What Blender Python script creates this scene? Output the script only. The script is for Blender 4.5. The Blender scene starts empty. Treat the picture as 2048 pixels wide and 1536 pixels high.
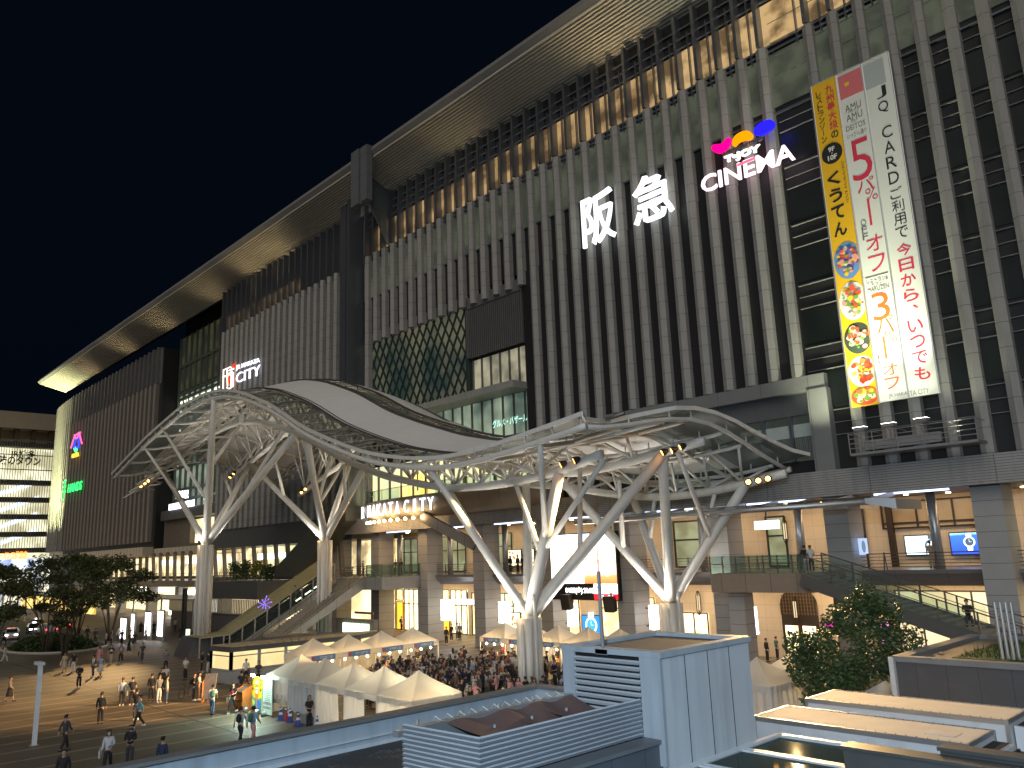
import bpy, math, random
from math import sin, cos, pi, radians, sqrt, atan2
from mathutils import Vector as V, Matrix
S = bpy.context.scene
COL = S.collection
random.seed(7)
# ------------------------------------------------------------------ camera
FPX, PITCH, ROLL, YAW, CAMH = 1590.0, radians(12.02), radians(-2.15), radians(-46.6), 8.8
_cy, _sy, _cp, _sp = cos(YAW), sin(YAW), cos(PITCH), sin(PITCH)
_fw = V((_sy * _cp, _cy * _cp, _sp))
_r = V((_cy, -_sy, 0))
_u = _r.cross(_fw)
CR = _r * cos(ROLL) + _u * sin(ROLL)
CU = _u * cos(ROLL) - _r * sin(ROLL)
CAM = V((0, 0, CAMH))
cd = bpy.data.cameras.new("camera")
cam = bpy.data.objects.new("camera", cd)
COL.objects.link(cam)
cam.matrix_world = Matrix(((CR.x, CU.x, -_fw.x, 0), (CR.y, CU.y, -_fw.y, 0), (CR.z, CU.z, -_fw.z, CAMH), (0, 0, 0, 1)))
cd.sensor_width = 36.0
cd.lens = FPX / 2048 * 36
cd.clip_start, cd.clip_end = 0.1, 3000
S.camera = cam
# measuring: the viewing ray of a pixel of the 2048x1536 photograph, met with a real plane of the place
def ray(x, y): return _fw + CR * ((x - 1024) / FPX) + CU * ((768 - y) / FPX)
def onz(x, y, z=0.0): d = ray(x, y); return CAM + d * ((z - CAMH) / d.z)
def ony(x, y, Y): d = ray(x, y); return CAM + d * (Y / d.y)
def onx(x, y, X): d = ray(x, y); return CAM + d * (X / d.x)
# ------------------------------------------------------------------ night sky, city glow, exposure
W = bpy.data.worlds.new("World")
S.world = W
W.use_nodes = True
nt = W.node_tree
bg = nt.nodes["Background"]
sky = nt.nodes.new("ShaderNodeTexSky")
sky.sky_type = 'NISHITA'
sky.sun_disc = False
sky.sun_elevation = radians(-5.0)
sky.sun_rotation = radians(140)
nt.links.new(sky.outputs[0], bg.inputs[0])
bg.inputs[1].default_value = 0.05
bg2 = nt.nodes.new("ShaderNodeBackground")             # faint navy of a city sky at night
bg2.inputs[0].default_value = (.18, .42, .95, 1)
bg2.inputs[1].default_value = .0034
ads = nt.nodes.new("ShaderNodeAddShader")
nt.links.new(bg.outputs[0], ads.inputs[0]); nt.links.new(bg2.outputs[0], ads.inputs[1])
nt.links.new(ads.outputs[0], nt.nodes["World Output"].inputs[0])
sl = bpy.data.lights.new("city_glow", 'SUN')          # assumed glow of the lit city behind the camera, low and very soft
sl.energy = 0.62
sl.angle = radians(50)
sl.color = (1.0, 0.94, 0.86)
so = bpy.data.objects.new("city_glow", sl)
COL.objects.link(so)
so.rotation_euler = V((-0.42, 0.78, -0.46)).to_track_quat('-Z', 'Y').to_euler()
S.view_settings.view_transform = 'Standard'
S.view_settings.look = 'None'
S.view_settings.exposure = 0.68
S.view_settings.gamma = 1.0
S.cycles.use_denoising = True
S.cycles.max_bounces = 5
S.cycles.diffuse_bounces = 3
S.cycles.glossy_bounces = 3
S.cycles.transparent_max_bounces = 24
S.cycles.sample_clamp_indirect = 4.0
S.cycles.caustics_reflective = False
S.cycles.caustics_refractive = False
def lamp(kind, name, loc, col, power, target=None, **kw):
    l = bpy.data.lights.new(name, kind)
    l.energy, l.color = power, col
    for k, v in kw.items(): setattr(l, k, v)
    o = bpy.data.objects.new(name, l)
    COL.objects.link(o)
    o.location = loc
    if target is not None:
        o.rotation_euler = (V(target) - V(loc)).to_track_quat('-Z', 'Y').to_euler()
    return o
WARM, AMBER, COOL, GREENW, NEUT = (1, .74, .42), (1, .60, .24), (.72, .85, 1), (.93, 1, .72), (1, .92, .8)
# ------------------------------------------------------------------ mesh builder
class MB:
    def __init__(s): s.v, s.f, s.m = [], [], []
    def add(s, vs, fs, mi=0):
        n = len(s.v)
        s.v += [tuple(p) for p in vs]
        s.f += [tuple(n + i for i in f) for f in fs]
        s.m += [mi] * len(fs)
        return s
    def quad(s, a, b, c, d, mi=0): return s.add([a, b, c, d], [(0, 1, 2, 3)], mi)
    def box(s, x0, x1, y0, y1, z0, z1, mi=0):
        return s.add([(x0, y0, z0), (x1, y0, z0), (x1, y1, z0), (x0, y1, z0), (x0, y0, z1), (x1, y0, z1), (x1, y1, z1), (x0, y1, z1)],
                     [(0, 3, 2, 1), (4, 5, 6, 7), (0, 1, 5, 4), (1, 2, 6, 5), (2, 3, 7, 6), (3, 0, 4, 7)], mi)
    def hexa(s, p, mi=0):      # eight corners: bottom ring then top ring
        return s.add(p, [(0, 3, 2, 1), (4, 5, 6, 7), (0, 1, 5, 4), (1, 2, 6, 5), (2, 3, 7, 6), (3, 0, 4, 7)], mi)
    def beam(s, a, b, w, h, mi=0, up=(0, 0, 1)):
        a, b = V(a), V(b)
        d = (b - a).normalized()
        u = V(up)
        if abs(d.dot(u)) > .98: u = V((0, 1, 0))
        sd = d.cross(u).normalized() * (w / 2)
        u = sd.cross(d).normalized() * (h / 2)
        return s.hexa([a - sd - u, a + sd - u, b + sd - u, b - sd - u, a - sd + u, a + sd + u, b + sd + u, b - sd + u], mi)
    def tube(s, pts, r, n=8, mi=0, cap=True):
        pts = [V(p) for p in pts]
        rs = r if isinstance(r, (list, tuple)) else [r] * len(pts)
        base = len(s.v)
        u = None
        for i, p in enumerate(pts):
            d = (pts[min(i + 1, len(pts) - 1)] - pts[max(i - 1, 0)]).normalized()
            if u is None:
                u = d.orthogonal().normalized()
            else:
                u = (u - d * u.dot(d))
                u = u.normalized() if u.length > 1e-6 else d.orthogonal().normalized()
            w = d.cross(u)
            for k in range(n):
                a = 2 * pi * k / n
                s.v.append(tuple(p + (u * cos(a) + w * sin(a)) * rs[i]))
        for i in range(len(pts) - 1):
            for k in range(n):
                a, b = base + i * n + k, base + i * n + (k + 1) % n
                s.f.append((a, b, b + n, a + n)); s.m.append(mi)
        if cap:
            s.f.append(tuple(base + k for k in reversed(range(n)))); s.m.append(mi)
            e = base + (len(pts) - 1) * n
            s.f.append(tuple(e + k for k in range(n))); s.m.append(mi)
        return s
    def prism(s, poly, a, b, mi=0, axis='z'):   # poly in the two other axes, extruded a..b along axis
        n = len(poly)
        mk = {'z': lambda p, t: (p[0], p[1], t), 'y': lambda p, t: (p[0], t, p[1]), 'x': lambda p, t: (t, p[0], p[1])}[axis]
        vs = [mk(p, a) for p in poly] + [mk(p, b) for p in poly]
        fs = [tuple(range(n)), tuple(range(2 * n - 1, n - 1, -1))] + [(i, (i + 1) % n, n + (i + 1) % n, n + i) for i in range(n)]
        return s.add(vs, fs, mi)
    def grid(s, rows, mi=0):
        nr, nc = len(rows), len(rows[0])
        return s.add([p for r in rows for p in r], [(i * nc + j, i * nc + j + 1, (i + 1) * nc + j + 1, (i + 1) * nc + j) for i in range(nr - 1) for j in range(nc - 1)], mi)
    def lathe(s, prof, c=(0, 0, 0), n=12, mi=0):
        rows = [[(c[0] + r * cos(2 * pi * k / n), c[1] + r * sin(2 * pi * k / n), c[2] + z) for k in range(n + 1)] for r, z in prof]
        return s.grid(rows, mi)
    def ball(s, c, r, n=8, m=5, mi=0, sq=(1, 1, 1)):
        rows = [[(c[0] + sq[0] * r * sin(pi * i / m) * cos(2 * pi * k / n), c[1] + sq[1] * r * sin(pi * i / m) * sin(2 * pi * k / n), c[2] + sq[2] * r * cos(pi * i / m)) for k in range(n + 1)] for i in range(m + 1)]
        return s.grid(rows, mi)
    def build(s, name, mats, parent=None, smooth=False, world=True):
        me = bpy.data.meshes.new(name)
        vs = s.v
        if parent is not None and world:
            off = V((0, 0, 0)); q = parent
            while q is not None:
                off = off + q.location; q = q.parent
            if off.length > 0:
                vs = [(p[0] - off.x, p[1] - off.y, p[2] - off.z) for p in vs]
        me.from_pydata(vs, [], s.f)
        mats = mats if isinstance(mats, (list, tuple)) else [mats]
        for m in mats: me.materials.append(m)
        if len(mats) > 1: me.polygons.foreach_set('material_index', s.m)
        if smooth: me.polygons.foreach_set('use_smooth', [True] * len(me.polygons))
        me.update()
        o = bpy.data.objects.new(name, me)
        COL.objects.link(o)
        if parent is not None: o.parent = parent
        return o
def tag(o, label=None, cat=None, group=None, kind=None):
    if label: o["label"] = label
    if cat: o["category"] = cat
    if group: o["group"] = group
    if kind: o["kind"] = kind
    return o
def thing(name, label, cat, loc=(0, 0, 0), rz=0.0, group=None):
    o = bpy.data.objects.new(name, None)
    o.empty_display_size = 0.3
    COL.objects.link(o)
    o.location = loc
    o.rotation_euler = (0, 0, rz)
    return tag(o, label, cat, group)
def copy_tree(o, parent=None):
    c = o.copy()
    COL.objects.link(c)
    c.parent = parent
    for ch in KIDS(o): copy_tree(ch, c)
    return c
def KIDS(o): return [q for q in _ALLKIDS.get(o.name, [])] if o.name in _ALLKIDS else [q for q in bpy.data.objects if q.parent == o]
_ALLKIDS = {}
# ------------------------------------------------------------------ writing
_TXT = {}
def text_geo(body, bold=0.0, depth=0.0, spacing=1.0, shear=0.0, res=3):
    key = (body, bold, depth, spacing, shear)
    if key not in _TXT:
        cu = bpy.data.curves.new("t", 'FONT')
        cu.body, cu.size, cu.offset, cu.extrude, cu.space_character, cu.shear, cu.resolution_u = body, 1, bold, depth / 2, spacing, shear, res
        o = bpy.data.objects.new("t", cu)
        COL.objects.link(o)
        bpy.context.view_layer.update()
        me = bpy.data.meshes.new_from_object(o.evaluated_get(bpy.context.evaluated_depsgraph_get()))
        vs = [v.co.copy() for v in me.vertices]
        fs = [tuple(p.vertices) for p in me.polygons]
        bpy.data.objects.remove(o); bpy.data.curves.remove(cu); bpy.data.meshes.remove(me)
        if vs:
            x0, x1 = min(v.x for v in vs), max(v.x for v in vs)
            y0, y1 = min(v.y for v in vs), max(v.y for v in vs)
        else: x0 = x1 = y0 = y1 = 0
        _TXT[key] = (vs, fs, x0, x1, y0, y1)
    return _TXT[key]
def put_text(mb, body, o, ux, uy, w=None, h=None, mi=0, bold=0.0, depth=0.0, spacing=1.0, shear=0.0, center=True):
    """writes body into the rectangle with corner o (or centre), unit axes ux and uy; fits w by h (metres)"""
    vs, fs, x0, x1, y0, y1 = text_geo(body, bold, depth, spacing, shear)
    if not vs: return
    o, ux, uy = V(o), V(ux).normalized(), V(uy).normalized()
    nz = ux.cross(uy)
    sx = (w / (x1 - x0)) if w else None
    sy = (h / (y1 - y0)) if h else None
    sx = sx or sy; sy = sy or sx
    cx, cy = ((x0 + x1) / 2, (y0 + y1) / 2) if center else (x0, y0)
    sz = min(sx, sy) if depth == 0 else 1.0
    mb.add([o + ux * ((p.x - cx) * sx) + uy * ((p.y - cy) * sy) + nz * (p.z * sz) for p in vs], fs, mi)
EX, EZ = V((1, 0, 0)), V((0, 0, 1))
# ------------------------------------------------------------------ materials
def _noise(nt, scale, detail=4, coord='Object', vec=None):
    n = nt.nodes.new("ShaderNodeTexNoise")
    n.inputs['Scale'].default_value = scale
    n.inputs['Detail'].default_value = detail
    if vec is None:
        tc = nt.nodes.new("ShaderNodeTexCoord")
        vec = tc.outputs[coord]
    nt.links.new(vec, n.inputs['Vector'])
    return n
def _math(nt, op, a, b=None, clamp=False):
    n = nt.nodes.new("ShaderNodeMath")
    n.operation, n.use_clamp = op, clamp
    for i, q in enumerate((a, b)):
        if q is None: continue
        if isinstance(q, (int, float)): n.inputs[i].default_value = q
        else: nt.links.new(q, n.inputs[i])
    return n.outputs[0]
def _mix(nt, fac, a, b, blend='MIX'):
    n = nt.nodes.new("ShaderNodeMix")
    n.data_type, n.blend_type = 'RGBA', blend
    for i, q in ((0, fac), (6, a), (7, b)):
        if isinstance(q, (int, float)): n.inputs[i].default_value = q
        elif isinstance(q, tuple): n.inputs[i].default_value = (*q[:3], 1)
        else: nt.links.new(q, n.inputs[i])
    return n.outputs[2]
def _lines(nt, axis, pitch, width, off=0.0):
    g = nt.nodes.new("ShaderNodeNewGeometry")
    sp = nt.nodes.new("ShaderNodeSeparateXYZ")
    nt.links.new(g.outputs['Position'], sp.inputs[0])
    f = _math(nt, 'FRACT', _math(nt, 'DIVIDE', _math(nt, 'ADD', sp.outputs['XYZ'.index(axis)], 1000 * pitch + off), pitch))
    return _math(nt, 'LESS_THAN', f, width / pitch)
def mat(name, col, rough=.6, metal=0.0, var=.18, vscale=1.2, joints=(), jdark=.45, bump=0.0, bscale=30, speck=0.0, speckscale=60, dirt=0.0, coat=0.0):
    m = bpy.data.materials.new(name)
    m.use_nodes = True
    nt = m.node_tree
    b = nt.nodes["Principled BSDF"]
    b.inputs['Roughness'].default_value = rough
    b.inputs['Metallic'].default_value = metal
    b.inputs['Coat Weight'].default_value = coat
    c = (*col, 1)
    out = None
    if var:
        n = _noise(nt, vscale, 5)
        f = _math(nt, 'MULTIPLY_ADD', n.outputs[0], 2 * var)
        nt.nodes[-1].inputs[2].default_value = 1 - var
        out = _mix(nt, 1.0, tuple(col), f, 'MULTIPLY')
    if speck:
        n = _noise(nt, speckscale, 2)
        f = _math(nt, 'MULTIPLY_ADD', n.outputs[0], 2 * speck)
        nt.nodes[-1].inputs[2].default_value = 1 - speck
        out = _mix(nt, 1.0, out if out is not None else tuple(col), f, 'MULTIPLY')
    if dirt:
        g = nt.nodes.new("ShaderNodeNewGeometry")
        mp = nt.nodes.new("ShaderNodeMapping")
        mp.inputs['Scale'].default_value = (1.2, 1.2, .12)
        nt.links.new(g.outputs['Position'], mp.inputs[0])
        n = _noise(nt, 2.0, 6, vec=mp.outputs[0])
        f = _math(nt, 'MULTIPLY', _math(nt, 'SUBTRACT', n.outputs[0], .48, True), dirt * 4, True)
        out = _mix(nt, f, out if out is not None else tuple(col), tuple(q * .35 for q in col))
    for ax, pitch, width, *off in joints:
        f = _lines(nt, ax, pitch, width, off[0] if off else 0.0)
        f2 = _math(nt, 'MULTIPLY', f, 1 - jdark)
        out = _mix(nt, f2, out if out is not None else tuple(col), (0.01, 0.01, 0.01))
    if out is not None: nt.links.new(out, b.inputs['Base Color'])
    else: b.inputs['Base Color'].default_value = c
    if bump:
        n = _noise(nt, bscale, 4)
        bn = nt.nodes.new("ShaderNodeBump")
        bn.inputs['Strength'].default_value = bump
        bn.inputs['Distance'].default_value = .03
        nt.links.new(n.outputs[0], bn.inputs['Height'])
        nt.links.new(bn.outputs[0], b.inputs['Normal'])
    return m
def emit(name, col, strength, var=0.0, vscale=3.0, col2=None, base=.3):
    """something that gives off light: a lamp, a lit sign, a lit room behind glass"""
    m = bpy.data.materials.new(name)
    m.use_nodes = True
    nt = m.node_tree
    b = nt.nodes["Principled BSDF"]
    b.inputs['Base Color'].default_value = (*[q * base for q in col], 1)
    b.inputs['Roughness'].default_value = .35
    b.inputs['Emission Strength'].default_value = strength
    if col2 is not None:
        n = _noise(nt, vscale, 3)
        r = nt.nodes.new("ShaderNodeValToRGB")
        r.color_ramp.elements[0].position, r.color_ramp.elements[1].position = .4, .6
        r.color_ramp.elements[0].color, r.color_ramp.elements[1].color = (*col, 1), (*col2, 1)
        nt.links.new(n.outputs[0], r.inputs[0])
        nt.links.new(r.outputs[0], b.inputs['Emission Color'])
    elif var:
        n = _noise(nt, vscale, 3)
        f = _math(nt, 'MULTIPLY_ADD', n.outputs[0], 2 * var)
        nt.nodes[-1].inputs[2].default_value = 1 - var
        nt.links.new(_mix(nt, 1.0, tuple(col), f, 'MULTIPLY'), b.inputs['Emission Color'])
    else:
        b.inputs['Emission Color'].default_value = (*col, 1)
    return m
def glass(name, tint, clear=.7, rough=.03):
    m = bpy.data.materials.new(name)
    m.use_nodes = True
    nt = m.node_tree
    out = nt.nodes["Material Output"]
    nt.nodes.remove(nt.nodes["Principled BSDF"])
    t = nt.nodes.new("ShaderNodeBsdfTransparent"); t.inputs[0].default_value = (*tint, 1)
    g = nt.nodes.new("ShaderNodeBsdfGlossy"); g.inputs['Roughness'].default_value = rough; g.inputs[0].default_value = (.5, .53, .52, 1)
    d = nt.nodes.new("ShaderNodeBsdfDiffuse"); d.inputs[0].default_value = (tint[0] * .3, tint[1] * .3, tint[2] * .3, 1)
    fr = nt.nodes.new("ShaderNodeFresnel"); fr.inputs[0].default_value = 1.5
    m1 = nt.nodes.new("ShaderNodeMixShader"); m1.inputs[0].default_value = 1 - clear
    m2 = nt.nodes.new("ShaderNodeMixShader")
    nt.links.new(t.outputs[0], m1.inputs[1]); nt.links.new(d.outputs[0], m1.inputs[2])
    nt.links.new(_math(nt, 'MULTIPLY', fr.outputs[0], .4), m2.inputs[0]); nt.links.new(m1.outputs[0], m2.inputs[1]); nt.links.new(g.outputs[0], m2.inputs[2])
    nt.links.new(m2.outputs[0], out.inputs[0])
    return m
M = {}
M['fin'] = mat('stone_fin', (.31, .295, .27), .8, var=.12, joints=(('Z', 1.5, .035), ), jdark=.35, speck=.1, speckscale=12, dirt=.25)
M['fin_brown'] = mat('brown_fin', (.20, .17, .14), .6, var=.12)
M['blade'] = mat('metal_blade', (.22, .23, .25), .35, .7, var=.1)
M['dark'] = mat('dark_cladding', (.011, .0105, .011), .6, var=.2, joints=(('Z', 3.0, .05), ))
M['darkgrey'] = mat('dark_grey_panel', (.09, .09, .09), .5, var=.12, joints=(('X', 3.6, .03), ))
M['darkglass'] = mat('dark_glass', (.02, .028, .03), .06, var=.3, vscale=.3)
M['soffit'] = mat('soffit_slat', (.62, .56, .46), .6, var=.08)
M['fascia'] = mat('roof_fascia', (.25, .24, .23), .55, var=.1)
M['granite'] = mat('granite', (.37, .35, .33), .5, var=.1, speck=.35, speckscale=25, joints=(('Z', .9, .03), ), jdark=.3)
M['band'] = mat('ribbed_band', (.34, .32, .30), .55, var=.1, joints=(('Z', .16, .035), ('X', 7.2, .05)), jdark=.4, dirt=.35)
M['smooth_band'] = mat('smooth_band', (.26, .22, .18), .5, var=.1, joints=(('X', 2.4, .04), ))
M['cream'] = mat('cream_stone', (.62, .50, .36), .55, var=.08, joints=(('Z', 1.0, .02), ('X', 1.2, .02)), jdark=.6)
M['creamband'] = mat('cream_band', (.55, .47, .36), .6, var=.08, joints=(('X', 1.7, .5), ), jdark=.75)
M['steel'] = mat('steel', (.42, .42, .42), .35, .6, var=.08)
M['railm'] = mat('rail_metal', (.16, .15, .14), .4, .6, var=.1)
M['bronze'] = mat('bronze_frame', (.045, .03, .022), .45, .3, var=.15)
M['white'] = mat('white_paint', (.72, .69, .64), .45, var=.06, dirt=.12)
M['canopyw'] = mat('canopy_white_steel', (.70, .67, .61), .42, var=.07, vscale=.6, dirt=.15)
M['membrane'] = mat('roof_membrane', (.86, .83, .79), .7, var=.05, joints=(('X', 3.4, .03), ), jdark=.8)
M['glassroof'] = glass('roof_glass', (.50, .54, .52), .86, .45)
M['glassrail'] = glass('rail_glass', (.75, .86, .80), .86)
M['glasslit'] = glass('window_glass', (.80, .88, .82), .9)
M['led'] = emit('white_led', (1, .98, .95), 2.6)
M['ledcool'] = emit('cool_led', (.80, .90, 1), 6)
M['warmlamp'] = emit('warm_lamp', (1, .72, .36), 18)
M['amberlamp'] = emit('amber_lamp', (1, .42, .08), 7)
M['black'] = mat('black_plastic', (.015, .015, .016), .5, var=.1)
M['ink'] = mat('black_ink', (.012, .012, .012), .6, var=0)
# ================================================================== the setting: plaza, road
pv = mat('plaza_paving', (.135, .105, .074), .58, var=.22, vscale=.35, joints=(('X', .6, .012), ('Y', .3, .012)), jdark=.88, bump=.12, bscale=9)
def paving_stripes(m):
    nt = m.node_tree
    b = nt.nodes["Principled BSDF"]
    src = b.inputs['Base Color'].links[0].from_socket
    f = _lines(nt, 'X', 2.42, .26, .25)
    c = _mix(nt, _math(nt, 'MULTIPLY', f, .9), src, (.30, .25, .18))
    f2 = _lines(nt, 'Y', 14.4, .16, -5.35)
    c = _mix(nt, _math(nt, 'MULTIPLY', f2, .8), c, (.03, .025, .02))
    nb = _noise(nt, .9, 3)
    f3 = _math(nt, 'GREATER_THAN', nb.outputs[0], .62)
    c = _mix(nt, _math(nt, 'MULTIPLY', f3, .25), c, (.08, .06, .05))
    nt.links.new(c, b.inputs['Base Color'])
paving_stripes(pv)
tag(MB().quad((-900, -500, 0), (500, -500, 0), (500, 900, 0), (-900, 900, 0)).build('plaza_ground', pv), kind='structure')
asph = mat('asphalt', (.05, .05, .052), .7, var=.25, vscale=.5, bump=.2, bscale=40)
tag(MB().add([(-330, -80, .006), (-118, -80, .006), (-113, 22, .006), (-126, 36, .006), (-152, 40, .006), (-330, 40, .006)], [(0, 1, 2, 3, 4, 5)]).build('taxi_road', asph), kind='structure')
# ================================================================== the station building
ST = thing('station_building', 'huge grey station building with rows of vertical stone fins and a long projecting slatted roof', 'building', (-80, 53, 0))
def SP(mb, name, m, smooth=False): return mb.build(name, m, ST, smooth)
SP(MB().box(-84.6, 30, 53.3, 95, 12.1, 56).box(-126, -84.6, 53.3, 95, 12.1, 56).box(-153, -126, 57, 95, 12.1, 56).box(-212, -153, 53.3, 95, 12.1, 50), 'wall', M['dark'])
# long window strips behind the fins
winA = emit('lit_upper_window', (1, .64, .28), .26, col2=(.06, .035, .015), vscale=.45)
winB = emit('dim_green_window', (.34, .38, .27), .09, col2=(.08, .10, .08), vscale=.5)
winC = emit('bright_corner_window', (1, .66, .30), .34, col2=(.10, .06, .025), vscale=.6)
SP(MB().box(-82.4, 30, 52.62, 53.3, 36.05, 53).box(-53.5, -43.7, 52.5, 53.3, 13.45, 36.05).box(-43.7, -25.4, 52.5, 53.3, 20.15, 36.05).box(-25.4, 30, 52.62, 53.3, 13.45, 36.05).box(-125.3, -85.2, 52.6, 53.3, 14.05, 53), 'recess_wall', M['dark'])
mb = MB().box(-80, -60, 52.5, 52.6, 46.3, 49.6); SP(mb, 'window_strip', winA)
SP(MB().box(-60, -36, 52.5, 52.6, 46.3, 49.8), 'window_strip', winA)
SP(MB().box(-36, 4, 52.5, 52.6, 46.3, 49.8), 'window_strip', winC)
SP(MB().box(-122, -98, 52.5, 52.58, 46.3, 48.4), 'window_strip', winA)
SP(MB().box(-82, -30, 52.5, 52.6, 40.6, 45.4), 'window_strip', winB)
SP(MB().box(-30, 14, 52.5, 52.6, 41.0, 45.4), 'window_strip', winB)
mb = MB()
for z in (50.0, 50.9, 51.8, 45.6, 46.05, 40.4): mb.box(-82, 14, 52.42, 52.6, z, z + .14)
SP(mb, 'spandrel_ledge', M['blade'])
mb = MB()
for lv in (15.8, 20.4, 25.0, 29.6, 34.2, 38.8, 43.4, 46.3):
    for dz, dy in ((0, .32), (.85, .22), (1.7, .34)): mb.box(-25.3, 14, 52.62 - dy * .5, 52.62, lv + dz, lv + dz + .045)
SP(mb, 'spandrel_ledge', mat('pale_ledge', (.20, .195, .18), .5))
mb = MB()
for lv in (17.8, 22.4, 27, 31.6, 36.2): mb.box(-25.3, 14, 52.55, 52.61, lv, lv + 2.4)
SP(mb, 'window_strip', emit('night_window', (.03, .04, .038), .08, col2=(.012, .015, .015), vscale=.3, base=.25))
# stone fins: each one a part
def fin_mesh(name, z0, z1, hw, d, m):
    b = MB().prism([(-hw, d), (-hw, .24), (0, 0), (hw, .24), (hw, d)], z0, z1, axis='z')
    me = bpy.data.meshes.new(name)
    me.from_pydata(b.v, [], b.f); me.materials.append(m); me.update()
    return me
_fm = {}
def fin(x, z0, z1, y=51.85, hw=.41, d=.85, m='fin', name='stone_fin', rz=0.0):
    key = (z0, z1, hw, d, m)
    if key not in _fm: _fm[key] = fin_mesh(name, z0, z1, hw, d, M[m])
    o = bpy.data.objects.new(name, _fm[key])
    COL.objects.link(o)
    o.parent = ST
    o.location = V((x, y, 0)) - ST.location
    o.rotation_euler.z = rz
    return o
centres = []
x = -42.4 + 1.83 * 9
xs_mid = [-42.4 + 1.83 * k for k in range(-21, 10)]
for xx in xs_mid:
    if xx < -82.2: continue
    z0 = 20.15 if xx > -43.5 else (13.45 if xx > -53.2 else (34.6 if xx > -79.5 else 15.0))
    fin(xx, z0, 46.0); centres.append(xx)
xr = [ony(p, 915, 52).x + .45 for p in (1709, 1767, 1827.5, 1893, 1961, 2031)]
stp = (xr[-1] - xr[0]) / 5
xr = [xr[0] + stp * k for k in range(13)]
for xx in xr: fin(xx, 13.45, 46.0, hw=.36); centres.append(xx)
for k in range(22):
    xx = -123.6 + 1.76 * k
    fin(xx, 14.0, 46.0); centres.append(xx)
# slim metal blades in front of the top storeys
_b = MB().box(-.14, .14, 51.75, 52.7, 46.06, 52.9).box(-.92, -.84, 52.2, 52.6, 45.2, 51.2)
_bm = bpy.data.meshes.new('metal_blade'); _bm.from_pydata(_b.v, [], _b.f); _bm.materials.append(M['blade'])
for xx in centres:
    o = bpy.data.objects.new('metal_blade', _bm); COL.objects.link(o); o.parent = ST
    o.location = V((xx, 0, 0)) - ST.location
# the metal tower fin that splits the front
SP(MB().box(-85.2, -83.9, 50.9, 53.3, 13.4, 54.2).box(-83.2, -82.6, 50.6, 53.3, 13.4, 54.2).box(-83.9, -83.2, 51.9, 53.3, 13.4, 54.2), 'tower_fin', M['blade'])
_t0, _t1, _t2, _t3 = (ony(p_, 340, 46.9).x for p_ in (702, 717, 721, 733))
_za, _zb = ony(708, 303, 46.9).z, ony(727, 292, 46.9).z
SP(MB().box(_t0, _t1, 46.9, 47.7, 49.5, _za).box(_t2, _t3, 46.9, 47.7, 49.5, _zb).box(_t1, _t2, 47.2, 47.7, 49.5, _za), 'tower_head', mat('tower_panel', (.15, .155, .165), .5, var=.1, joints=(('Z', 2.4, .04), )))
SP(MB().box(-82.6, -76.7, 52.3, 53.28, 52.0, 57.8).add([(-76.6, 52.6, 46.2), (-76.6, 53.2, 57.4), (-76.6, 47.2, 55.6), (-76.9, 52.6, 46.2), (-76.9, 53.2, 57.4), (-76.9, 47.2, 55.6)], [(0, 1, 2), (5, 4, 3), (0, 2, 5, 3), (1, 4, 5, 2)]), 'roof_end_wall', mat('end_panel', (.24, .24, .235), .5, var=.1, joints=(('Z', 2.2, .04), )))
# the projecting roof: sloped slatted soffit and edge
def roof(x0, x1, tip=False):
    xo0 = x0 - (3.5 if tip else 0)
    prof = [(53.25, 53.1), (47.9, 55.35), (47.5, 55.75), (47.9, 56.5), (60, 58)]
    n = len(prof)
    a = [(x0 if i in (0, 4) else xo0, y, z) for i, (y, z) in enumerate(prof)]
    b = [(x1, y, z) for y, z in prof]
    SP(MB().add(a + b, [tuple(range(n)), tuple(reversed(range(n, 2 * n)))] + [(i, n + i, n + (i + 1) % n, (i + 1) % n) for i in range(n)]), 'roof', M['fascia'])
    mb = MB()
    for k in range(17):
        t = .03 + .94 * k / 16
        y, z = 53.25 + (47.9 - 53.25) * t, 53.1 + (55.35 - 53.1) * t
        mb.beam((x0 + (xo0 - x0) * t + .2, y, z - .07), (x1 - .1, y, z - .07), .2, .16)
    SP(mb, 'soffit_slats', M['soffit'])
roof(-76.5, 30)
roof(-222, -77.0, True)
# --- centre: diamond lattice window, louvre screen, glass below
lat = emit('lattice_room', (.10, .17, .15), .10, col2=(.75, .68, .42), vscale=.16)
SP(MB().box(-81.6, -62.6, 53.2, 53.29, 25.5, 35.2), 'lattice_window', lat)
mb = MB()
for k in range(-10, 20):
    for sgn in (1, -1):
        xa = -81.6 + k * 1.35 if sgn > 0 else -81.6 + k * 1.35
        p, q = V((xa, 52.9, 25.5)), V((xa + sgn * 5.6, 52.9, 35.2))
        if sgn < 0: p.x += 5.6 + 2; q.x += 5.6 + 2
        def clip(p, q):
            d = q - p; t0, t1 = 0.0, 1.0
            for lim, s_ in ((-81.6, 1), (-62.6, -1)):
                a = (lim - p.x) / d.x if abs(d.x) > 1e-6 else None
                if s_ * d.x > 0: t0 = max(t0, a)
                else: t1 = min(t1, a)
            return (p + d * t0, p + d * t1) if t1 > t0 + .02 else None
        if sgn < 0: p.z, q.z = 25.5, 35.2
        c = clip(p, q)
        if c: mb.beam(c[0], c[1], .11, .22, up=(0, 1, 0))
mb.box(-82, -62.2, 52.7, 53.25, 35.2, 36.0).box(-62.6, -62.2, 52.6, 53.25, 25.4, 35.2)
SP(mb, 'diamond_lattice', mat('green_steel', (.045, .07, .062), .45, .3))
mb = MB()
for k in range(28): mb.box(-62 + .3 * k, -61.86 + .3 * k, 52.5, 52.8, 29.0, 34.3)
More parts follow.
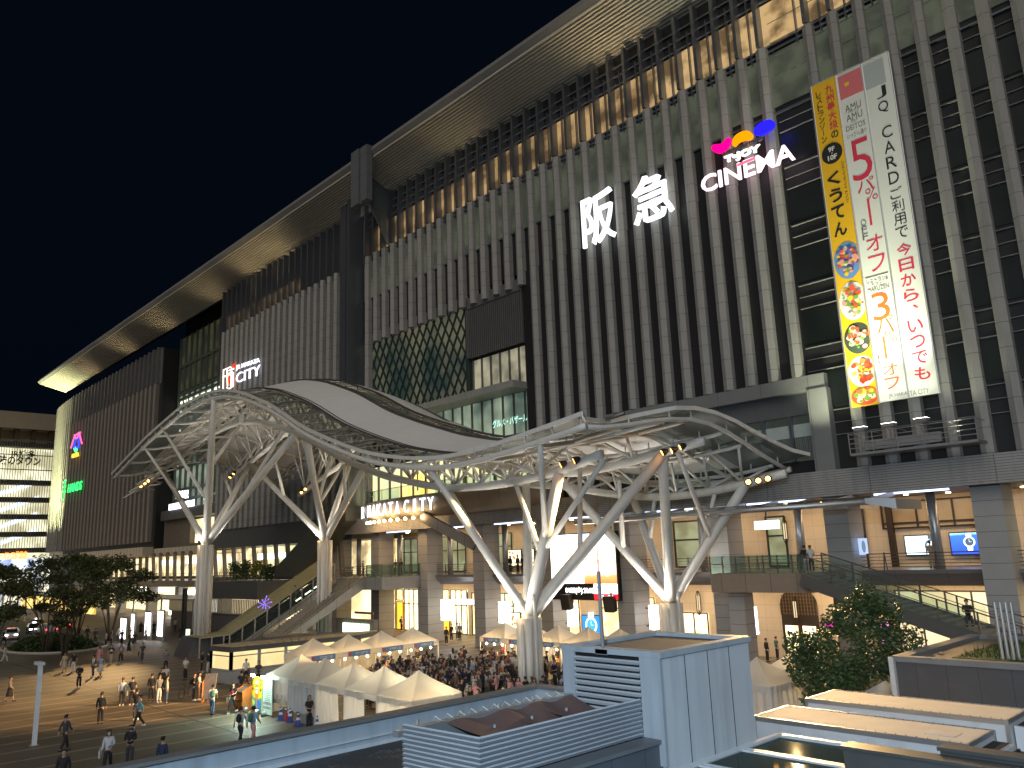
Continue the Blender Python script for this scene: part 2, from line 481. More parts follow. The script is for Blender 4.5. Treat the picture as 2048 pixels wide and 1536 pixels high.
SP(mb.box(-62.1, -53.6, 52.4, 53.2, 34.3, 35.5).box(-62.2, -62, 52.4, 53.2, 29, 35.4), 'louvre_screen', mat('louvre_metal', (.16, .155, .15), .5, .3))
room = emit('lit_room', (.95, .88, .62), .22, col2=(.16, .16, .12), vscale=.35)
SP(MB().box(-62, -53.6, 53.18, 53.29, 25.0, 28.8), 'window', room)
SP(MB().box(-72, -53.6, 53.16, 53.29, 16.0, 24.2), 'window', emit('lit_lobby', (.70, .85, .62), .26, col2=(.10, .16, .14), vscale=.22))
mb = MB()
for k in range(6): mb.box(-62 + 1.4 * k, -61.9 + 1.4 * k, 52.95, 53.2, 25, 28.8)
for k in range(12): mb.box(-72 + 1.6 * k, -71.88 + 1.6 * k, 52.95, 53.2, 16, 24.2)
SP(mb.box(-72, -53.6, 52.9, 53.2, 20.0, 20.2), 'window_mullion', M['railm'])
SP(MB().box(-75, -53.4, 50.6, 53.3, 24.25, 24.9), 'ledge_roof', mat('ledge_panel', (.30, .29, .26), .5, joints=(('X', 3.5, .04), )))
mb = MB()
put_text(mb, "グルメ・バザール", (-56.6, 53.0, 21.6), EX, EZ, w=5.0, h=.8)
SP(mb, 'window_lettering', emit('dim_letter', (.5, 1, .85), 1.2))
# lit third floor behind the curved balcony
SP(MB().box(-82.4, -53.6, 53.14, 53.29, 15.0, 19.4), 'window', emit('third_floor_room', (.95, .86, .42), .9, col2=(.55, .6, .38), vscale=.18))
SP(MB().box(-75.5, -69, 53.08, 53.2, 15.0, 17.8), 'entrance_glow', emit('gold_room', (1, .62, .12), 1.3, col2=(1, .85, .4), vscale=.5))
mb = MB()
for k in range(13): mb.box(-82 + 2.3 * k, -81.85 + 2.3 * k, 52.9, 53.2, 15, 19.4)
SP(mb, 'window_mullion', M['railm'])
# --- inset framed window on the right
SP(MB().box(-43.6, -24.0, 52.0, 53.3, 19.1, 20.12).box(-25.3, -23.9, 51.9, 53.3, 13.45, 19.1), 'inset_frame', mat('frame_panel', (.20, .20, .19), .45, var=.1, joints=(('X', 3.6, .04), )))
SP(MB().box(-43.6, -25.3, 52.9, 53.28, 17.6, 19.1), 'ribbed_panel', mat('ribbed_dark', (.13, .13, .13), .5, joints=(('Z', .14, .03), )))
SP(MB().box(-43.6, -25.3, 53.2, 53.29, 14.4, 17.6), 'window', emit('curtain_window', (.05, .06, .05), .3, base=.5))
SP(MB().box(-43.6, -25.3, 53.1, 53.2, 16.1, 17.0), 'blind', mat('blind', (.40, .46, .42), .6))
mb = MB()
for k in range(9): mb.box(-42.4 + 2.15 * k, -42.2 + 2.15 * k, 52.8, 53.2, 14.4, 17.6)
SP(mb, 'window_mullion', M['blade'])
mb = MB()
for k in range(130): mb.box(-43.5 + .14 * k, -43.43 + .14 * k, 53.08 + .03 * (k % 3), 53.16, 14.4, 16.1)
SP(mb, 'curtain', mat('curtain_cloth', (.16, .17, .16), .9))
# --- ribbed band, arcade ceiling, columns
SP(MB().box(-84.5, 30, 51.5, 53.2, 11.9, 13.42).box(-84.5, 30, 51.35, 51.6, 11.7, 11.92), 'ribbed_band', M['band'])
SP(MB().box(-84.5, 30, 51.62, 61, 11.75, 11.88), 'arcade_ceiling', mat('ceiling_panel', (.26, .20, .15), .5, joints=(('Y', .4, .06), ), jdark=.3))
colx = [-79.0 + 9.2 * k for k in range(-1, 13)]
for cx in colx:
    o = SP(MB().box(cx - 1.65, cx, 52.6, 54.7, 0, 11.76), 'granite_column', M['granite'])
# deck of the second floor with its curved fascia
prof = [(53.7, 6.85), (53.7, 6.62), (53.85, 6.45), (54.05, 6.15), (54.4, 5.85), (60.5, 5.85), (60.5, 6.85)]
SP(MB().prism(prof, -84.5, 30, axis='x'), 'second_floor_deck', mat('deck_fascia', (.20, .185, .18), .35, .3, var=.12, joints=(('X', 3.1, .03), )))
mb = MB()
for i in range(len(colx) - 1):
    a, b = colx[i] + .02, colx[i + 1] - 1.67
    if a > 20: continue
    for k in range(5): mb.tube([(a, 53.85, 7.05 + .21 * k), (b, 53.85, 7.05 + .21 * k)], .022 if k < 4 else .035, 6)
    for t in (.2, .62, .97):
        xx = a + (b - a) * t
        mb.beam((xx - .1, 53.85, 6.85), (xx, 53.85, 7.98), .06, .05).beam((xx + .1, 53.85, 6.85), (xx, 53.85, 7.98), .06, .05)
SP(mb, 'second_floor_railing', M['railm'])
# round steel columns standing on the deck
for p, y0 in ((1870, 1060), (1600, 1070), (1405, 1080), (1240, 1080), (1010, 1080), (900, 1090), (800, 1090), (718, 1095)):
    xx = ony(p, y0, 55).x
    SP(MB().tube([(xx, 55, 6.85), (xx, 55, 11.76)], .3, 16), 'steel_column', M['steel'], True)
# --- shop fronts of both floors, one bay after another
SP(MB().box(-84.5, 30, 60, 60.4, 0, 5.86).box(-84.5, 30, 60, 60.4, 6.85, 11.76), 'shop_wall', M['cream'])
shopA = emit('lit_shop', (1, .78, .34), 1.7, col2=(.62, .42, .18), vscale=1.1)
shopB = emit('lit_shop_white', (1, .90, .55), 1.9, col2=(.7, .55, .25), vscale=1.6)
shopC = emit('lit_shop_green', (.80, .92, .55), 1.1, col2=(.35, .45, .25), vscale=.9)
orange = emit('orange_panel', (1, .42, .03), 1.5)
dimw = emit('dim_shop', (.50, .55, .34), .35, col2=(.25, .26, .15), vscale=.6)
def opening(x0, x1, z0, z1, m, cols=2, bars=(), fr=.1, y=59.88):
    SP(MB().box(x0, x1, y, y + .1, z0, z1), 'shop_window', m)
    mb = MB()
    for k in range(cols + 1):
        xx = x0 + (x1 - x0) * k / cols
        mb.box(xx - fr / 2, xx + fr / 2, y - .1, y - .002, z0, z1)
    for z in (z0, z1, *bars): mb.box(x0 - fr / 2, x1 + fr / 2, y - .12, y - .1, z - fr / 2, z + fr / 2)
    SP(mb, 'window_frame', M['bronze'])
def arch(x0, x1, z1, door=True, y=59.86):
    """arched entrance: dark lattice fan over doors"""
    xm, r = (x0 + x1) / 2, (x1 - x0) / 2
    pts = [(x0, 0), (x1, 0)] + [(xm + r * cos(a), z1 - r * .75 + r * .75 * sin(a)) for a in [pi * k / 12 for k in range(13)]]
    SP(MB().prism(pts, y, y + .12, axis='y'), 'arch_backing', M['bronze'])
    mb = MB()
    for k in range(13):
        xx = x0 + (x1 - x0) * k / 12
        h = z1 - r * .75 + r * .75 * sqrt(max(0, 1 - ((xx - xm) / r) ** 2))
        mb.box(xx - .025, xx + .025, y - .05, y - .004, 3.3, h)
    for j in range(9):
        z = 3.4 + j * .27
        mb.box(x0 + .1, x1 - .1, y - .06, y - .05, z, z + .04)
    SP(mb, 'arch_lattice', mat('brass_lattice', (.20, .13, .07), .4, .5))
    if door:
        SP(MB().box(x0 + .25, xm - .2, y - .05, y - .003, .15, 2.5).box(xm + .2, x1 - .25, y - .05, y - .003, .15, 2.5), 'door_glass', shopB)
for i in range(len(colx) - 1):
    a, b = colx[i] + .25, colx[i + 1] - 1.9
    if a > 12: continue
    a -= 1.2; b -= 1.2    # seen slantwise from the right
    w = b - a
    if i in (0, 1):
        opening(a - .6, a + w * .42, 0.1, 4.9, shopA, 3, (3.2, ))
        opening(a + w * .46, a + w * .66, .1, 3.4, orange, 1)
        opening(a + w * .46, a + w * .66, 3.6, 4.9, shopA, 1)
        opening(a + w * .7, b + .8, .1, 4.9, shopB, 3, (3.2, ))
        opening(a - .6, a + w * .42, 7, 11.0, shopA, 3, (9.4, ))
        opening(a + w * .5, b + .8, 7, 11.0, dimw, 3, (9.4, ))
    elif i == 2:
        opening(a - .4, a + w * .3, .1, 4.6, shopA, 2, (3.3, ))
        opening(a + w * .36, b + .6, .1, 4.6, shopC, 4, (3.3, ))
        opening(a + w * .2, b - .6, 7, 11, dimw, 2, (9.6, ))
    elif i in (3, 4):
        opening(a + .4, b - .4, .1, 4.4, shopA, 3, (3.4, ))
        opening(a + .2, b - 3, 8.9, 11.4, dimw, 2, (9.8, ), .14)
    elif i == 5:
        opening(a + .2, a + w * .42, .1, 3.2, shopB, 2)
        opening(a + .2, a + w * .40, 7.1, 11, dimw, 1, (9.4, ), .14)
        opening(a + w * .62, a + w * .9, 7.1, 11, dimw, 1, (9.4, ), .14)
    elif i == 6:
        arch(a + .6, a + 3.6, 5.3)
        opening(a + .1, a + 1.7, 7, 10.9, dimw, 1, (9.4, ), .14)
    elif i == 7:
        opening(a + .2, b + .4, 9.55, 11.4, mat('upper_pane', (.42, .33, .22), .3), 3, (9.9, ), .12)
        opening(a + .4, b, 1.0, 5.2, emit('pale_window', (1, .84, .55), .75, col2=(.8, .62, .36), vscale=.4), 4, (3.1, ))
    else:
        opening(a + .4, b, 1.0, 5.0, shopA, 3, (3.1, ))
        opening(a + .4, b, 7.4, 11, dimw, 3, (9.6, ))
SP(MB().box(-27.9, -25.9, 59.8, 59.9, 6.86, 11.1).box(-24.2, -23.8, 59.6, 59.95, 6.86, 11.7), 'dark_doorway', M['bronze'])
mb = MB()
put_text(mb, "阪急", (-26.9, 59.78, 9.2), EX, EZ, w=1.5, h=.6)
SP(mb, 'door_lettering', emit('door_letter', (.9, .82, .6), 1.0))
# ceiling lamps of the arcade (lit in the photograph) and the light they give
for k in range(44):
    xx = -83 + 2.2 * k
    SP(MB().lathe([(.02, 0), (.14, 0), (.16, .05)], (xx, 56.5 + (k % 2) * 1.4, 11.68), 8), 'downlight', M['warmlamp'])
    SP(MB().lathe([(.02, 0), (.12, 0), (.14, .05)], (xx, 57.2 + (k % 2) * .9, 5.79), 8), 'lower_downlight', M['warmlamp'])
_cv = emit('blue_cove', (.55, .65, 1), 2)
for i in range(1, 9):
    SP(MB().box(colx[i] + 2, colx[i] + 6.5, 52.3, 52.42, 11.58, 11.7), 'cove_light', _cv)
for i in range(1, 9):
    xc = colx[i] + 3.6
    lamp('AREA', 'arcade_light', (xc, 57.2, 5.7), (1, .74, .46), 215, (xc, 58.0, 0), shape='RECTANGLE', size=7, size_y=2.4)
    lamp('AREA', 'arcade_light', (xc, 57.0, 11.6), (1, .72, .44), 170, (xc, 57.9, 6.8), shape='RECTANGLE', size=7, size_y=2.4)
# --- curved balcony with the glowing name
def bal(t):      # plan of the balcony edge
    a = pi * (1 - t)
    return V((-65.4 + 15.4 * cos(a), 52.6 - 3.3 * sin(a) ** .8, 0))
rows = []
for dz, dy in ((15.05, 0), (14.9, -.1), (14.0, -.05), (13.3, .35), (12.9, 1.0)):
    rows.append([bal(t / 40) + V((0, dy, dz)) for t in range(41)])
rows.append([V((bal(t / 40).x, 53.3, 12.9)) for t in range(41)])
rows.insert(0, [V((bal(t / 40).x, 53.3, 15.05)) for t in range(41)])
SP(MB().grid(rows), 'curved_balcony', M['smooth_band'], True)
SP(MB().grid([[bal(t / 40) + V((0, .15, 15.05)) for t in range(41)], [bal(t / 40) + V((0, .15, 16.2)) for t in range(41)]]), 'balcony_glass', M['glassrail'])
mb = MB()
mb.tube([bal(t / 40) + V((0, .15, 16.2)) for t in range(41)], .035, 6)
for t in range(0, 41, 2): mb.tube([bal(t / 40) + V((0, .17, 15)), bal(t / 40) + V((0, .17, 16.2))], .03, 6)
SP(mb, 'balcony_rail', M['railm'])
# --- recess with lit curtain glass further left
gre = emit('office_glass', (.42, .50, .38), .38, col2=(.16, .21, .17), vscale=.25)
SP(MB().box(-152.8, -126.4, 56.3, 56.4, 18.6, 40.5), 'window', gre)
SP(MB().box(-152.8, -126.4, 56.3, 56.4, 41.5, 52), 'window', emit('dark_office', (.10, .10, .05), .25, col2=(.03, .03, .03), vscale=.3))
mb = MB()
for k in range(11): mb.box(-152.6 + 2.6 * k, -152.3 + 2.6 * k, 55.9, 56.3, 18.6, 52)
for z in (18.6, 20.4, 22.2, 26.4, 29, 31.2, 34.4, 36, 39.5, 40.6, 46): mb.box(-152.8, -126.4, 55.95, 56.28, z, z + .5)
SP(mb, 'window_mullion', mat('green_mullion', (.13, .15, .12), .4, .3))
mb = MB()
for z in (33.6, 37.2, 39.0):
    for k in range(8): mb.box(-151.5 + 3.1 * k, -149.5 + 3.1 * k, 56.1, 56.28, z, z + .35)
SP(mb, 'ceiling_light_row', emit('office_strip', (.9, 1, .75), 1.4))
SP(MB().box(-151, -126.2, 53.4, 57.1, 16.9, 18.6), 'recess_plate', M['darkgrey'])
SP(MB().box(-152, -126, 54.5, 57.1, 11.6, 12.5).box(-152, -139.8, 54.5, 57.2, 12.5, 16.9), 'recess_wall', mat('taupe_panel', (.15, .125, .10), .5, joints=(('X', 3, .04), )))
SP(MB().box(-139.6, -127, 55.3, 55.4, 12.6, 16.6), 'window', emit('shop_upstairs', (1, .88, .5), 1.3, col2=(.45, .35, .16), vscale=.6))
# --- far wing with brown fins and its rounded, floodlit corner
SP(MB().box(-212, -153, 53.0, 53.35, 12.4, 50), 'far_wing_wall', mat('far_dark', (.03, .027, .024), .6))
for k in range(24):
    fin(-154.4 - 2.45 * k, 13.3, 43.0, 52.0, .3, 1.1, 'fin_brown', 'brown_fin')
mb = MB()
for k in range(24): mb.box(-154.4 - 2.45 * k - .35, -154.4 - 2.45 * k + .35, 52.3, 53.2, 43.1, 50.2)
SP(mb.box(-212, -153, 52.9, 53.1, 43, 50), 'upper_blade_row', mat('grey_blade', (.17, .165, .16), .5, .3))
rows = []
for k in range(17):
    a = k / 16 * pi / 2
    p = V((-211 - 22 * sin(a) ** 1.2, 53.2 + 2.4 * (1 - cos(a)), 0)); nrm = V((-sin(a) * .3, -1, 0)).normalized()
    rows.append([p + V((0, 0, 12.4)), p + V((0, 0, 50.4))])
    if k:
        q = p + nrm * .9; t = V((nrm.y, -nrm.x, 0)) * -.22
        SP(MB().hexa([p - t + V((0, 0, 13.3)), q - t + V((0, 0, 13.3)), q + t + V((0, 0, 13.3)), p + t + V((0, 0, 13.3)), p - t + V((0, 0, 50)), q - t + V((0, 0, 50)), q + t + V((0, 0, 50)), p + t + V((0, 0, 50))]), 'corner_fin', M['fin'])
SP(MB().grid(rows), 'rounded_corner', mat('corner_panel', (.60, .56, .44), .6, joints=(('Z', 2.0, .06), )))
SP(MB().box(-233, -205, 55.7, 95, 0, 50).box(-216, -211.4, 52.6, 53.1, 13.3, 44), 'corner_back', M['dark'])
SP(MB().box(-214, -153, 51.2, 53.1, 10.7, 12.38).box(-153, -131, 53.2, 54.6, 10.7, 12.0), 'cream_band', M['creamband'])
# --- left ground storeys: glazing with slanted columns, deck, station entrance
SP(MB().prism([(52.0, 6.4), (52.0, 5.5), (53, 5.3), (66, 5.3), (66, 6.4)], -215, -131, axis='x').prism([(53.7, 6.85), (53.7, 6.0), (54.2, 5.85), (66, 5.85), (66, 6.85)], -131, -84.5, axis='x'), 'left_deck', mat('left_deck_panel', (.13, .115, .10), .45, var=.1))
SP(MB().box(-215, -84.5, 60, 60.3, 6.85, 11.2), 'upstairs_shops', emit('far_shop', (1, .84, .45), 1.0, col2=(.28, .2, .1), vscale=.35))
SP(MB().box(-215, -84.5, 62, 62.3, 0, 5.35), 'concourse', emit('concourse_room', (1, .82, .46), 1.25, col2=(.55, .42, .2), vscale=.3))
SP(MB().box(-131, -84.5, 52.4, 60.2, 11.2, 14.0), 'left_band', M['darkgrey'])
SP(MB().box(-215, -131, 53.4, 60.2, 10.6, 10.7), 'left_ceiling', M['cream'])
for k in range(34):
    xx = -200 + 3.4 * k
    SP(MB().beam((xx, 53.2, 6.4 if xx < -131 else 6.85), (xx + (.5 if xx < -131 else 0), 52.8, 11.2), .4, .5), 'slanted_column', M['fin_brown'])
mb = MB()
for k in range(3): mb.tube([(-200, 52.3, 6.75 + .4 * k), (-86, 52.3, 6.75 + .4 * k)], .03, 5)
for k in range(57): mb.box(-200 + 2 * k, -199.94 + 2 * k, 52.28, 52.34, 6.4, 7.6)
SP(mb, 'left_deck_railing', M['railm'])
for k, (xx, w, z) in enumerate(((-150, 6, 9.2), (-141, 5, 9.4), (-121, 5, 9.3), (-115.8, 5, 9.3), (-163, 6, 9.0), (-106, 4, 9.2))): SP(MB().box(xx, xx + w, 58, 58.2, z, z + .9), 'hanging_sign', M['led'])
for xx, w, z in ((-160, 5, 4.2), (-147, 7, 3.9), (-138, 5, 3.6), (-170, 6, 4.2)): SP(MB().box(xx, xx + w, 56, 56.2, z, z + .8), 'hanging_sign', M['led'])
_lb = emit('white_light_box', (1, .97, .9), 2.5)
for xx in (-150.5, -146.5, -132, -128): SP(MB().box(xx, xx + 2.6, 55.5, 55.8, .3, 3.2), 'light_box', _lb)
for xx in (-205, -190, -175, -158, -144, -126, -112, -98): SP(MB().box(xx, xx + 1.6, 54, 55.6, 0, 5.4), 'concourse_pillar', M['granite'])
for xx in (-190, -165, -143, -121, -102):
    lamp('AREA', 'concourse_light', (xx, 56.5, 5.1), (1, .85, .62), 420, (xx, 55, 0), shape='RECTANGLE', size=16, size_y=4)
    lamp('AREA', 'concourse_light', (xx, 57, 10.4), (1, .85, .62), 260, (xx, 57, 0), shape='RECTANGLE', size=14, size_y=3)
# assumed floodlights, fixtures unseen, that wash the far corner and the roof underside
for xx, yy in ((-214, 50.3), (-219, 50.4), (-224, 50.8), (-230, 51.8)):
    for tz, pw in ((26, 2600), (44, 5200)):
        lamp('SPOT', 'assumed_corner_uplight', (xx, yy - 3.5, 13.6), (.95, 1, .55), pw * 9, (xx, yy + 3.0, tz), spot_size=radians(52), spot_blend=.8, shadow_soft_size=.3)
for xx, pw in ((-216, 1500), (-196, 900), (-172, 700), (-150, 600), (-128, 500), (-112, 900), (-104, 900), (-62, 300), (-40, 900), (-22, 1600), (-6, 1600)):
    lamp('SPOT', 'assumed_roof_uplight', (xx, 50.6, 47.0), (1, .78, .44), pw * .7, (xx + 1, 49.0, 55), spot_size=radians(100), spot_blend=1.0, shadow_soft_size=.2)
# ================================================================== the great wavy canopy
import numpy as np
F30 = [(-102, 19.6), (-90.1, 22.8), (-81.1, 24.5), (-75.2, 24.9), (-70.8, 24.6), (-66.5, 23.6), (-60.7, 21.5), (-55.4, 18.9), (-50.7, 17.2), (-46.6, 15.9), (-42.6, 15.1), (-39.5, 14.7), (-37, 14.6), (-34, 14.75), (-30.5, 15.1), (-27, 15.5), (-22, 16.2)]
def smoother(tab, w=1.6):
    xs = np.arange(-112, -14, .25)
    t = sorted(tab)
    ys = np.interp(xs, [p[0] for p in t], [p[1] for p in t])
    lo, hi = t[0], t[-1]
    s0 = (t[1][1] - t[0][1]) / (t[1][0] - t[0][0]); s1 = (t[-1][1] - t[-2][1]) / (t[-1][0] - t[-2][0])
    ys = np.where(xs < lo[0], lo[1] + (xs - lo[0]) * s0, np.where(xs > hi[0], hi[1] + (xs - hi[0]) * s1, ys))
    k = int(w / .25) * 2 + 1
    yp = np.pad(ys, k // 2, mode='edge')
    ys = np.convolve(yp, np.ones(k) / k, 'valid')
    return lambda x: float(np.interp(x, xs, ys))
f30 = smoother(F30)
def zt(x, y):
    A = 2.2 if x < -48 else 2.2 - .95 * min(1, (x + 48) / 20)
    drop = 1.25 * max(0, (y - 41) / 10) ** 1.6 * min(1, max(0, (x + 42) / 12))
    return f30(x) + A * sin(pi * (y - 30) / 21) ** 2 - drop
def pts(l, Y): return [(ony(a, b, Y).x, ony(a, b, Y).z) for a, b in l]
B36 = smoother(pts([(284, 977), (327, 940), (375, 900), (420, 870), (470, 847), (515, 842), (570, 856), (630, 885), (690, 920), (770, 952), (850, 970), (900, 976), (975, 972), (1050, 960), (1125, 940), (1203, 908)], 36), 1.2)
B42 = smoother(pts([(458, 957), (502, 925), (561, 875), (578, 862)], 42) + [(-72, 24.3), (-66, 22.6), (-58, 19.0), (-51, 16.4)] + pts([(1135, 948), (1186, 941), (1256, 926), (1323, 906), (1408, 882)], 42), 1.6)
B48 = smoother(pts([(603, 988), (640, 958), (686, 928)], 48) + [(-73, 23.6), (-66, 21.6), (-58, 17.8), (-50, 14.6)] + pts([(1130, 972), (1214, 987.6), (1298, 994.6), (1354, 993), (1410, 985), (1466, 975), (1572, 947)], 48), 1.6)
XE = lambda y: float(np.interp(y, [30, 34, 38, 42, 46, 49.5, 51], [-27.1, -28.2, -26.6, -26.5, -26.2, -25.7, -25.2]))
CN = thing('wave_canopy', 'white wavy glass and membrane canopy on branching steel tree columns over the plaza', 'canopy', (-60, 40, 0))
def CP(mb, name, m, smooth=True): return mb.build(name, m, CN, smooth)
XL = -101.5
xsr = [XL + (74.9) * k / 110 for k in range(111)]
def strip(y0, y1, name, m, dz=.0, n=5, x0=XL, x1=None):
    rows = []
    for j in range(n + 1):
        y = y0 + (y1 - y0) * j / n
        xe = XE(y) if x1 is None else x1
        rows.append([(x0 + (xe - x0) * k / 110, y, zt(x0 + (xe - x0) * k / 110, y) + dz) for k in range(111)])
    return CP(MB().grid(rows), name, m)
for a, b in ((30, 33.4), (38, 40), (45, 46.6), (50.2, 51)): strip(a, b, 'glass_roof', M['glassroof'])
for a, b in ((33.4, 38), (40, 45), (46.6, 50.2)): strip(a, b, 'roof_membrane', M['membrane'], .06, x1=-32.5 if a < 46 else -30)
for a, b in ((33.4, 38), (40, 45), (46.6, 50.2)):
    strip(a, b, 'glass_roof', M['glassroof'], 0, x0=-32.4 if a < 46 else -29.9)
mb = MB()
for y in (33.4, 38, 40, 45, 46.6):
    mb.tube([(x, y, zt(x, y) + .12) for x in xsr[::2]], .09, 6)
    mb.tube([(x, y + .35, zt(x, y + .35) + .1) for x in xsr[::2]], .05, 5)
CP(mb, 'gutter_rail', M['railm'])
mb = MB()
for k in range(38):
    x = XL + 1.97 * k
    for y0, y1 in ((30, 33.4), (38, 40), (45, 46.6)): mb.beam((x, y0, zt(x, y0) + .02), (x, y1, zt(x, y1) + .02), .07, .06)
CP(mb, 'glazing_bar', M['steel'], False)
# bright metal edge all the way round the right end and the front
edge = [(x, 29.95, zt(x, 30) + .05) for x in xsr] + [(XE(y) + .05, y, zt(XE(y), y) + .05) for y in (31, 32.5, 34, 36, 38, 40, 42, 44, 46, 48, 49.5, 51)]
mb = MB()
for p, q in zip(edge[:-1], edge[1:]): mb.beam(p, q, .12, .24)
CP(mb, 'edge_trim', M['canopyw'], False)
# main chords
mb = MB()
mb.tube([(x, 30.2, zt(x, 30.2) - .55) for x in xsr], .17, 10)
mb.tube([(x, 51, zt(x, 51) - .6) for x in xsr], .2, 8)
CP(mb, 'edge_chord', M['canopyw'])
for Y0, B, xa, xb in ((36, B36, ony(276, 984, 36).x, ony(1203, 908, 36).x), (42, B42, ony(455, 960, 42).x, ony(1408, 882, 42).x), (48, B48, ony(598, 990, 48).x, ony(1572, 947, 48).x)):
    n = 80
    CP(MB().tube([(xa + (xb - xa) * k / n, Y0, B(xa + (xb - xa) * k / n)) for k in range(n + 1)], .28, 14), 'bottom_chord', M['canopyw'])
    for yo in (-1.9, 1.9):
        CP(MB().tube([(x, Y0 + yo, zt(x, Y0 + yo) - .5) for x in xsr if x < -26.8], .13, 8), 'top_chord', M['canopyw'])
    mb = MB()
    nn = int((xb - xa - 2) / 2.7)
    for k in range(nn):
        x = xa + 1.5 + 2.7 * k
        for yo in (-1.9, 1.9):
            for dx in (-1.1, 1.1):
                if x + dx > -27.2: continue
                mb.tube([(x, Y0, B(x) + .2), (x + dx, Y0 + yo, zt(x + dx, Y0 + yo) - .5)], .10, 6)
    CP(mb, 'truss_diagonal_set', M['canopyw'])
mb = MB()
ys = [30.2, 32, 34.1, 36, 37.9, 40.1, 42, 43.9, 46.1, 48, 49.9, 51]
for k in range(19):
    x = XL + .8 + 4.1 * k
    if x < -26.8: mb.tube([(x, y, zt(x, y) - .52) for y in ys], .14, 8)
for k in range(37):
    x = XL + .8 + 2.05 * k
    for y in (30.2, 34.1, 37.9, 40.1, 43.9, 46.1, 49.9): mb.tube([(x, y, zt(x, y) - .5), (x, y, zt(x, y))], .05, 5)
CP(mb, 'cross_rib_set', M['canopyw'])
# tree columns
def at36(a, b): return ony(a, b, 36)
cols = {
 'A': (V((-82.6, 33.9, 0)), 10.9, [((327, 942), 36, .42), ((590, 868), 36, .45), ((502, 926), 42, .42), ((428, 797), 30.2, .46)],
       [((355, 1008), .5, (288, 893), 30.2), ((403, 1008), .45, (323, 853), 30.2), ((424, 935), .55, (480, 851), 36), ((485, 1003), .42, (567, 860), 36), ((460, 990), .5, (437, 925), 42)]),
 'B': (V((-77.2, 44.6, 0)), 11.0, [((611, 876), 36, .45), ((724, 944), 42, .45), ((502, 928), 42, .42), ((700, 925), 48, .40)],
       [((640, 1004), .5, (661, 912), 42), ((642, 1008), .45, (686, 930), 48), ((688, 1005), .5, (688, 928), 42), ((570, 995), .5, (552, 925), 42)]),
 'C': (V((-37.3, 36.0, 0)), 4.9, [((853, 928), 30.2, .34), ((1118, 948), 36, .48), ((1325, 910), 42, .48), ((1052, 962), 42, .40)],
       [((985, 1124), .6, (900, 980), 36), ((1092, 1076), .5, (1080, 884), 30.2), ((1075, 1108), .45, (1023, 945), 36), ((1100, 1108), .45, (1208, 920), 36), ((1150, 1095), .4, (1160, 930), 42)]),
 'D': (V((-35.6, 48.6, 0)), 5.0, [((1118, 955), 42, .42), ((1324, 908), 42, .48), ((1267, 998), 48, .42), ((1490, 970), 48, .46)],
       [((1424, 1080), .5, (1356, 906), 42), ((1298, 1082), .4, (1310, 995), 48), ((1253, 1095), .4, (1238, 960), 42), ((1392, 1100), .5, (1430, 985), 48)]),
}
for key, (bs, jz, main, sec) in cols.items():
    tr = MB()
    tr.tube([bs, bs + V((0, 0, jz + .4))], [.5, .48], 18)
    for k in range(5):
        a = 2 * pi * k / 5 + .3
        off = V((cos(a), sin(a), 0)) * .55
        tr.tube([bs + off, bs + off + V((0, 0, jz - .1))], .29, 12)
    tr.tube([bs + V((.9, -.35, 0)), bs + V((.9, -.35, jz + .9)), bs + V((.55, -.2, jz + 1.6))], .11, 8)
    tr.tube([bs + V((.35, -.95, 0)), bs + V((.35, -.95, jz - .4))], .1, 8)
    to = CP(tr, 'tree_column', M['canopyw'])
    J = bs + V((0, 0, jz))
    lines = []
    for (p, Y, r) in main:
        e = ony(*p, Y)
        if Y < 31: e = ony(*p, Y)
        b = MB().tube([J + (e - J) * .02, J + (e - J) * .12, J + (e - J) * .62, e], [r * .92, r * .86, r * .74, r * .7 if Y > 31 else r * .5], 14)
        CP(b, 'main_branch', M['canopyw'])
        lines.append((J, e))
    for (p, _, q, Y) in sec:
        e = ony(*q, Y)
        # root the side branch on the main branch whose picture it leaves
        best = None
        for a, c in lines:
            for t in [k / 40 for k in range(4, 38)]:
                w = a + (c - a) * t
                d = w - CAM
                den = d.dot(_fw)
                sx, sy = 1024 + FPX * d.dot(CR) / den, 768 - FPX * d.dot(CU) / den
                dd = (sx - p[0]) ** 2 + (sy - p[1]) ** 2
                if best is None or dd < best[0]: best = (dd, w)
        CP(MB().tube([best[1], best[1] + (e - best[1]) * .5, e], [.19, .17, .15], 10), 'side_branch', M['canopyw'])
    CP(MB().lathe([(0, .12), (.18, .1), (.2, -.05), (.12, -.12)], J + V((-.2, -.8, .55)), 10), 'uplight', M['warmlamp'])
    lamp('SPOT', 'column_uplight', J + V((-.8, -2.4, -.6)), (1, .97, .9), 1100 if key in 'AB' else 1000, J + V((1, 1.5, 12)), spot_size=radians(120), spot_blend=.9, shadow_soft_size=.15)
    lamp('SPOT', 'column_uplight', J + V((1.4, 2.2, -.6)), (1, .97, .9), 900 if key in 'AB' else 900, J + V((-1, 2, 12)), spot_size=radians(130), spot_blend=.9, shadow_soft_size=.15)
CP(MB().hexa([(-84.9, 32, 0), (-81.2, 32, 0), (-81.2, 35.8, 0), (-84.9, 35.8, 0), (-84.4, 32.6, 1.9), (-81.6, 32.6, 1.9), (-81.6, 35.4, 1.9), (-84.4, 35.4, 1.9)]), 'column_plinth', M['darkgrey'], False)
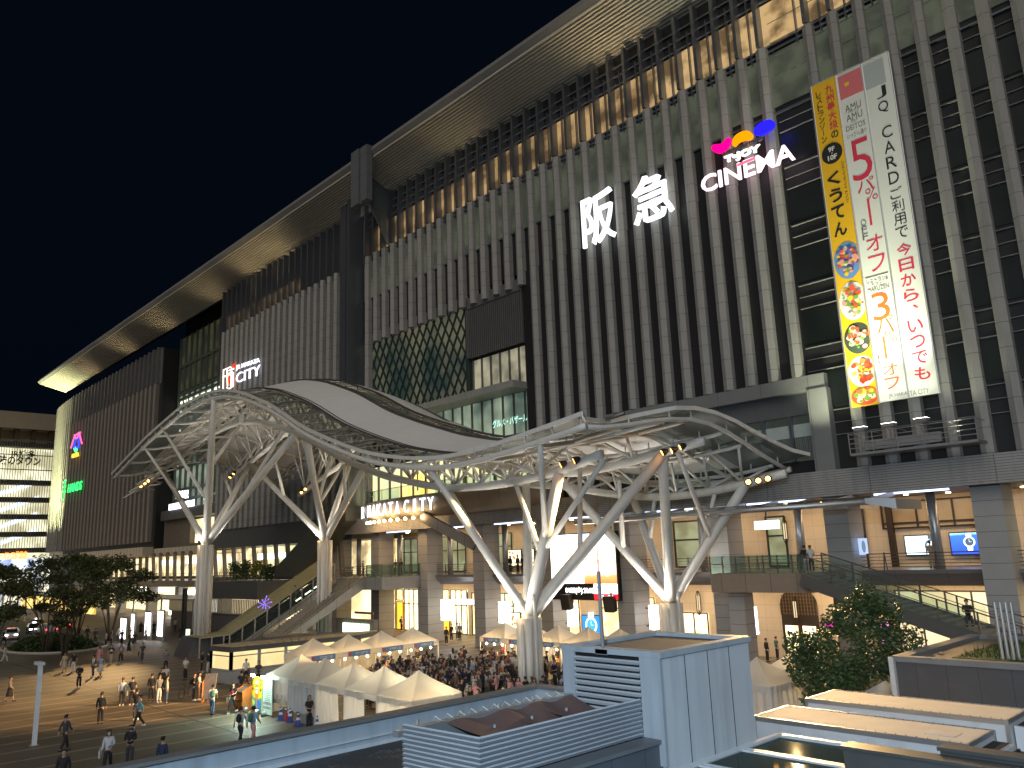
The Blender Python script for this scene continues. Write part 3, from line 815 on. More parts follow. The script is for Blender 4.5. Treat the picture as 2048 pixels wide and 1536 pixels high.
# amber floodlights clamped to the chord ends, aimed at the plaza
for pl, Y, tgt, pw in ((((1125, 928), (1152, 920)), 36, (-60, 15.5, 0), 56000), (((1328, 904), (1347, 900), (1364, 893)), 42, (-58, 17, 0), 56000), (((1496, 963), (1516, 960), (1535, 956)), 48, (-11, 25.5, 3), 26000),
                       (((282, 972), (290, 966), (297, 961)), 36, (-76, 20, 0), 26000), (((461, 953), (468, 946)), 42, (-92, 30, 0), 5000), (((603, 984), (611, 977)), 48, (-70, 36, 0), 4000)):
    for p in pl:
        c = ony(*p, Y - .5)
        d = (V(tgt) - c).normalized()
        fo = CP(MB().tube([c - d * .28, c - d * .1, c + d * .12], [.1, .2, .26], 10), 'floodlight', M['black'])
        MB().tube([c + d * .13, c + d * .15], [.17, .17], 10).build('lens', M['amberlamp'], fo)
    lamp('SPOT', 'plaza_floodlight', ony(*pl[-1], Y - .5) + (V(tgt) - c).normalized() * .5, (1, .62, .26), pw, tgt, spot_size=radians(24 if tgt[2] == 0 else 50), spot_blend=1.0, shadow_soft_size=.12)
# round loudspeaker cabinets hung under the front truss
q = ony(480, 835, 35)
CP(MB().hexa([q + V(v) for v in ((-.25, -.2, -.6), (.25, -.2, -.6), (.25, .2, -.6), (-.25, .2, -.6), (-.5, -.3, .2), (.5, -.3, .2), (.5, .3, .2), (-.5, .3, .2))]), 'loudspeaker', M['white'], False)
# ================================================================== signs on the front
def sign(name, label, Y, p):
    c = ony(*p, Y)
    return thing(name, label, 'sign', c)
white5 = emit('sign_white', (.93, .98, 1), 1.15)
SG = sign('rooftop_kanji_sign', 'pair of glowing white kanji letters high on the fins beside the cinema sign', 51.3, (1250, 420))
for ch, (x0, y0, x1, y1) in (("阪", (1164, 381, 1230, 489)), ("急", (1265, 343, 1346, 443))):
    a, b = ony(x0, (y0 + y1) / 2, 51.2), ony(x1, (y0 + y1) / 2, 51.2)
    zc = ony((x0 + x1) / 2, y0, 51.2).z, ony((x0 + x1) / 2, y1, 51.2).z
    mb = MB()
    put_text(mb, ch, ((a.x + b.x) / 2, 51.2, sum(zc) / 2), EX, EZ, w=b.x - a.x, h=(zc[0] - zc[1]) * .96, bold=.008, depth=.25)
    mb.build('letter', white5, SG)
SG = sign('cinema_sign', 'cinema sign of pink, orange and blue shapes over white letters on the fins', 51.3, (1495, 320))
def blob(name, m, pl):
    c = [ony(x, y, 51.1) for x, y in pl]
    MB().prism([(p.x, p.z) for p in c], 51.0, 51.25, axis='y').build(name, m, SG)
def smooth_poly(P, n=5):
    out = []
    L = len(P)
    for i in range(L):
        p0, p1, p2, p3 = (V((*P[(i + j) % L], 0)) for j in (-1, 0, 1, 2))
        for k in range(n):
            t = k / n
            v = .5 * ((2 * p1) + (p2 - p0) * t + (2 * p0 - 5 * p1 + 4 * p2 - p3) * t * t + (3 * p1 - p0 - 3 * p2 + p3) * t ** 3)
            out.append((v.x, v.y))
    return out
cc = lambda L: [(1100 + x * .2929, 150 + y * .2929) for x, y in L]
blob('pink_shape', emit('sign_pink', (1, .0, .22), .95), smooth_poly(cc([(1108, 490), (1115, 520), (1155, 535), (1200, 515), (1235, 460), (1232, 432), (1205, 437), (1175, 470), (1130, 476)])))
blob('orange_shape', emit('sign_orange', (1, .28, .0), .95), smooth_poly(cc([(1250, 480), (1262, 488), (1290, 460), (1330, 445), (1370, 440), (1383, 412), (1360, 385), (1315, 388), (1270, 415), (1250, 450)])))
blob('blue_shape', emit('sign_blue', (.015, .01, 1), 1.1), smooth_poly(cc([(1395, 390), (1410, 412), (1455, 408), (1515, 370), (1533, 330), (1510, 307), (1460, 318), (1412, 350)])))
def tline(body, bl, br, tl, Y, m, name, par, bold=.02, depth=.15, shear=0):
    a, b, c = ony(*bl, Y), ony(*br, Y), ony(*tl, Y)
    mb = MB()
    put_text(mb, body, a, b - a, V((0, 0, 1)) if abs((b - a).normalized().z) < .3 else EZ, w=(b - a).length, h=(c - a).length, bold=bold, depth=depth, shear=shear, center=False)
    return mb.build(name, m, par)
tline("T•JOY", cc([(1195, 615)])[0], cc([(1440, 530)])[0], cc([(1185, 560)])[0], 51.1, white5, 'letter_row', SG, .05)
tline("CINEMA", cc([(1040, 812)])[0], cc([(1675, 575)])[0], cc([(1030, 700)])[0], 51.1, emit('sign_pale_pink', (1, .74, .88), 1.2), 'letter_row', SG, .012)
tline("ENTERTAINMENT COMPLEX", cc([(1185, 555)])[0], cc([(1460, 440)])[0], cc([(1183, 530)])[0], 51.15, mat('dim_sign_letter', (.22, .2, .2), .6), 'letter_row', SG, .0)
a = ony(*cc([(1345, 597)])[0], 51.0)
MB().box(a.x - .75, a.x + .7, 50.85, 50.95, a.z - .05, a.z + .12).build('red_bar', emit('sign_red', (1, .05, .08), 2.5), SG)
SG = sign('emblem_sign', 'white and red square emblem with small glowing city lettering above the canopy', 51.3, (483, 745))
e = emit('sign_emblem', (1, .86, .74), 1.3)
P = lambda x, y: ony(220 + x * .25, 700 + y * .25, 51.2)
mb = MB()
for pl in (((905, 310), (908, 160), (965, 135)), ((935, 150), (940, 290)), ((905, 215), (960, 200)), ((950, 165), (990, 150)), ((972, 140), (968, 300)), ((940, 190), (985, 180), (985, 290), (950, 312), (935, 300))):
    mb.tube([P(*q) for q in pl], .11, 6)
mb.ball(P(975, 188), .32, 8, 6)
mb.build('emblem', e, SG)
MB().ball(P(957, 238), .62, 12, 8, sq=(.8, .3, 1.25)).ball(P(996, 126), .3, 8, 6).build('red_dot', emit('sign_red_dot', (1, .02, .0), 1.5), SG)
tline("JR HAKATA", (472, 742), (519, 727), (471, 732), 51.2, emit('sign_pale', (.82, .84, 1), 1.2), 'letter_row', SG, .0)
tline("CITY", (472, 767), (520, 750), (471, 748), 51.2, emit('sign_pale2', (.82, .84, 1), 1.2), 'letter_row', SG, .0)
SG = sign('station_name_sign', 'white station name lettering over the lit shop window behind the left tree column', 53.2, (360, 1005))
tline("HAKATA STATION", (338, 1021), (388, 1012), (338, 1009), 53.2, emit('sign_lilac', (.86, .84, 1), 2.2), 'letter_row', SG, .02)
tline("博多駅", (353, 999), (376, 996), (353, 983), 53.2, emit('sign_lilac2', (.9, .9, 1), 2.2), 'letter_row', SG, .02)
SG = sign('hands_sign', 'green glowing letter sign low on the brown finned wing', 51.5, (146, 976))
gr = emit('sign_green', (.02, 1, .16), 1.3)
tline("HANDS", (135, 986), (163, 979), (135, 970), 51.5, gr, 'letter_row', SG, .005, shear=.15)
mb = MB(); put_text(mb, "手", ony(128.5, 979, 51.5), EX, EZ, w=2.6, h=4.6, bold=.0, depth=.15); mb.build('emblem', gr, SG)
SG = sign('neon_emblem_sign', 'pink, blue and green neon emblem over small yellow letters on the brown wing', 51.5, (152, 885))
P = lambda x, y: ony(x * .2213, 790 + y * .2213, 51.4)
for nm, col, L in (('pink_tube', (1, .12, .35), [((640, 480), (675, 370), (715, 340), (740, 440)), ((672, 360), (690, 400), (725, 335))]), ('blue_tube', (.03, .06, 1), [((670, 440), (665, 470), (684, 490), (712, 470), (712, 390), (690, 400), (672, 450), (700, 480))]), ('green_tube', (.1, 1, .25), [((668, 480), (675, 500), (685, 515), (695, 500), (697, 480)), ((684, 470), (685, 515))])):
    mb = MB()
    for pl in L: mb.tube([P(*q) for q in pl], .17, 6)
    mb.build(nm, emit('neon_' + nm, col, 1.2), SG)
tline("PLAZA", (144, 916), (157, 912), (144, 909), 51.4, emit('sign_yellow', (1, .55, .02), 2.0), 'letter_row', SG, .04)
# curved name on the balcony and its row of little spotlights
SG = sign('curved_name_sign', 'white letters curving along the dark balcony front under the canopy', 49.4, (810, 1015))
name = "JR HAKATA CITY"
def px_of(w):
    d = w - CAM
    return 1024 + FPX * d.dot(CR) / d.dot(_fw)
tt = []
for tx in (724, 732, 738, 743, 752.5, 763, 774, 786, 799, 808, 817, 834, 849.5, 866):
    tt.append(min([k / 800 for k in range(60, 420)], key=lambda t: abs(px_of(bal(t) + V((0, 0, 14))) - tx)))
for ch, t in zip(name, tt):
    if ch == ' ': continue
    p, p2 = bal(t), bal(t + .01)
    ux = (p2 - p).normalized()
    n = ux.cross(EZ)
    q = p + V((0, .12, 14.0)) + n * .42
    w = (bal(t + .012) - bal(t)).length / .012 * 1.0
    i_ = name.index(ch) if False else tt.index(t)
    gap = (bal(tt[min(i_ + 1, 13)]) - bal(tt[max(i_ - 1, 0)])).length / (2 if 0 < i_ < 13 else 1)
    w = min(gap * .72, 1.5) * (.4 if ch == 'I' else 1)
    mb = MB(); put_text(mb, ch, q, ux, EZ, w=w, h=1.3, bold=.004, depth=.06)
    mb.build('letter', emit('name_white', (.9, .95, 1), 1.7) if 'NM' not in M else M['NM'], SG)
    M['NM'] = bpy.data.materials['name_white']
mb = MB(); mb2 = MB()
for k in range(10):
    p = bal(.20 + .032 * k) + V((0, -.15, 12.75))
    mb.ball(p, .16, 8, 6)
    mb2.tube([p, p + V((0, .8, .1))], .03, 5)
LR = thing('spotlight_row', 'row of small warm spotlights hung below the curved name sign', 'spotlights', bal(.34) + V((0, 0, 12.7)))
mb.build('bulb', emit('row_bulb', (1, .62, .25), 30), LR); mb2.build('bracket', M['railm'], LR)
for k in (.24, .34, .44): lamp('POINT', 'name_spot', bal(k) + V((0, -.5, 12.6)), (1, .65, .3), 140, shadow_soft_size=.2)
SP(MB().beam((-66.5, 49.6, 12.8), (-61.8, 52.6, 9.7), .9, 1.0), 'diagonal_strut', M['smooth_band'])
# ================================================================== three tall advertising banners with lamps and gantry
Yb = 50.7
bx0, bx1 = ony(1621, 176, Yb).x, ony(1776, 100, Yb).x
bzt, bzb = ony(1700, 138, Yb).z, ony(1790, 800, Yb).z
bw = (bx1 - bx0) / 3
vin_w = mat('banner_white', (.70, .70, .64), .5, var=.03)
vin_y = mat('banner_yellow', (.80, .45, .015), .5, var=.03)
red, org, blk = mat('print_red', (.62, .03, .07), .6, var=0), mat('print_orange', (.75, .14, .02), .6, var=0), M['ink']
def banner(i, label, m, zb):
    b = thing('advertising_banner', label, 'banner', (bx0 + bw * (i + .5), Yb, zb), group='tall lit banners on the front')
    x0, x1 = bx0 + bw * i + .06, bx0 + bw * (i + 1) - .06
    MB().box(x0, x1, Yb, Yb + .04, zb, bzt).build('vinyl_sheet', m, b)
    MB().tube([(x0 - .04, Yb + .05, bzt + .06), (x1 + .04, Yb + .05, bzt + .06)], .07, 8).tube([(x0 - .04, Yb + .05, zb), (x0 - .04, Yb + .05, bzt)], .05, 8).tube([(x1 + .04, Yb + .05, zb), (x1 + .04, Yb + .05, bzt)], .05, 8).build('frame', M['steel'], b)
    return b
def zz(x, y): return ony(x, y, Yb).z
def vtext(b, chars, xc, z0, z1, m, w=None, bold=0.0, name='lettering', fit=.92):
    """stacked characters from height z0 (top) down to z1"""
    mb = MB()
    n = len(chars)
    for i, ch in enumerate(chars):
        if ch == ' ': continue
        h = (z0 - z1) / n
        z = z0 - h * (i + .5)
        if ch == 'ー': mb.box(xc - .05 * w, xc + .05 * w, Yb - .012, Yb - .004, z - h * .42, z + h * .42); continue
        if ch == '、':
            put_text(mb, ch, (xc + .2 * w, Yb - .008, z + h * .2), EX, EZ, w=w * .35, h=h * .3, bold=bold); continue
        put_text(mb, ch, (xc, Yb - .008, z), EX, EZ, w=w, h=h * fit, bold=bold)
    mb.build(name, m, b)
B1 = banner(0, 'yellow banner with red and black lettering above pictures of dishes', vin_y, ony(1730, 812, Yb).z)
B2 = banner(1, 'middle white banner with a big red five and an orange three', vin_w, ony(1786, 801, Yb).z)
B3 = banner(2, 'white banner with black then red stacked letters nearest the right edge', vin_w, ony(1853, 790, Yb).z)
c1, c2, c3 = bx0 + bw * .5, bx0 + bw * 1.5, bx0 + bw * 2.5
vtext(B1, "九州最大級の"[:5], c1 + bw * .2, zz(1650, 172), zz(1660, 262), red, bw * .32, .02)
vtext(B1, "の", c1 + bw * .2, zz(1662, 263), zz(1664, 279), blk, bw * .28, .02)
vtext(B1, "レストランゾーン", c1 - bw * .22, zz(1633, 184), zz(1645, 288), blk, bw * .22, .01)
mb = MB(); zc_ = zz(1660, 308)
mb.prism([(c1 + bw * .4 * cos(2 * pi * k / 28), zc_ + bw * .42 * sin(2 * pi * k / 28)) for k in range(28)], Yb - .01, Yb - .005, axis='y'); mb.build('black_disc', blk, B1)
mb = MB(); put_text(mb, "9F", (c1, Yb - .014, zc_ + .3), EX, EZ, h=.36, bold=.03); put_text(mb, "10F", (c1, Yb - .014, zc_ - .3), EX, EZ, h=.38, bold=.03); mb.box(c1 - .04, c1 + .04, Yb - .014, Yb - .012, zc_ - .03, zc_ + .04); mb.build('floor_lettering', vin_w, B1)
vtext(B1, "くうてん", c1 - bw * .06, zz(1672, 338), zz(1680, 476), blk, bw * .5, .03, fit=.8)
vtext(B1, "シティダイニング", c1 + bw * .34, zz(1680, 322), zz(1690, 408), blk, bw * .11)
def dish(y0, y1, plate, cols_, seed, x=0):
    z0, z1 = zz(1690 + x, y0), zz(1690 + x, y1)
    zc, r = (z0 + z1) / 2, (z0 - z1) / 2
    rr = random.Random(seed)
    mb = MB()
    ms = [plate] + cols_
    def disc(cx, cz, a, b, yy, mi, n=14):
        q = [(min(max(cx + a * cos(2 * pi * k / n), c1 - bw / 2 + .08), c1 + bw / 2 - .08), cz + b * sin(2 * pi * k / n)) for k in range(n)]
        mb.prism(q, yy - .003, yy, mi, axis='y')
    disc(c1 + .1, zc, bw * .5, r * .95, Yb - .004, 0, 28)
    for k in range(46):
        a, d = rr.random() * 2 * pi, rr.random() ** .6 * .72
        s = .06 + .13 * rr.random()
        disc(c1 + .1 + bw * .5 * d * cos(a), zc + r * d * sin(a), s * 1.2, s, Yb - .008 - .0012 * k, 1 + rr.randrange(len(cols_)), 9)
    mb.build('dish_picture', ms, B1)
cl = lambda n, *c: mat(n, c, .6, var=0)
ink = {n: cl('print_' + n, *c) for n, c in dict(plate_blue=(.12, .25, .5), cream=(.8, .72, .5), green=(.16, .32, .04), tomato=(.7, .08, .03), egg=(.8, .5, .03), pink=(.75, .3, .28), chili=(.45, .04, .01), brown=(.4, .16, .04), bowl=(.03, .05, .035), violet=(.2, .08, .35)).items()}
dish(482, 562, ink['plate_blue'], [ink['cream'], ink['green'], ink['tomato'], ink['egg'], ink['violet'], ink['pink']], 1)
dish(562, 645, vin_w, [ink['tomato'], ink['egg'], ink['cream'], ink['pink'], ink['green'], ink['egg']], 2, 8)
dish(645, 712, ink['bowl'], [ink['cream'], ink['pink'], ink['tomato'], ink['cream'], ink['green']], 3, 14)
dish(712, 778, vin_w, [ink['chili'], ink['egg'], ink['brown'], ink['tomato'], ink['chili']], 4, 22)
dish(772, 812, ink['tomato'], [ink['cream'], ink['egg'], ink['green'], ink['brown'], ink['cream']], 5, 34)
def para(b, body, xc, z, h, m, bold=0.0, w=None): 
    mb = MB(); put_text(mb, body, (xc, Yb - .008, z), EX, EZ, h=h, w=w, bold=bold); mb.build('lettering', m, b)
MB().box(c2 - bw * .42, c2 + bw * .46, Yb - .01, Yb - .004, zz(1702, 192), zz(1695, 146)).build('pink_card', mat('print_card', (.65, .16, .17), .5, var=0), B2)
MB().box(c3 - bw * .46, c3 + bw * .28, Yb - .01, Yb - .004, zz(1745, 176), zz(1745, 124)).build('grey_card', mat('print_card_grey', (.42, .45, .44), .4, var=0), B3)
para(B2, "JQ CARD", c2 + .1, zz(1698, 156), .22, blk)
MB().box(c2 - .35, c2 - .05, Yb - .014, Yb - .011, zz(1698, 170), zz(1698, 162)).build('card_chip', ink['egg'], B2)
greyt = mat('print_grey', (.12, .12, .11), .6, var=0)
for s_, y, h, w in (("AMU", 212, .5, bw * .6), ("HAKATA", 220, .17, bw * .4), ("AMU", 232, .5, bw * .6), ("EST", 241, .17, bw * .25), ("DEITOS", 253, .38, bw * .72), ("いっぴん通り", 269, .36, bw * .72)): para(B2, s_, c2, zz(1708, y), h, greyt, 0, w)
para(B2, "5", c2 + .05, (zz(1718, 277) + zz(1724, 360)) / 2, zz(1718, 277) - zz(1724, 360), red, -.005, bw * .75)
vtext(B2, "パ", c2 + .1, zz(1722, 358), zz(1726, 386), red, bw * .62)
vtext(B2, "ー", c2 + .12, zz(1728, 395), zz(1736, 458), red, bw * .8)
para(B2, "%", c2 + bw * .22, zz(1743, 388), .85, red, -.01)
vtext(B2, "OFF", c2 - bw * .2, zz(1722, 440), zz(1726, 482), greyt, bw * .2)
vtext(B2, "オフ", c2 + .15, zz(1740, 468), zz(1748, 548), red, bw * .6, fit=.8)
MB().box(c2 - bw * .4, c2 + bw * .4, Yb - .01, Yb - .005, zz(1748, 553), zz(1748, 551)).build('rule_line', greyt, B2)
for s_, y, w in (("レストラン&", 560, bw * .75), ("カフェ、", 569, bw * .45), ("MARUZEN", 577, bw * .75)): para(B2, s_, c2, zz(1752, y), .3, greyt, 0, w)
para(B2, "3", c2, (zz(1757, 585) + zz(1763, 640)) / 2, zz(1757, 585) - zz(1763, 640), org, -.005, bw * .6)
vtext(B2, "パ", c2 + .1, zz(1762, 632), zz(1766, 668), org, bw * .6)
vtext(B2, "ー", c2 - .1, zz(1768, 668), zz(1774, 722), org, bw * .8)
para(B2, "%", c2 + bw * .2, zz(1784, 672), .8, org, -.01)
vtext(B2, "OFF", c2 - bw * .26, zz(1764, 696), zz(1768, 728), greyt, bw * .17)
vtext(B2, "オフ", c2 + .05, zz(1780, 724), zz(1788, 780), org, bw * .5, fit=.8)
para(B2, "JR HAKA", c2 + bw * .16, zz(1790, 791), .3, greyt, 0, bw * .62)
vtext(B3, "JQ", c3 + .1, zz(1755, 172), zz(1760, 232), blk, bw * .36, fit=.8)
vtext(B3, "CARD", c3 + .1, zz(1768, 250), zz(1780, 374), blk, bw * .36, fit=.76)
vtext(B3, "ご利用で", c3 + .1, zz(1783, 376), zz(1797, 480), blk, bw * .42, fit=.86)
vtext(B3, "今日から、いつでも", c3 + .08, zz(1805, 484), zz(1838, 764), red, bw * .5, .015, fit=.8)
para(B3, "TA CITY", c3 - bw * .14, zz(1848, 782), .3, greyt, 0, bw * .62)
G = thing('maintenance_gantry', 'grey railed steel gantry below the tall banners', 'gantry', (ony(1820, 890, 50).x, 50.5, ony(1820, 890, 50).z))
gx0, gx1 = ony(1700, 900, 49.6).x, ony(1955, 870, 49.6).x
gz = ony(1825, 893, 49.6).z
MB().box(gx0, gx1, 49.6, 51.2, gz - .15, gz).build('platform', M['steel'], G)
mb = MB()
for k in range(4): mb.tube([(gx0, 49.6, gz + .3 + .3 * k), (gx1, 49.6, gz + .3 + .3 * k)], .025, 6)
for k in range(6):
    xx = gx0 + (gx1 - gx0) * k / 5
    mb.tube([(xx, 49.6, gz - .1), (xx, 49.6, gz + 1.25)], .035, 6).tube([(xx, 49.6, gz + 1.2), (xx, 51.2, gz + 1.2)], .025, 6)
mb.build('railing', M['steel'], G)
MB().box(gx0 + .8, gx0 + (gx1 - gx0) * .72, 50.0, 50.3, gz + .15, gz + .75).build('kick_panel', M['fascia'], G)
for k, p in enumerate(((1720, 857), (1778, 849), (1843, 839))):
    c = ony(*p, 50.0)
    L = thing('banner_floodlight', ('left floodlight' if k == 0 else 'middle floodlight' if k == 1 else 'right floodlight') + ' on the gantry below the tall banners', 'floodlight', c - V((0, 0, .6)), group='floodlights under the banners')
    MB().hexa([c + V(v) for v in ((-.3, -.2, -.16), (.3, -.2, -.16), (.3, .25, -.16), (-.3, .25, -.16), (-.42, -.28, .06), (.42, -.28, .06), (.42, .3, .06), (-.42, .3, .06))]).build('lamp_head', M['steel'], L)
    MB().box(c.x - .38, c.x + .38, 49.76, 50.26, c.z + .061, c.z + .08).build('lens', emit('flood_lens', (.98, 1, .9), 12), L)
    MB().tube([(c.x, 50.1, gz), (c.x, 50.1, c.z - .15)], .05, 6).build('post', M['steel'], L)
    for tz, pw in ((24, 380), (37, 5200)):
        lamp('SPOT', 'banner_flood', c + V((0, -1.0, .35)), (.96, 1, .72), pw, (c.x - .4, 51.2, tz), spot_size=radians(90 if tz < 30 else 52), spot_blend=.9, shadow_soft_size=.2)

for xx in (gx0 - .9, gx0 - 2.6, gx1 - 1.0):  # assumed spots without fixtures, added to light the fins beside the banners
    lamp('SPOT', 'assumed_fin_uplight', (xx, 49.8, gz + .3), (.95, 1, .70), 1500 if xx < gx0 else 500, (xx + .2, 52.2, gz + 16), spot_size=radians(80), spot_blend=.9, shadow_soft_size=.2)
# ================================================================== screens and signs of the arcade
def gradient_emit(name, stops, strength, z0, z1):
    """a picture shown on a screen: colour bands by height on the screen itself"""
    m = bpy.data.materials.new(name); m.use_nodes = True
    nt = m.node_tree; b = nt.nodes["Principled BSDF"]
    g = nt.nodes.new("ShaderNodeNewGeometry"); sp = nt.nodes.new("ShaderNodeSeparateXYZ")
    nt.links.new(g.outputs['Position'], sp.inputs[0])
    n = _noise(nt, 1.0, 5, vec=g.outputs['Position']); n.inputs['Scale'].default_value = 1.6
    f = _math(nt, 'DIVIDE', _math(nt, 'SUBTRACT', sp.outputs[2], z0), z1 - z0)
    f = _math(nt, 'ADD', f, _math(nt, 'MULTIPLY', _math(nt, 'SUBTRACT', n.outputs[0], .5), .14))
    r = nt.nodes.new("ShaderNodeValToRGB")
    el = r.color_ramp.elements
    while len(el) > 1: el.remove(el[0])
    el[0].position, el[0].color = stops[0][0], (*stops[0][1], 1)
    for p, c in stops[1:]:
        e_ = el.new(p); e_.color = (*c, 1)
    nt.links.new(f, r.inputs[0]); nt.links.new(r.outputs[0], b.inputs['Emission Color'])
    b.inputs['Emission Strength'].default_value = strength
    b.inputs['Base Color'].default_value = (.05, .05, .05, 1)
    return m
SCY = 52.2
a_, b_ = ony(1100, 1072, SCY), ony(1235, 1180, SCY)
sx0, sx1, sz1, sz0 = a_.x, ony(1232, 1130, SCY).x, ony(1165, 1068, SCY).z, ony(1170, 1198, SCY).z
SCR = thing('video_screen', 'giant bright video screen showing a beach at sunset between the granite columns', 'screen', ((sx0 + sx1) / 2, SCY, sz0))
MB().box(sx0 - .15, sx1 + .15, SCY + .02, SCY + .6, sz0 - .1, sz1 + .1).build('cabinet', M['black'], SCR)
xm_ = ony(1167, 1130, SCY).x; zb_ = ony(1170, 1167, SCY).z
MB().box(sx0, xm_, SCY - .02, SCY, zb_, sz1).build('bright_panel', gradient_emit('screen_sky', [(0, (1, .95, .85)), (.45, (1, .95, .62)), (.6, (1, .98, .9)), (1, (.9, .97, 1))], 3.2, zb_, sz1), SCR)
MB().box(xm_, sx1, SCY - .02, SCY, zb_, sz1).build('beach_picture', gradient_emit('screen_beach', [(0, (.55, .14, .04)), (.14, (.75, .25, .08)), (.2, (.9, .45, .35)), (.34, (.95, .62, .5)), (.44, (.62, .3, .25)), (.47, (1, .65, .4)), (.6, (1, .85, .6)), (.8, (.85, .92, 1)), (1, (.5, .72, 1))], 2.0, zb_, sz1), SCR)
xk = ony(1188, 1180, SCY).x
mb = MB(); put_text(mb, "06/05(金) 20:18", ((sx0 + xk) / 2 + .8, SCY - .03, (zb_ + sz0) / 2 + .05), EX, EZ, w=(xk - sx0) * .66, h=.62, bold=.02)
mb.build('time_lettering', emit('time_white', (1, 1, .95), 4), SCR)
MB().box(xk, sx1, SCY - .02, SCY, sz0 + .45, zb_ - .03).build('card_panel', emit('card_white', (1, .98, .95), 2.6), SCR)
MB().box(xk, sx1, SCY - .02, SCY, sz0, sz0 + .43).build('red_panel', emit('card_red', (1, .01, .02), 1.8), SCR)
mb = MB(); put_text(mb, "九州カード", ((xk + sx1) / 2, SCY - .03, (zb_ + sz0 + .45) / 2), EX, EZ, w=(sx1 - xk) * .8, h=.5, bold=.01); mb.build('card_lettering', blk, SCR)
mb = MB(); put_text(mb, "VISA", (xk + (sx1 - xk) * .32, SCY - .03, sz0 + .22), EX, EZ, w=.7, h=.24, bold=.03); put_text(mb, "JCB", (xk + (sx1 - xk) * .7, SCY - .03, sz0 + .22), EX, EZ, w=.6, h=.24, bold=.03); mb.build('brand_lettering', emit('brand_white', (1, 1, 1), 3), SCR)
lamp('AREA', 'screen_glow', ((sx0 + sx1) / 2, SCY - .3, 7.8), (1, .88, .75), 420, ((sx0 + sx1) / 2, 30, 5), shape='RECTANGLE', size=7, size_y=4)
def wallscreen(px, Y, name, label, m, cat='screen', frame=.08):
    (x0, y0), (x1, y1) = px
    a, b = ony(x0, y0, Y), ony(x1, y1, Y)
    t = thing(name, label, cat, ((a.x + b.x) / 2, Y, b.z))
    MB().box(a.x - frame, b.x + frame, Y + .02, Y + .14, b.z - frame, a.z + frame).build('frame', M['black'], t)
    MB().box(a.x, b.x, Y - .01, Y + .02, b.z, a.z).build('display', m, t)
    return t, a, b
def watch(t, x, z, r, Y, m, m2):
    mb = MB()
    mb.prism([(x + r * cos(2 * pi * k / 24), z + r * sin(2 * pi * k / 24)) for k in range(24)], Y - .016, Y - .012, 0, 'y')
    mb.prism([(x + .74 * r * cos(2 * pi * k / 24), z + .74 * r * sin(2 * pi * k / 24)) for k in range(24)], Y - .022, Y - .018, 1, 'y')
    for s_ in (1, -1): mb.prism([(x - .5 * r, z + s_ * r), (x + .5 * r, z + s_ * r), (x + .42 * r, z + s_ * r * 1.6), (x - .42 * r, z + s_ * r * 1.6)], Y - .014, Y - .011, 0, 'y')
    mb.box(x - .03 * r, x + .03 * r, Y - .026, Y - .024, z, z + .55 * r, 0).box(x, x + .4 * r, Y - .026, Y - .024, z - .03 * r, z + .03 * r, 0)
    mb.build('watch_picture', [m, m2], t)
wd = emit('watch_dark', (.10, .14, .2), .8); wl = emit('watch_light', (.75, .88, 1), 1.5)
t, a, b = wallscreen(((1809, 1073), (1879, 1108)), 59.7, 'wall_screen', 'pale blue wall screen with a watch drawing behind the steel column', emit('screen_pale', (.62, .82, .88), 1.5))
watch(t, a.x + (b.x - a.x) * .82, (a.z + b.z) / 2 - .1, .5, 59.7, wd, emit('screen_pale2', (.7, .9, .95), 1.5))
mb = MB(); put_text(mb, "MASTERPIECE", (a.x + (b.x - a.x) * .36, 59.68, (a.z + b.z) / 2 + .2), EX, EZ, w=1.6, h=.13); mb.build('lettering', wd, t)
t, a, b = wallscreen(((1899, 1067), (1981, 1107)), 59.7, 'wall_screen', 'deep blue wall screen with a watch over the sea near the right edge', gradient_emit('screen_sea', [(0, (.01, .06, .42)), (.42, (.02, .12, .6)), (.5, (.35, .7, 1)), (.62, (.12, .35, .9)), (1, (.01, .07, .5))], 1.7, 7.9, 10.2))
watch(t, (a.x + b.x) / 2, (a.z + b.z) / 2 + .1, .36, 59.7, wl, wd)
t, a, b = wallscreen(((1164, 1231), (1202, 1270)), 59.7, 'poster_case', 'blue lit poster case with a round dial on the ground floor behind the tents', emit('poster_blue', (.02, .2, .62), 1.2), 'poster')
watch(t, (a.x + b.x) / 2, (a.z + b.z) / 2, .75, 59.7, wl, emit('poster_blue2', (.05, .4, .8), 1.0))
pc = emit('poster_cream', (1, .86, .52), 1.5); pr = emit('poster_print', (.8, .25, .08), .8)
for px, lab in ((((1015, 1101), (1042, 1131)), 'wide yellow lit poster upstairs left of the big screen'), (((1053, 1099), (1068, 1131)), 'narrow lit poster upstairs with a large black figure'), (((1021, 1226), (1040, 1258)), 'yellow lit poster on the ground floor just above the tent peaks')):
    t, a, b = wallscreen(px, 59.7, 'poster_case', lab, pc, 'poster')
    mb = MB(); rr = random.Random(len(lab))
    for k in range(7):
        x, z = a.x + (b.x - a.x) * rr.uniform(.15, .85), b.z + (a.z - b.z) * rr.uniform(.12, .88)
        mb.prism([(x + .18 * cos(2 * pi * j / 12), z + .14 * sin(2 * pi * j / 12)) for j in range(12)], 59.67, 59.675, axis='y')
    mb.build('print', pr, t)
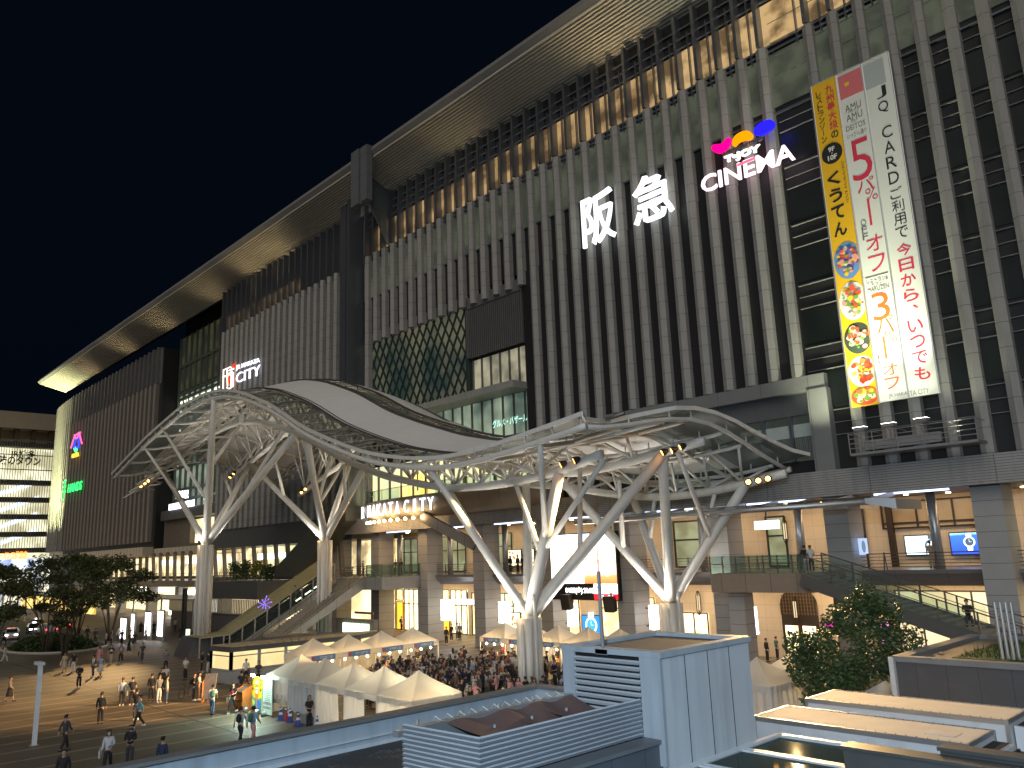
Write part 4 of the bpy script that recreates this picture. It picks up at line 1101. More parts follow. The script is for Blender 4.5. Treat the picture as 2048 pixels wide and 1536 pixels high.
for (x0, y0, x1, y1), lab in (((886, 1199, 903, 1241), 'leftmost white lantern sign hanging beside a granite column'), ((1001, 1203, 1017, 1246), 'second white lantern sign, just left of the large front tree column'), ((1138, 1206, 1153, 1253), 'white lantern sign under the left loudspeaker of the big screen'), ((1301, 1210, 1315, 1259), 'white lantern sign left of the right rear tree column'), ((1500, 1214, 1514, 1269), 'white lantern sign beside the arched entrance')):
    a, b = ony(x0, y0, 53.2), ony(x1, y1, 53.2)
    t = thing('lantern_sign', lab, 'sign', ((a.x + b.x) / 2, 53.2, b.z), group='white lantern signs on the columns')
    MB().box(a.x, b.x, 52.9, 53.5, b.z, a.z).build('light_box', emit('lantern_white', (.97, .97, 1), 3.4) if 'LW' not in M else M['LW'], t)
    M['LW'] = bpy.data.materials['lantern_white']
    MB().box(a.x - .5, a.x, 53.15, 53.25, b.z + .2, b.z + .3).box(a.x - .5, a.x, 53.15, 53.25, a.z - .3, a.z - .2).build('bracket', M['bronze'], t)
    mb = MB(); put_text(mb, "うまいもん", ((a.x + b.x) / 2, 52.89, (a.z + b.z) / 2), EX, EZ, w=(b.x - a.x) * .72, h=.14); mb.build('lettering', blk, t)
for (x0, y0, x1, y1), Y, lab, txt in (((1508, 1043, 1557, 1057), 52.3, 'white hanging direction sign over the upper walkway right of the canopy', "バスのりば ・ 駅東口"), ((912, 1198, 957, 1209), 53.6, 'white direction sign above the glass doors between two columns', "バスターミナル・地下鉄"), ((709, 1223, 745, 1229), 50, 'brown direction sign with white pictograms by the escalator foot', "+ W C P")):
    a, b = ony(x0, y0, Y), ony(x1, y1, Y)
    t = thing('direction_sign', lab, 'sign', ((a.x + b.x) / 2, Y, b.z))
    brown = 'brown' in lab
    MB().box(a.x, b.x, Y, Y + .2, min(a.z, b.z), max(a.z, b.z)).build('panel', mat('sign_brown', (.40, .22, .10), .5) if brown else emit('direction_white', (.95, .97, 1), 2.4), t)
    mb = MB(); put_text(mb, txt, ((a.x + b.x) / 2, Y - .01, (a.z + b.z) / 2), EX, EZ, w=(b.x - a.x) * .85, h=abs(a.z - b.z) * .5); mb.build('lettering', M['white'] if brown else blk, t)
    MB().tube([((a.x + b.x) / 2, Y + .1, max(a.z, b.z)), ((a.x + b.x) / 2, Y + .1, max(a.z, b.z) + .7)] if not brown else [(b.x, Y + .1, 0), (b.x, Y + .1, b.z)], .05, 6).build('hanger', M['railm'], t)
for p, z, lab in (((1570, 1062), 0, 'bronze wall lantern upstairs beside the lattice door'), ((1397, 1206), 0, 'bronze wall lantern on the cream wall behind the right rear tree column'), ((1590, 1219), 0, 'bronze wall lantern right of the arched entrance'), ((1239, 1196), 0, 'bronze wall lantern under the right end of the big screen')):
    c = ony(*p, 59.6)
    t = thing('wall_lantern', lab, 'lantern', c)
    mb = MB()
    for k in range(6):
        an = 2 * pi * k / 6
        mb.tube([c + V((.06 * cos(an), .06 * sin(an), 1.0)), c + V((.2 * cos(an), .2 * sin(an), .6)), c + V((.2 * cos(an), .2 * sin(an), -.6)), c + V((.06 * cos(an), .06 * sin(an), -1.0))], .03, 5)
    mb.build('cage', M['bronze'], t)
    MB().tube([c + V((0, 0, -.6)), c + V((0, 0, .6))], .12, 8).build('lamp_glass', emit('lantern_dim', (1, .8, .5), .5), t)
for k, p in enumerate(((1136, 1203), (1222, 1207))):
    c = ony(*p, 52)
    t = thing('loudspeaker', ('black loudspeaker under the left end of the big screen', 'black loudspeaker under the right end of the big screen')[k], 'loudspeaker', c)
    MB().hexa([c + V(v) for v in ((-.5, -.3, -.7), (.5, -.3, -.7), (.4, .3, -.6), (-.4, .3, -.6), (-.5, -.5, .6), (.5, -.5, .6), (.4, .3, .6), (-.4, .3, .6))]).build('cabinet', M['black'], t)
    MB().box(c.x - .05, c.x + .05, 52, 52.7, c.z + .5, c.z + .9).build('bracket', M['railm'], t)
wallscreen(((1648, 1240), (1674, 1254)), 59.7, 'shop_sign', 'magenta lit sign glimpsed through the top of the left tree', emit('magenta_sign', (1, .04, .65), .8), 'sign')
wallscreen(((1758, 1242), (1782, 1288)), 59.7, 'shop_display', 'pink and white lit display glimpsed through the right tree', emit('pink_display', (1, .6, .95), .9, col2=(.9, .05, .5), vscale=1.5), 'display')
a, b = onx(1716, 1077, -23.46), onx(1737, 1109, -23.46)
t = thing('column_poster', 'pale blue watch poster on the side of the granite column by the lattice door', 'poster', (-23.46, (a.y + b.y) / 2, b.z))
MB().box(-23.5, -23.44, min(a.y, b.y), max(a.y, b.y), b.z, a.z).build('sheet', emit('column_poster_blue', (.38, .52, .85), .7, base=.6), t)
MB().prism([((a.y + b.y) / 2 + .3 * cos(k * .5236), (a.z + b.z) / 2 + .4 * sin(k * .5236)) for k in range(12)], -23.435, -23.43, axis='x').build('watch_picture', wd, t)
# glass canopy with a steel pipe edge over the arcade, right part
g0, g1 = ony(1150, 1042, 47.6), ony(1735, 1000, 47.6)
GC = thing('glass_awning', 'low glass awning with a grey pipe edge along the arcade beside the canopy', 'awning', ((g0.x + g1.x) / 2, 49.5, 11))
MB().tube([(g0.x, 47.6, 11.0), (g1.x, 47.6, 11.0)], .17, 10).build('edge_pipe', M['steel'], GC, True)
MB().box(g0.x, g1.x, 47.6, 51.3, 11.3, 11.33).build('glass_pane', M['glassroof'], GC)
mb = MB()
for k in range(10):
    xx = g0.x + (g1.x - g0.x) * k / 9
    MB().beam((xx, 47.6, 11.05), (xx, 51.4, 11.55), .12, .3).build('bracket', M['steel'], GC)
mb.hexa([(g1.x, 47.2, 10.9), (g1.x + 1.6, 47.6, 10.5), (g1.x + 1.6, 51.4, 10.5), (g1.x, 51.4, 10.9), (g1.x, 47.2, 11.2), (g1.x + 1.6, 47.6, 11.1), (g1.x + 1.6, 51.4, 11.1), (g1.x, 51.4, 11.2)])
mb.build('end_plate', M['steel'], GC)
# right landing and outdoor stair
RX0, RX1 = -31.4, -24.4
LD = thing('walkway_landing', 'brown panelled landing with glass railing at the head of the outdoor stair', 'landing', (-28, 50, 0))
MB().box(RX0, RX1, 47.5, 53.68, 5.75, 6.95).build('slab', mat('landing_panel', (.26, .20, .15), .5, joints=(('X', 1.8, .05), )), LD)
MB().box(RX0, RX1 - .2, 47.55, 47.6, 6.95, 8.1).build('glass_railing', M['glassrail'], LD)
mb = MB()
for k in range(8): mb.box(RX0 + 1.0 * k - .03, RX0 + 1.0 * k + .03, 47.5, 47.56, 6.95, 8.1)
mb.tube([(RX0, 47.55, 7.55), (RX1 - .2, 47.55, 7.55)], .03, 6)
mb.build('rail', M['railm'], LD)
MB().box(-30.9, -29.7, 48.6, 49.8, 0, 5.75).build('pillar', M['granite'], LD)
SR = thing('outdoor_stair', 'steel and stone outdoor stair with glass railing before the cream wall', 'stair', (-16, 49, 0))
n = 40
x0s, z0s, x1s = RX1, 6.95, -3.5
mb = MB()
for k in range(n):
    xa = x0s + (x1s - x0s) * k / n; xb = x0s + (x1s - x0s) * (k + 1) / n
    z = z0s * (1 - (k + 1) / n)
    mb.box(xa, xb + .04, 46.6, 49.4, z, z + .06).box(xa, xa + .03, 46.6, 49.4, z, z + z0s / n)
mb.build('step_flight', mat('stair_stone', (.26, .26, .23), .6), SR)
mb = MB()
for y in (46.5, 49.5): mb.beam((x0s, y, z0s - .35), (x1s, y, -.2), .14, .75)
mb.build('stringer', mat('stair_steel', (.13, .13, .125), .45, .4), SR)
mb = MB(); gl = MB()
for y in (46.5, 49.5):
    mb.tube([(x0s, y, z0s + 1.15), (x1s, y, 1.15)], .04, 6).tube([(x0s, y, z0s + .75), (x1s, y, .75)], .025, 6)
    for k in range(12):
        xx = x0s + (x1s - x0s) * k / 11; z = z0s * (1 - k / 11)
        mb.box(xx - .04, xx + .04, y - .03, y + .03, z, z + 1.15)
    gl.quad((x0s, y, z0s + .1), (x0s + 9, y, z0s * (1 - 9 / (x1s - x0s)) + .1), (x0s + 9, y, z0s * (1 - 9 / (x1s - x0s)) + 1.1), (x0s, y, z0s + 1.1))
mb.build('handrail', M['railm'], SR); gl.build('glass_panel', M['glassrail'], SR)
# ================================================================== escalator and stair from the plaza to the upper deck
ES = thing('escalator', 'glass sided escalator under a sloping mesh roof rising to the upper deck', 'escalator', (-81.5, 41, 0))
ey0, ey1, zt1, ea, eb = 35.6, 47.4, 6.85, -83.4, -80.0
def rz_(y): return zt1 * max(0.0, min(1.0, (y - ey0) / (ey1 - ey0)))
pan = mat('escalator_panel', (.34, .33, .31), .4, .2, joints=(('Y', 2.0, .05), ))
for x in (ea, eb):
    q = [(ey0, 0), (ey1 + .2, 5.8), (ey1 + .2, 7.0), (ey0, .35)]
    MB().prism(q, x - .07, x + .07, axis='x').build('side_wall', pan, ES)
MB().hexa([(ea - .15, ey0 - 3.0, 1.85), (eb + .15, ey0 - 3.0, 1.85), (eb + .15, ey0 + .2, 1.95), (ea - .15, ey0 + .2, 1.95), (ea - .15, ey0 - 3.0, 1.95), (eb + .15, ey0 - 3.0, 1.95), (eb + .15, ey0 + .2, 2.05), (ea - .15, ey0 + .2, 2.05)]).hexa([(ea - .15, ey0 + .2, 1.95), (eb + .15, ey0 + .2, 1.95), (eb + .15, ey1, 8.35), (ea - .15, ey1, 8.75), (ea - .15, ey0 + .2, 2.05), (eb + .15, ey0 + .2, 2.05), (eb + .15, ey1, 8.45), (ea - .15, ey1, 8.85)]).build('mesh_roof', mat('yellow_mesh_roof', (.40, .35, .18), .45, .2, joints=(('Y', .26, .05), ), jdark=.6), ES)
gl = MB(); fr = MB()
for x in (ea, eb):
    gl.quad((x, ey0, .35), (x, ey1, 7.0), (x, ey1, 8.4), (x, ey0, 1.9))
    fr.beam((x, ey0 - 3, 1.85), (x, ey0, 1.9), .14, .12).beam((x, ey0, 1.9), (x, ey1, 8.4), .14, .12)
    for k in range(10):
        t_ = k / 9
        y = ey0 + (ey1 - ey0) * t_
        fr.box(x - .06, x + .06, y - .07, y + .07, .3 + 6.65 * t_, 1.9 + 6.5 * t_)
    for k in range(3): fr.box(x - .06, x + .06, ey0 - 3 + 1.2 * k - .06, ey0 - 3 + 1.2 * k + .06, 0, 1.85)
gl.build('glass_side', M['glassrail'], ES); fr.build('frame', M['steel'], ES)
mb = MB()
for x in (-82.9, -81.9, -81.6, -80.5): mb.tube([(x, ey0 - 1, .9), (x, ey0, .9), (x, ey1, 7.75)], .06, 6)
mb.hexa([(-83.2, ey0, .02), (-80.2, ey0, .02), (-80.2, ey1, 6.6), (-83.2, ey1, 6.6), (-83.2, ey0, .2), (-80.2, ey0, .2), (-80.2, ey1, 6.85), (-83.2, ey1, 6.85)])
mb.build('moving_stair', M['black'], ES)
el_ = emit('escalator_light', (.95, 1, .75), 3)
for k in range(4):
    t_ = .62 + .09 * k
    y = ey0 + (ey1 - ey0) * t_
    MB().beam((-80.25, y, .55 + 6.65 * t_), (-80.25, y + .7, .55 + 6.65 * (t_ + .06)), .06, .1).build('side_light', el_, ES)
LS2 = thing('plaza_stair', 'broad stone stair with steel handrails beside the escalator and rear left tree column', 'stair', (-76, 42, 0))
mb = MB()
for k in range(36):
    ya, yb_ = 36.5 + 11.2 * k / 36, 36.5 + 11.2 * (k + 1) / 36
    mb.box(-78.6, -74.0, ya, yb_ + .03, 6.85 * k / 36, 6.85 * (k + 1) / 36)
mb.build('step_flight', mat('plaza_stair_stone', (.30, .27, .21), .6), LS2)
mb = MB()
for x in (-74.0, ):
    mb.prism([(36.5, 0), (47.7, 5.9), (47.7, 7.0), (36.5, .5)], x, x + .15, axis='x')
mb.build('side_wall', pan, LS2)
mb = MB()
for x in (-78.5, -73.9):
    for h in (.9, .6): mb.tube([(x, 36.3, h), (x, 47.7, 7.0 + h), (x, 49, 7.0 + h)], .035, 6)
    for k in range(7): mb.box(x - .03, x + .03, 36.5 + 1.8 * k, 36.56 + 1.8 * k, 1.1 * k, 1.1 * k + .95)
mb.build('handrail', M['railm'], LS2)
XD = thing('deck_extension', 'grey panelled deck end with glass railing at the head of the escalator', 'deck', (-77, 50, 6.85))
MB().box(-84.3, -71.0, 47.62, 53.68, 5.6, 6.84).build('slab', mat('deck_end_panel', (.30, .29, .28), .45, joints=(('X', 1.9, .05), )), XD)
MB().box(-74, -71.05, 47.7, 47.74, 6.84, 8.1).box(-71.1, -71.06, 47.74, 53.6, 6.84, 8.1).build('glass_railing', M['glassrail'], XD)
mb = MB()
for k in range(6): mb.box(-71.12, -71.04, 47.7 + 1.15 * k, 47.78 + 1.15 * k, 6.84, 8.15)
mb.box(-74, -71, 47.68, 47.76, 8.1, 8.16)
mb.build('rail', M['railm'], XD)
US = thing('upper_escalator', 'dark boxed escalator slanting up behind the left rear tree column', 'escalator', (-90, 50.5, 0))
MB().add([(-99.5, 50, 6.9), (-94.5, 50, 6.9), (-82, 50, 13.2), (-82, 50, 15.0), (-86, 50, 14.8), (-99.5, 50, 7.9), (-99.5, 52, 6.9), (-94.5, 52, 6.9), (-82, 52, 13.2), (-82, 52, 15.0), (-86, 52, 14.8), (-99.5, 52, 7.9)],
         [(0, 1, 2, 3, 4, 5), (11, 10, 9, 8, 7, 6), (0, 6, 7, 1), (1, 7, 8, 2), (2, 8, 9, 3), (3, 9, 10, 4), (4, 10, 11, 5), (5, 11, 6, 0)]).build('casing', mat('olive_casing', (.09, .088, .07), .45), US)
MB().quad((-99.5, 50.02, 7.9), (-86, 50.02, 14.8), (-86, 50.02, 15.8), (-99.5, 50.02, 8.9)).build('glass_side', M['glassrail'], US)
PB = thing('planter_box', 'raised dark planter with green and yellow shrubs on the deck', 'planter', (-106, 49, 0))
MB().box(-114, -99, 47.5, 53.5, 4.2, 6.5).build('box', M['darkgrey'], PB)
mb = MB()
for k in range(60): mb.box(-128 + .5 * k, -127.88 + .5 * k, 47.2, 47.35, 2.3, 4.2)
mb.box(-128, -98, 47.3, 47.4, 2.2, 2.35).build('slat_screen', M['steel'], PB)
MB().box(-128, -98, 47.6, 48, 0, 2.3).build('base_wall', mat('base_wall_grey', (.12, .12, .125), .5, joints=(('X', 1.5, .05), )), PB)
# ================================================================== underground entrance kiosk
KZ = 2.62
kc = [V((-60.8, 27.0, 0)), V((-63.4, 26.6, 0)), V((-67.5, 35.2, 0)), V((-61.2, 37.5, 0)), V((-58.7, 30.6, 0))]
kc = [onz(463, 1296, KZ), onz(424.6, 1292.7, KZ), onz(440, 1287, KZ) + V((-2.5, 7.5, 0)), V((-60.6, 40.2, 0)), V((-57.4, 37.6, 0)) + V((-2.0, 0, 0))]
kc = [V((p.x, p.y, 0)) for p in kc]
KS = thing('subway_entrance', 'low grey kiosk with lit windows and a slatted roof beside the market tents', 'kiosk', sum(kc, V()) / 5)
def ring(mb, P, z0, z1, inset=0, mi=0):
    c = sum(P, V()) / len(P)
    Q = [p + (c - p).normalized() * inset for p in P]
    n = len(Q)
    return mb.add([p + V((0, 0, z0)) for p in Q] + [p + V((0, 0, z1)) for p in Q], [tuple(range(n - 1, -1, -1)), tuple(range(n, 2 * n))] + [(i, (i + 1) % n, n + (i + 1) % n, n + i) for i in range(n)], mi)
ring(MB(), kc, 0, 1.05, -.03).build('base_wall', M['granite'], KS)
ring(MB(), kc, 2.3, KZ, -.1).build('roof_edge', M['darkgrey'], KS)
ring(MB(), kc, 1.06, 2.29, .0).build('lit_interior', emit('kiosk_room', (1, .80, .38), .75, col2=(.8, .6, .28), vscale=.5), KS)
mb = MB()
n = 18
for k in range(n):
    t0_, t1_ = (k + .08) / n, (k + .92) / n
    A0, A1 = kc[0].lerp(kc[4], t0_), kc[0].lerp(kc[4], t1_)
    B0, B1_ = kc[1].lerp(kc[3], t0_), kc[1].lerp(kc[3], t1_)
    mb.hexa([p + V((0, 0, KZ + .03)) for p in (A0, A1, B1_, B0)] + [p + V((0, 0, KZ + .12)) for p in (A0, A1, B1_, B0)])
mb.build('roof_slats', mat('roof_slat_wood', (.50, .38, .22), .55, var=.2), KS)
mb = MB()
for i in range(5):
    p, q = kc[i], kc[(i + 1) % 5]
    nn = max(1, int((q - p).length / 1.9))
    for k in range(nn + 1):
        w = p.lerp(q, k / nn)
        mb.box(w.x - .11, w.x + .11, w.y - .11, w.y + .11, 1.05, 2.3)
    mb.beam(p + V((0, 0, 2.0)), q + V((0, 0, 2.0)), .06, .08)
mb.build('window_post', mat('kiosk_grey', (.30, .30, .31), .5), KS)
lamp('AREA', 'kiosk_light', sum(kc, V()) / 5 + V((0, 0, 2.2)), (1, .8, .5), 60, sum(kc, V()) / 5, shape='RECTANGLE', size=2, size_y=6)
mb = MB()
IB = thing('map_board', 'low lit information board wall behind the left tents', 'board', onz(705, 1268, 0) * 1.0)
a, b = ony(685, 1263, 45), ony(737, 1258, 45)
MB().box(a.x - 1.5, b.x + .8, 45.1, 45.6, 0, 2.9).build('wall', M['smooth_band'], IB)
MB().box(a.x, a.x + (b.x - a.x) * .66, 45.0, 45.09, .9, 2.5).box(a.x + (b.x - a.x) * .7, b.x, 45.0, 45.09, .9, 2.5).build('panel', emit('map_panel', (.72, 1, .72), 1.3, var=.15, vscale=2), IB)
# ================================================================== market tents
def tmat(name, *a, **k):
    """thin cloth: lets some of the lamps inside show through"""
    m = mat(name, *a, **k)
    nt = m.node_tree
    b, out = nt.nodes["Principled BSDF"], nt.nodes["Material Output"]
    tr = nt.nodes.new("ShaderNodeBsdfTranslucent")
    tr.inputs[0].default_value = (.80, .77, .68, 1)
    mx = nt.nodes.new("ShaderNodeMixShader"); mx.inputs[0].default_value = .38
    nt.links.new(b.outputs[0], mx.inputs[1]); nt.links.new(tr.outputs[0], mx.inputs[2]); nt.links.new(mx.outputs[0], out.inputs[0])
    return m
cloth = tmat('tent_cloth', (.78, .75, .68), .85, var=.06, bump=.25, bscale=3)
clothw = tmat('tent_curtain', (.72, .71, .68), .9, var=.06, bump=.4, bscale=5)
TP, TE, TV = 3.35, 2.25, 1.95
def tent_roof():
    mb = MB(); N = 10
    rows = []
    for side in range(4):
        a = side * pi / 2
        R_ = Matrix.Rotation(a, 3, 'Z')
        rr = []
        for i in range(N + 1):
            t = i / N
            row = []
            for j in range(9):
                s = (j / 8 - .5) * 2
                half = 1.5 * t
                z = TP - (TP - TE) * (t ** .82)
                sag = .07 * sin(pi * t) * (1 - s * s)
                zz_ = z - sag
                if t < .08: zz_ = min(zz_, TP - .01)
                row.append(R_ @ V((s * half, -half, zz_)))
            rr.append(row)
        mb.grid(rr)
        val = [[R_ @ V(((j / 8 - .5) * 3.0, -1.5, TE)) for j in range(9)], [R_ @ V(((j / 8 - .5) * 3.0, -1.5 - .015 * (j % 2), TV - .03 * (j % 2))) for j in range(9)]]
        mb.grid(val)
    return mb
def tent(label, x, y, group, proto=None):
    t = thing('market_tent', label, 'tent', (x, y, 0), 0, group)
    if proto is None:
        r_ = tent_roof().build('roof', cloth, t, True, world=False)
        for sx in (-1, 1):
            for sy in (-1, 1):
                MB().box(sx * 1.46 - .025, sx * 1.46 + .025, sy * 1.46 - .025, sy * 1.46 + .025, 0, TE).build('leg', M['white'], t, world=False)
        mb = MB()
        for a, b in (((-1.46, -1.46), (1.46, -1.46)), ((1.46, -1.46), (1.46, 1.46)), ((1.46, 1.46), (-1.46, 1.46)), ((-1.46, 1.46), (-1.46, -1.46))):
            for k in range(2):
                p, q = V((*a, 0)).lerp(V((*b, 0)), k / 2), V((*a, 0)).lerp(V((*b, 0)), (k + 1) / 2)
                mb.beam(p + V((0, 0, TE - .05)), q + V((0, 0, TE - .4)), .025, .04).beam(p + V((0, 0, TE - .4)), q + V((0, 0, TE - .05)), .025, .04)
        mb.build('folding_frame', M['steel'], t, world=False)
    else:
        for ch in KIDS(proto): copy_tree(ch, t) if ch.name.split('.')[0] in ('roof', 'leg', 'folding_frame') else None
    return t
def curtain(t, pts_, z0, z1, m, fold=.09, n=36, name='curtain', sway=0):
    mb = MB()
    p, q = V((*pts_[0], 0)), V((*pts_[1], 0))
    d = (q - p); nn = V((d.y, -d.x, 0)).normalized()
    rows = []
    rr = random.Random(int(p.x * 7 + p.y * 13))
    ph = rr.random() * 6
    for i in range(7):
        z = z1 + (z0 - z1) * i / 6
        am = fold * (.25 + .75 * i / 6)
        rows.append([p + d * (k / n) + nn * (am * sin(k * 1.1 + ph) + .04 * sin(k * .37 + ph * 2 + i * .3)) + V((sway * i / 6 * sin(k * .5), 0, z)) for k in range(n + 1)])
    mb.grid(rows)
    return mb.build(name, m, t, True, world=False)
def bulb(t, x, y, z, pw=26, col=(1, .66, .30)):
    MB().ball((x, y, z), .075, 8, 6).build('bulb', M['tentbulb'], t, True, world=False)
    o = lamp('POINT', 'bulb_light', t.location + V((x, y, z - .15)), col, pw, shadow_soft_size=.12)
M['tentbulb'] = emit('tent_bulb', (1, .66, .28), 45)
nameb = mat('name_board_blue', (.16, .32, .55), .6, var=.1)
def nameboard(t, side, txt, w=1.9):
    (ox, oy), ux = {'e': ((1.54, 0), V((0, 1, 0))), 's': ((0, -1.54), V((1, 0, 0)))}[side]
    nrm = ux.cross(EZ)
    c = V((ox, oy, TV + .1))
    MB().hexa([c + ux * s * w / 2 + nrm * d + V((0, 0, z)) for z in (-.16, .2) for s, d in ((-1, .02), (1, .02), (1, -.01), (-1, -.01))]).build('name_board', nameb, t, world=False)
    mb = MB(); put_text(mb, txt, c + ux * .2 + nrm * .03 + V((0, 0, .02)), ux, EZ, w=w * .55, h=.2, bold=.02); mb.build('lettering', M['white'], t, world=False)
    MB().hexa([c - ux * (w / 2 - .15) + ux * s * .14 + nrm * d + V((0, 0, z)) for z in (-.12, .16) for s, d in ((-1, .032), (1, .032), (1, .022), (-1, .022))]).build('emblem', mat('board_emblem', (.45, .12, .2), .6) if 'BE' not in M else M['BE'], t, world=False)
    M['BE'] = bpy.data.materials['board_emblem']
G1, G2, G3 = 'front row of market tents seen from behind', 'left row of market tents facing the crowd', 'rear row of market tents in front of the arcade'
proto = tent('white market tent at the left end of the front row behind the lit beer posters', -45.6, 24.8, G1)
labs1 = [None, 'white market tent second in the front row with a grey sagging back curtain', 'white market tent third in the front row with a long gathered curtain', 'yellowish lit market tent fourth in the front row', 'white market tent at the right end of the front row with two bulbs showing through']
T1 = [proto] + [tent(labs1[k], -45.6 + 3.0 * k, 24.7, G1, proto) for k in range(1, 5)]
curtain(T1[0], ((-1.48, -1.5), (1.48, -1.5)), 1.0, 2.2, clothw, .08)
curtain(T1[0], ((-1.4, -1.47), (1.4, -1.47)), .75, 1.25, mat('beige_tarp', (.42, .38, .30), .9), .03)
curtain(T1[1], ((-1.48, -1.5), (1.48, -1.5)), .55, 2.2, mat('grey_curtain', (.45, .45, .44), .9), .1)
curtain(T1[2], ((-1.48, -1.5), (.9, -1.5)), .03, 2.2, clothw, .14)
curtain(T1[3], ((-1.35, -1.5), (.5, -1.5)), .03, 2.2, clothw, .12)
curtain(T1[4], ((-1.48, -1.5), (1.48, -1.5)), .03, 2.2, clothw, .1)
curtain(T1[4], ((1.5, -1.48), (1.5, 1.48)), .4, 2.2, clothw, .04)
curtain(T1[0], ((-1.5, 1.4), (-1.5, -1.4)), .05, 2.2, clothw, .08)
for t, n_, pw in zip(T1, (1, 1, 2, 2, 2), (14, 16, 45, 70, 42)):
    for k in range(n_): bulb(t, -.5 + 1.0 * k if n_ > 1 else .2, .7, 1.95, pw, (1, .88, .60))
bulb(T1[4], 1.25, -.9, 1.75, 18); bulb(T1[4], 1.25, .5, 1.75, 18)
labs2 = ['warm lit market tent nearest the kiosk in the left row', 'second market tent of the left row with a long blue name board', 'third market tent of the left row with many bulbs', 'farthest market tent of the left row by a granite column']
T2 = []
for k in range(4):
    t = tent(labs2[k], -54.2, 30.4 + 2.95 * k, G2, proto); T2.append(t)
    nameboard(t, 'e', ("芋焼酎酒蔵", "肉バル屋台", "玄界灘酒造", "太宰府酒造")[k])
    for j in range(3): bulb(t, 1.2, -1 + .95 * j, 1.72, 20)
    curtain(t, ((-1.5, 1.45), (-1.5, -1.45)), .1, 2.2, cloth, .05)
labs3 = ['leftmost market tent of the rear row, left of the big tree column', 'market tent of the rear row half hidden by the big tree column', 'market tent of the rear row just right of the big tree column', 'market tent of the rear row below the blue poster case', 'market tent of the rear row left of the thin antenna pole', 'market tent at the right end of the rear row behind the vent housing']
T3 = []
for k in range(6):
    t = tent(labs3[k], -50.0 + 3.0 * k, 45.5, G3, proto); T3.append(t)
    nameboard(t, 's', ("日本酒庫", "大分酒造", "酒蔵蔵元", "筑後酒造", "久留米", "糸島")[k])
    for j in range(3): bulb(t, -1 + .95 * j, -1.2, 1.72, 20)
    curtain(t, ((1.45, 1.5), (-1.45, 1.5)), .1, 2.2, cloth, .05)
# counters with goods in the lit tents
wood = mat('counter_wood', (.34, .22, .12), .6)
goods = [mat('goods_%d' % i, c, .5) for i, c in enumerate(((.6, .1, .06), (.7, .55, .2), (.1, .25, .12), (.7, .65, .55), (.12, .1, .3)))]
GN = ['goods_red', 'goods_yellow', 'goods_green', 'goods_pale', 'goods_violet']
for m_, n_ in zip(goods, GN): m_.name = n_
CLAB = {'e': ['in the left row tent nearest the kiosk', 'in the second tent of the left row', 'in the third tent of the left row', 'in the farthest tent of the left row'],
        's': ['in the leftmost tent of the rear row', 'in the rear tent half hidden by the tree column', 'in the rear tent right of the tree column', 'in the rear tent below the blue poster', 'in the rear tent by the antenna pole', 'in the rightmost tent of the rear row']}
counter_list = [(T2, 'e'), (T3, 's')]
for TT, side in counter_list:
    for i, t in enumerate(TT):
        rr = random.Random(i + len(TT) * 10)
        mb = MB(); mb2 = MB()
        for k in range(14):
            u, v_ = rr.uniform(-1.25, 1.25), rr.uniform(.95, 1.3)
            h = rr.uniform(.15, .35)
            x, y = (v_, u) if side == 'e' else (u, -v_)
            mb2.tube([(x, y, .85), (x, y, .85 + h * .7), (x, y, .85 + h)], [.045, .045, .018], 6, rr.randrange(5))
        c = thing('stall_counter', 'wooden serving counter with bottles ' + CLAB[side][i], 'counter', t.location, 0, 'serving counters in the tents')
        (mb.box(.9, 1.35, -1.35, 1.35, 0, .85) if side == 'e' else mb.box(-1.35, 1.35, -1.35, -.9, 0, .85)).build('table', wood, c, world=False)
        mb2.build('bottle_set', goods, c, world=False)
RT = [tent('pale market tent to the right of the vent housing with long side cloths', -22.2, 37.0, 'market tents behind the parked trucks', proto), tent('yellow lit market tent next to the leafy tree', -22.0, 40.3, 'market tents behind the parked trucks', proto), tent('market tent half hidden behind the leafy tree and the dark roof house', -15.2, 37.4, 'market tents behind the parked trucks', proto)]
for sd in (((-1.5, -1.5), (1.5, -1.5)), ((1.5, -1.5), (1.5, 1.5))): curtain(RT[0], sd, .03, 2.2, clothw, .1)
curtain(RT[1], ((1.5, -1.5), (1.5, 1.5)), .03, 2.2, cloth, .08)
bulb(RT[1], 0, 0, 1.9, 60); bulb(RT[0], 0, .5, 1.9, 12)
bulb(RT[2], 0, .5, 1.9, 30)
# ================================================================== foreground: low roofs between the camera and the plaza
bluegrey = mat('blue_grey_paint', (.42, .46, .49), .45, .1, var=.1, vscale=.8, dirt=.35)
palep = mat('pale_panel', (.60, .62, .63), .42, .05, var=.08, vscale=.8, dirt=.3)
darkw = mat('slate_panel', (.10, .115, .13), .45, joints=(('Y', 1.1, .02), ))
roofd = mat('bitumen_roof', (.055, .054, .055), .8, var=.45, vscale=.6, bump=.6, bscale=25, speck=.3, speckscale=8)
def dusty(m):
    nt = m.node_tree; b = nt.nodes["Principled BSDF"]
    src = b.inputs['Base Color'].links[0].from_socket
    n = _noise(nt, 2.2, 8); n2 = _noise(nt, 14.0, 6)
    f = _math(nt, 'MULTIPLY', _math(nt, 'SUBTRACT', n.outputs[0], .52, True), 5.0, True)
    f = _math(nt, 'MULTIPLY', f, _math(nt, 'GREATER_THAN', n2.outputs[0], .53))
    nt.links.new(_mix(nt, _math(nt, 'MULTIPLY', f, .7), src, (.30, .29, .28)), b.inputs['Base Color'])
dusty(roofd)
FB = thing('low_roof_building', 'flat dark roof with a pale blue metal parapet in the foreground', 'building', (-14.5, 10, 0))
MB().box(-17.35, -11.55, -3, 16.9, .0, 4.42).build('roof_slab', roofd, FB)
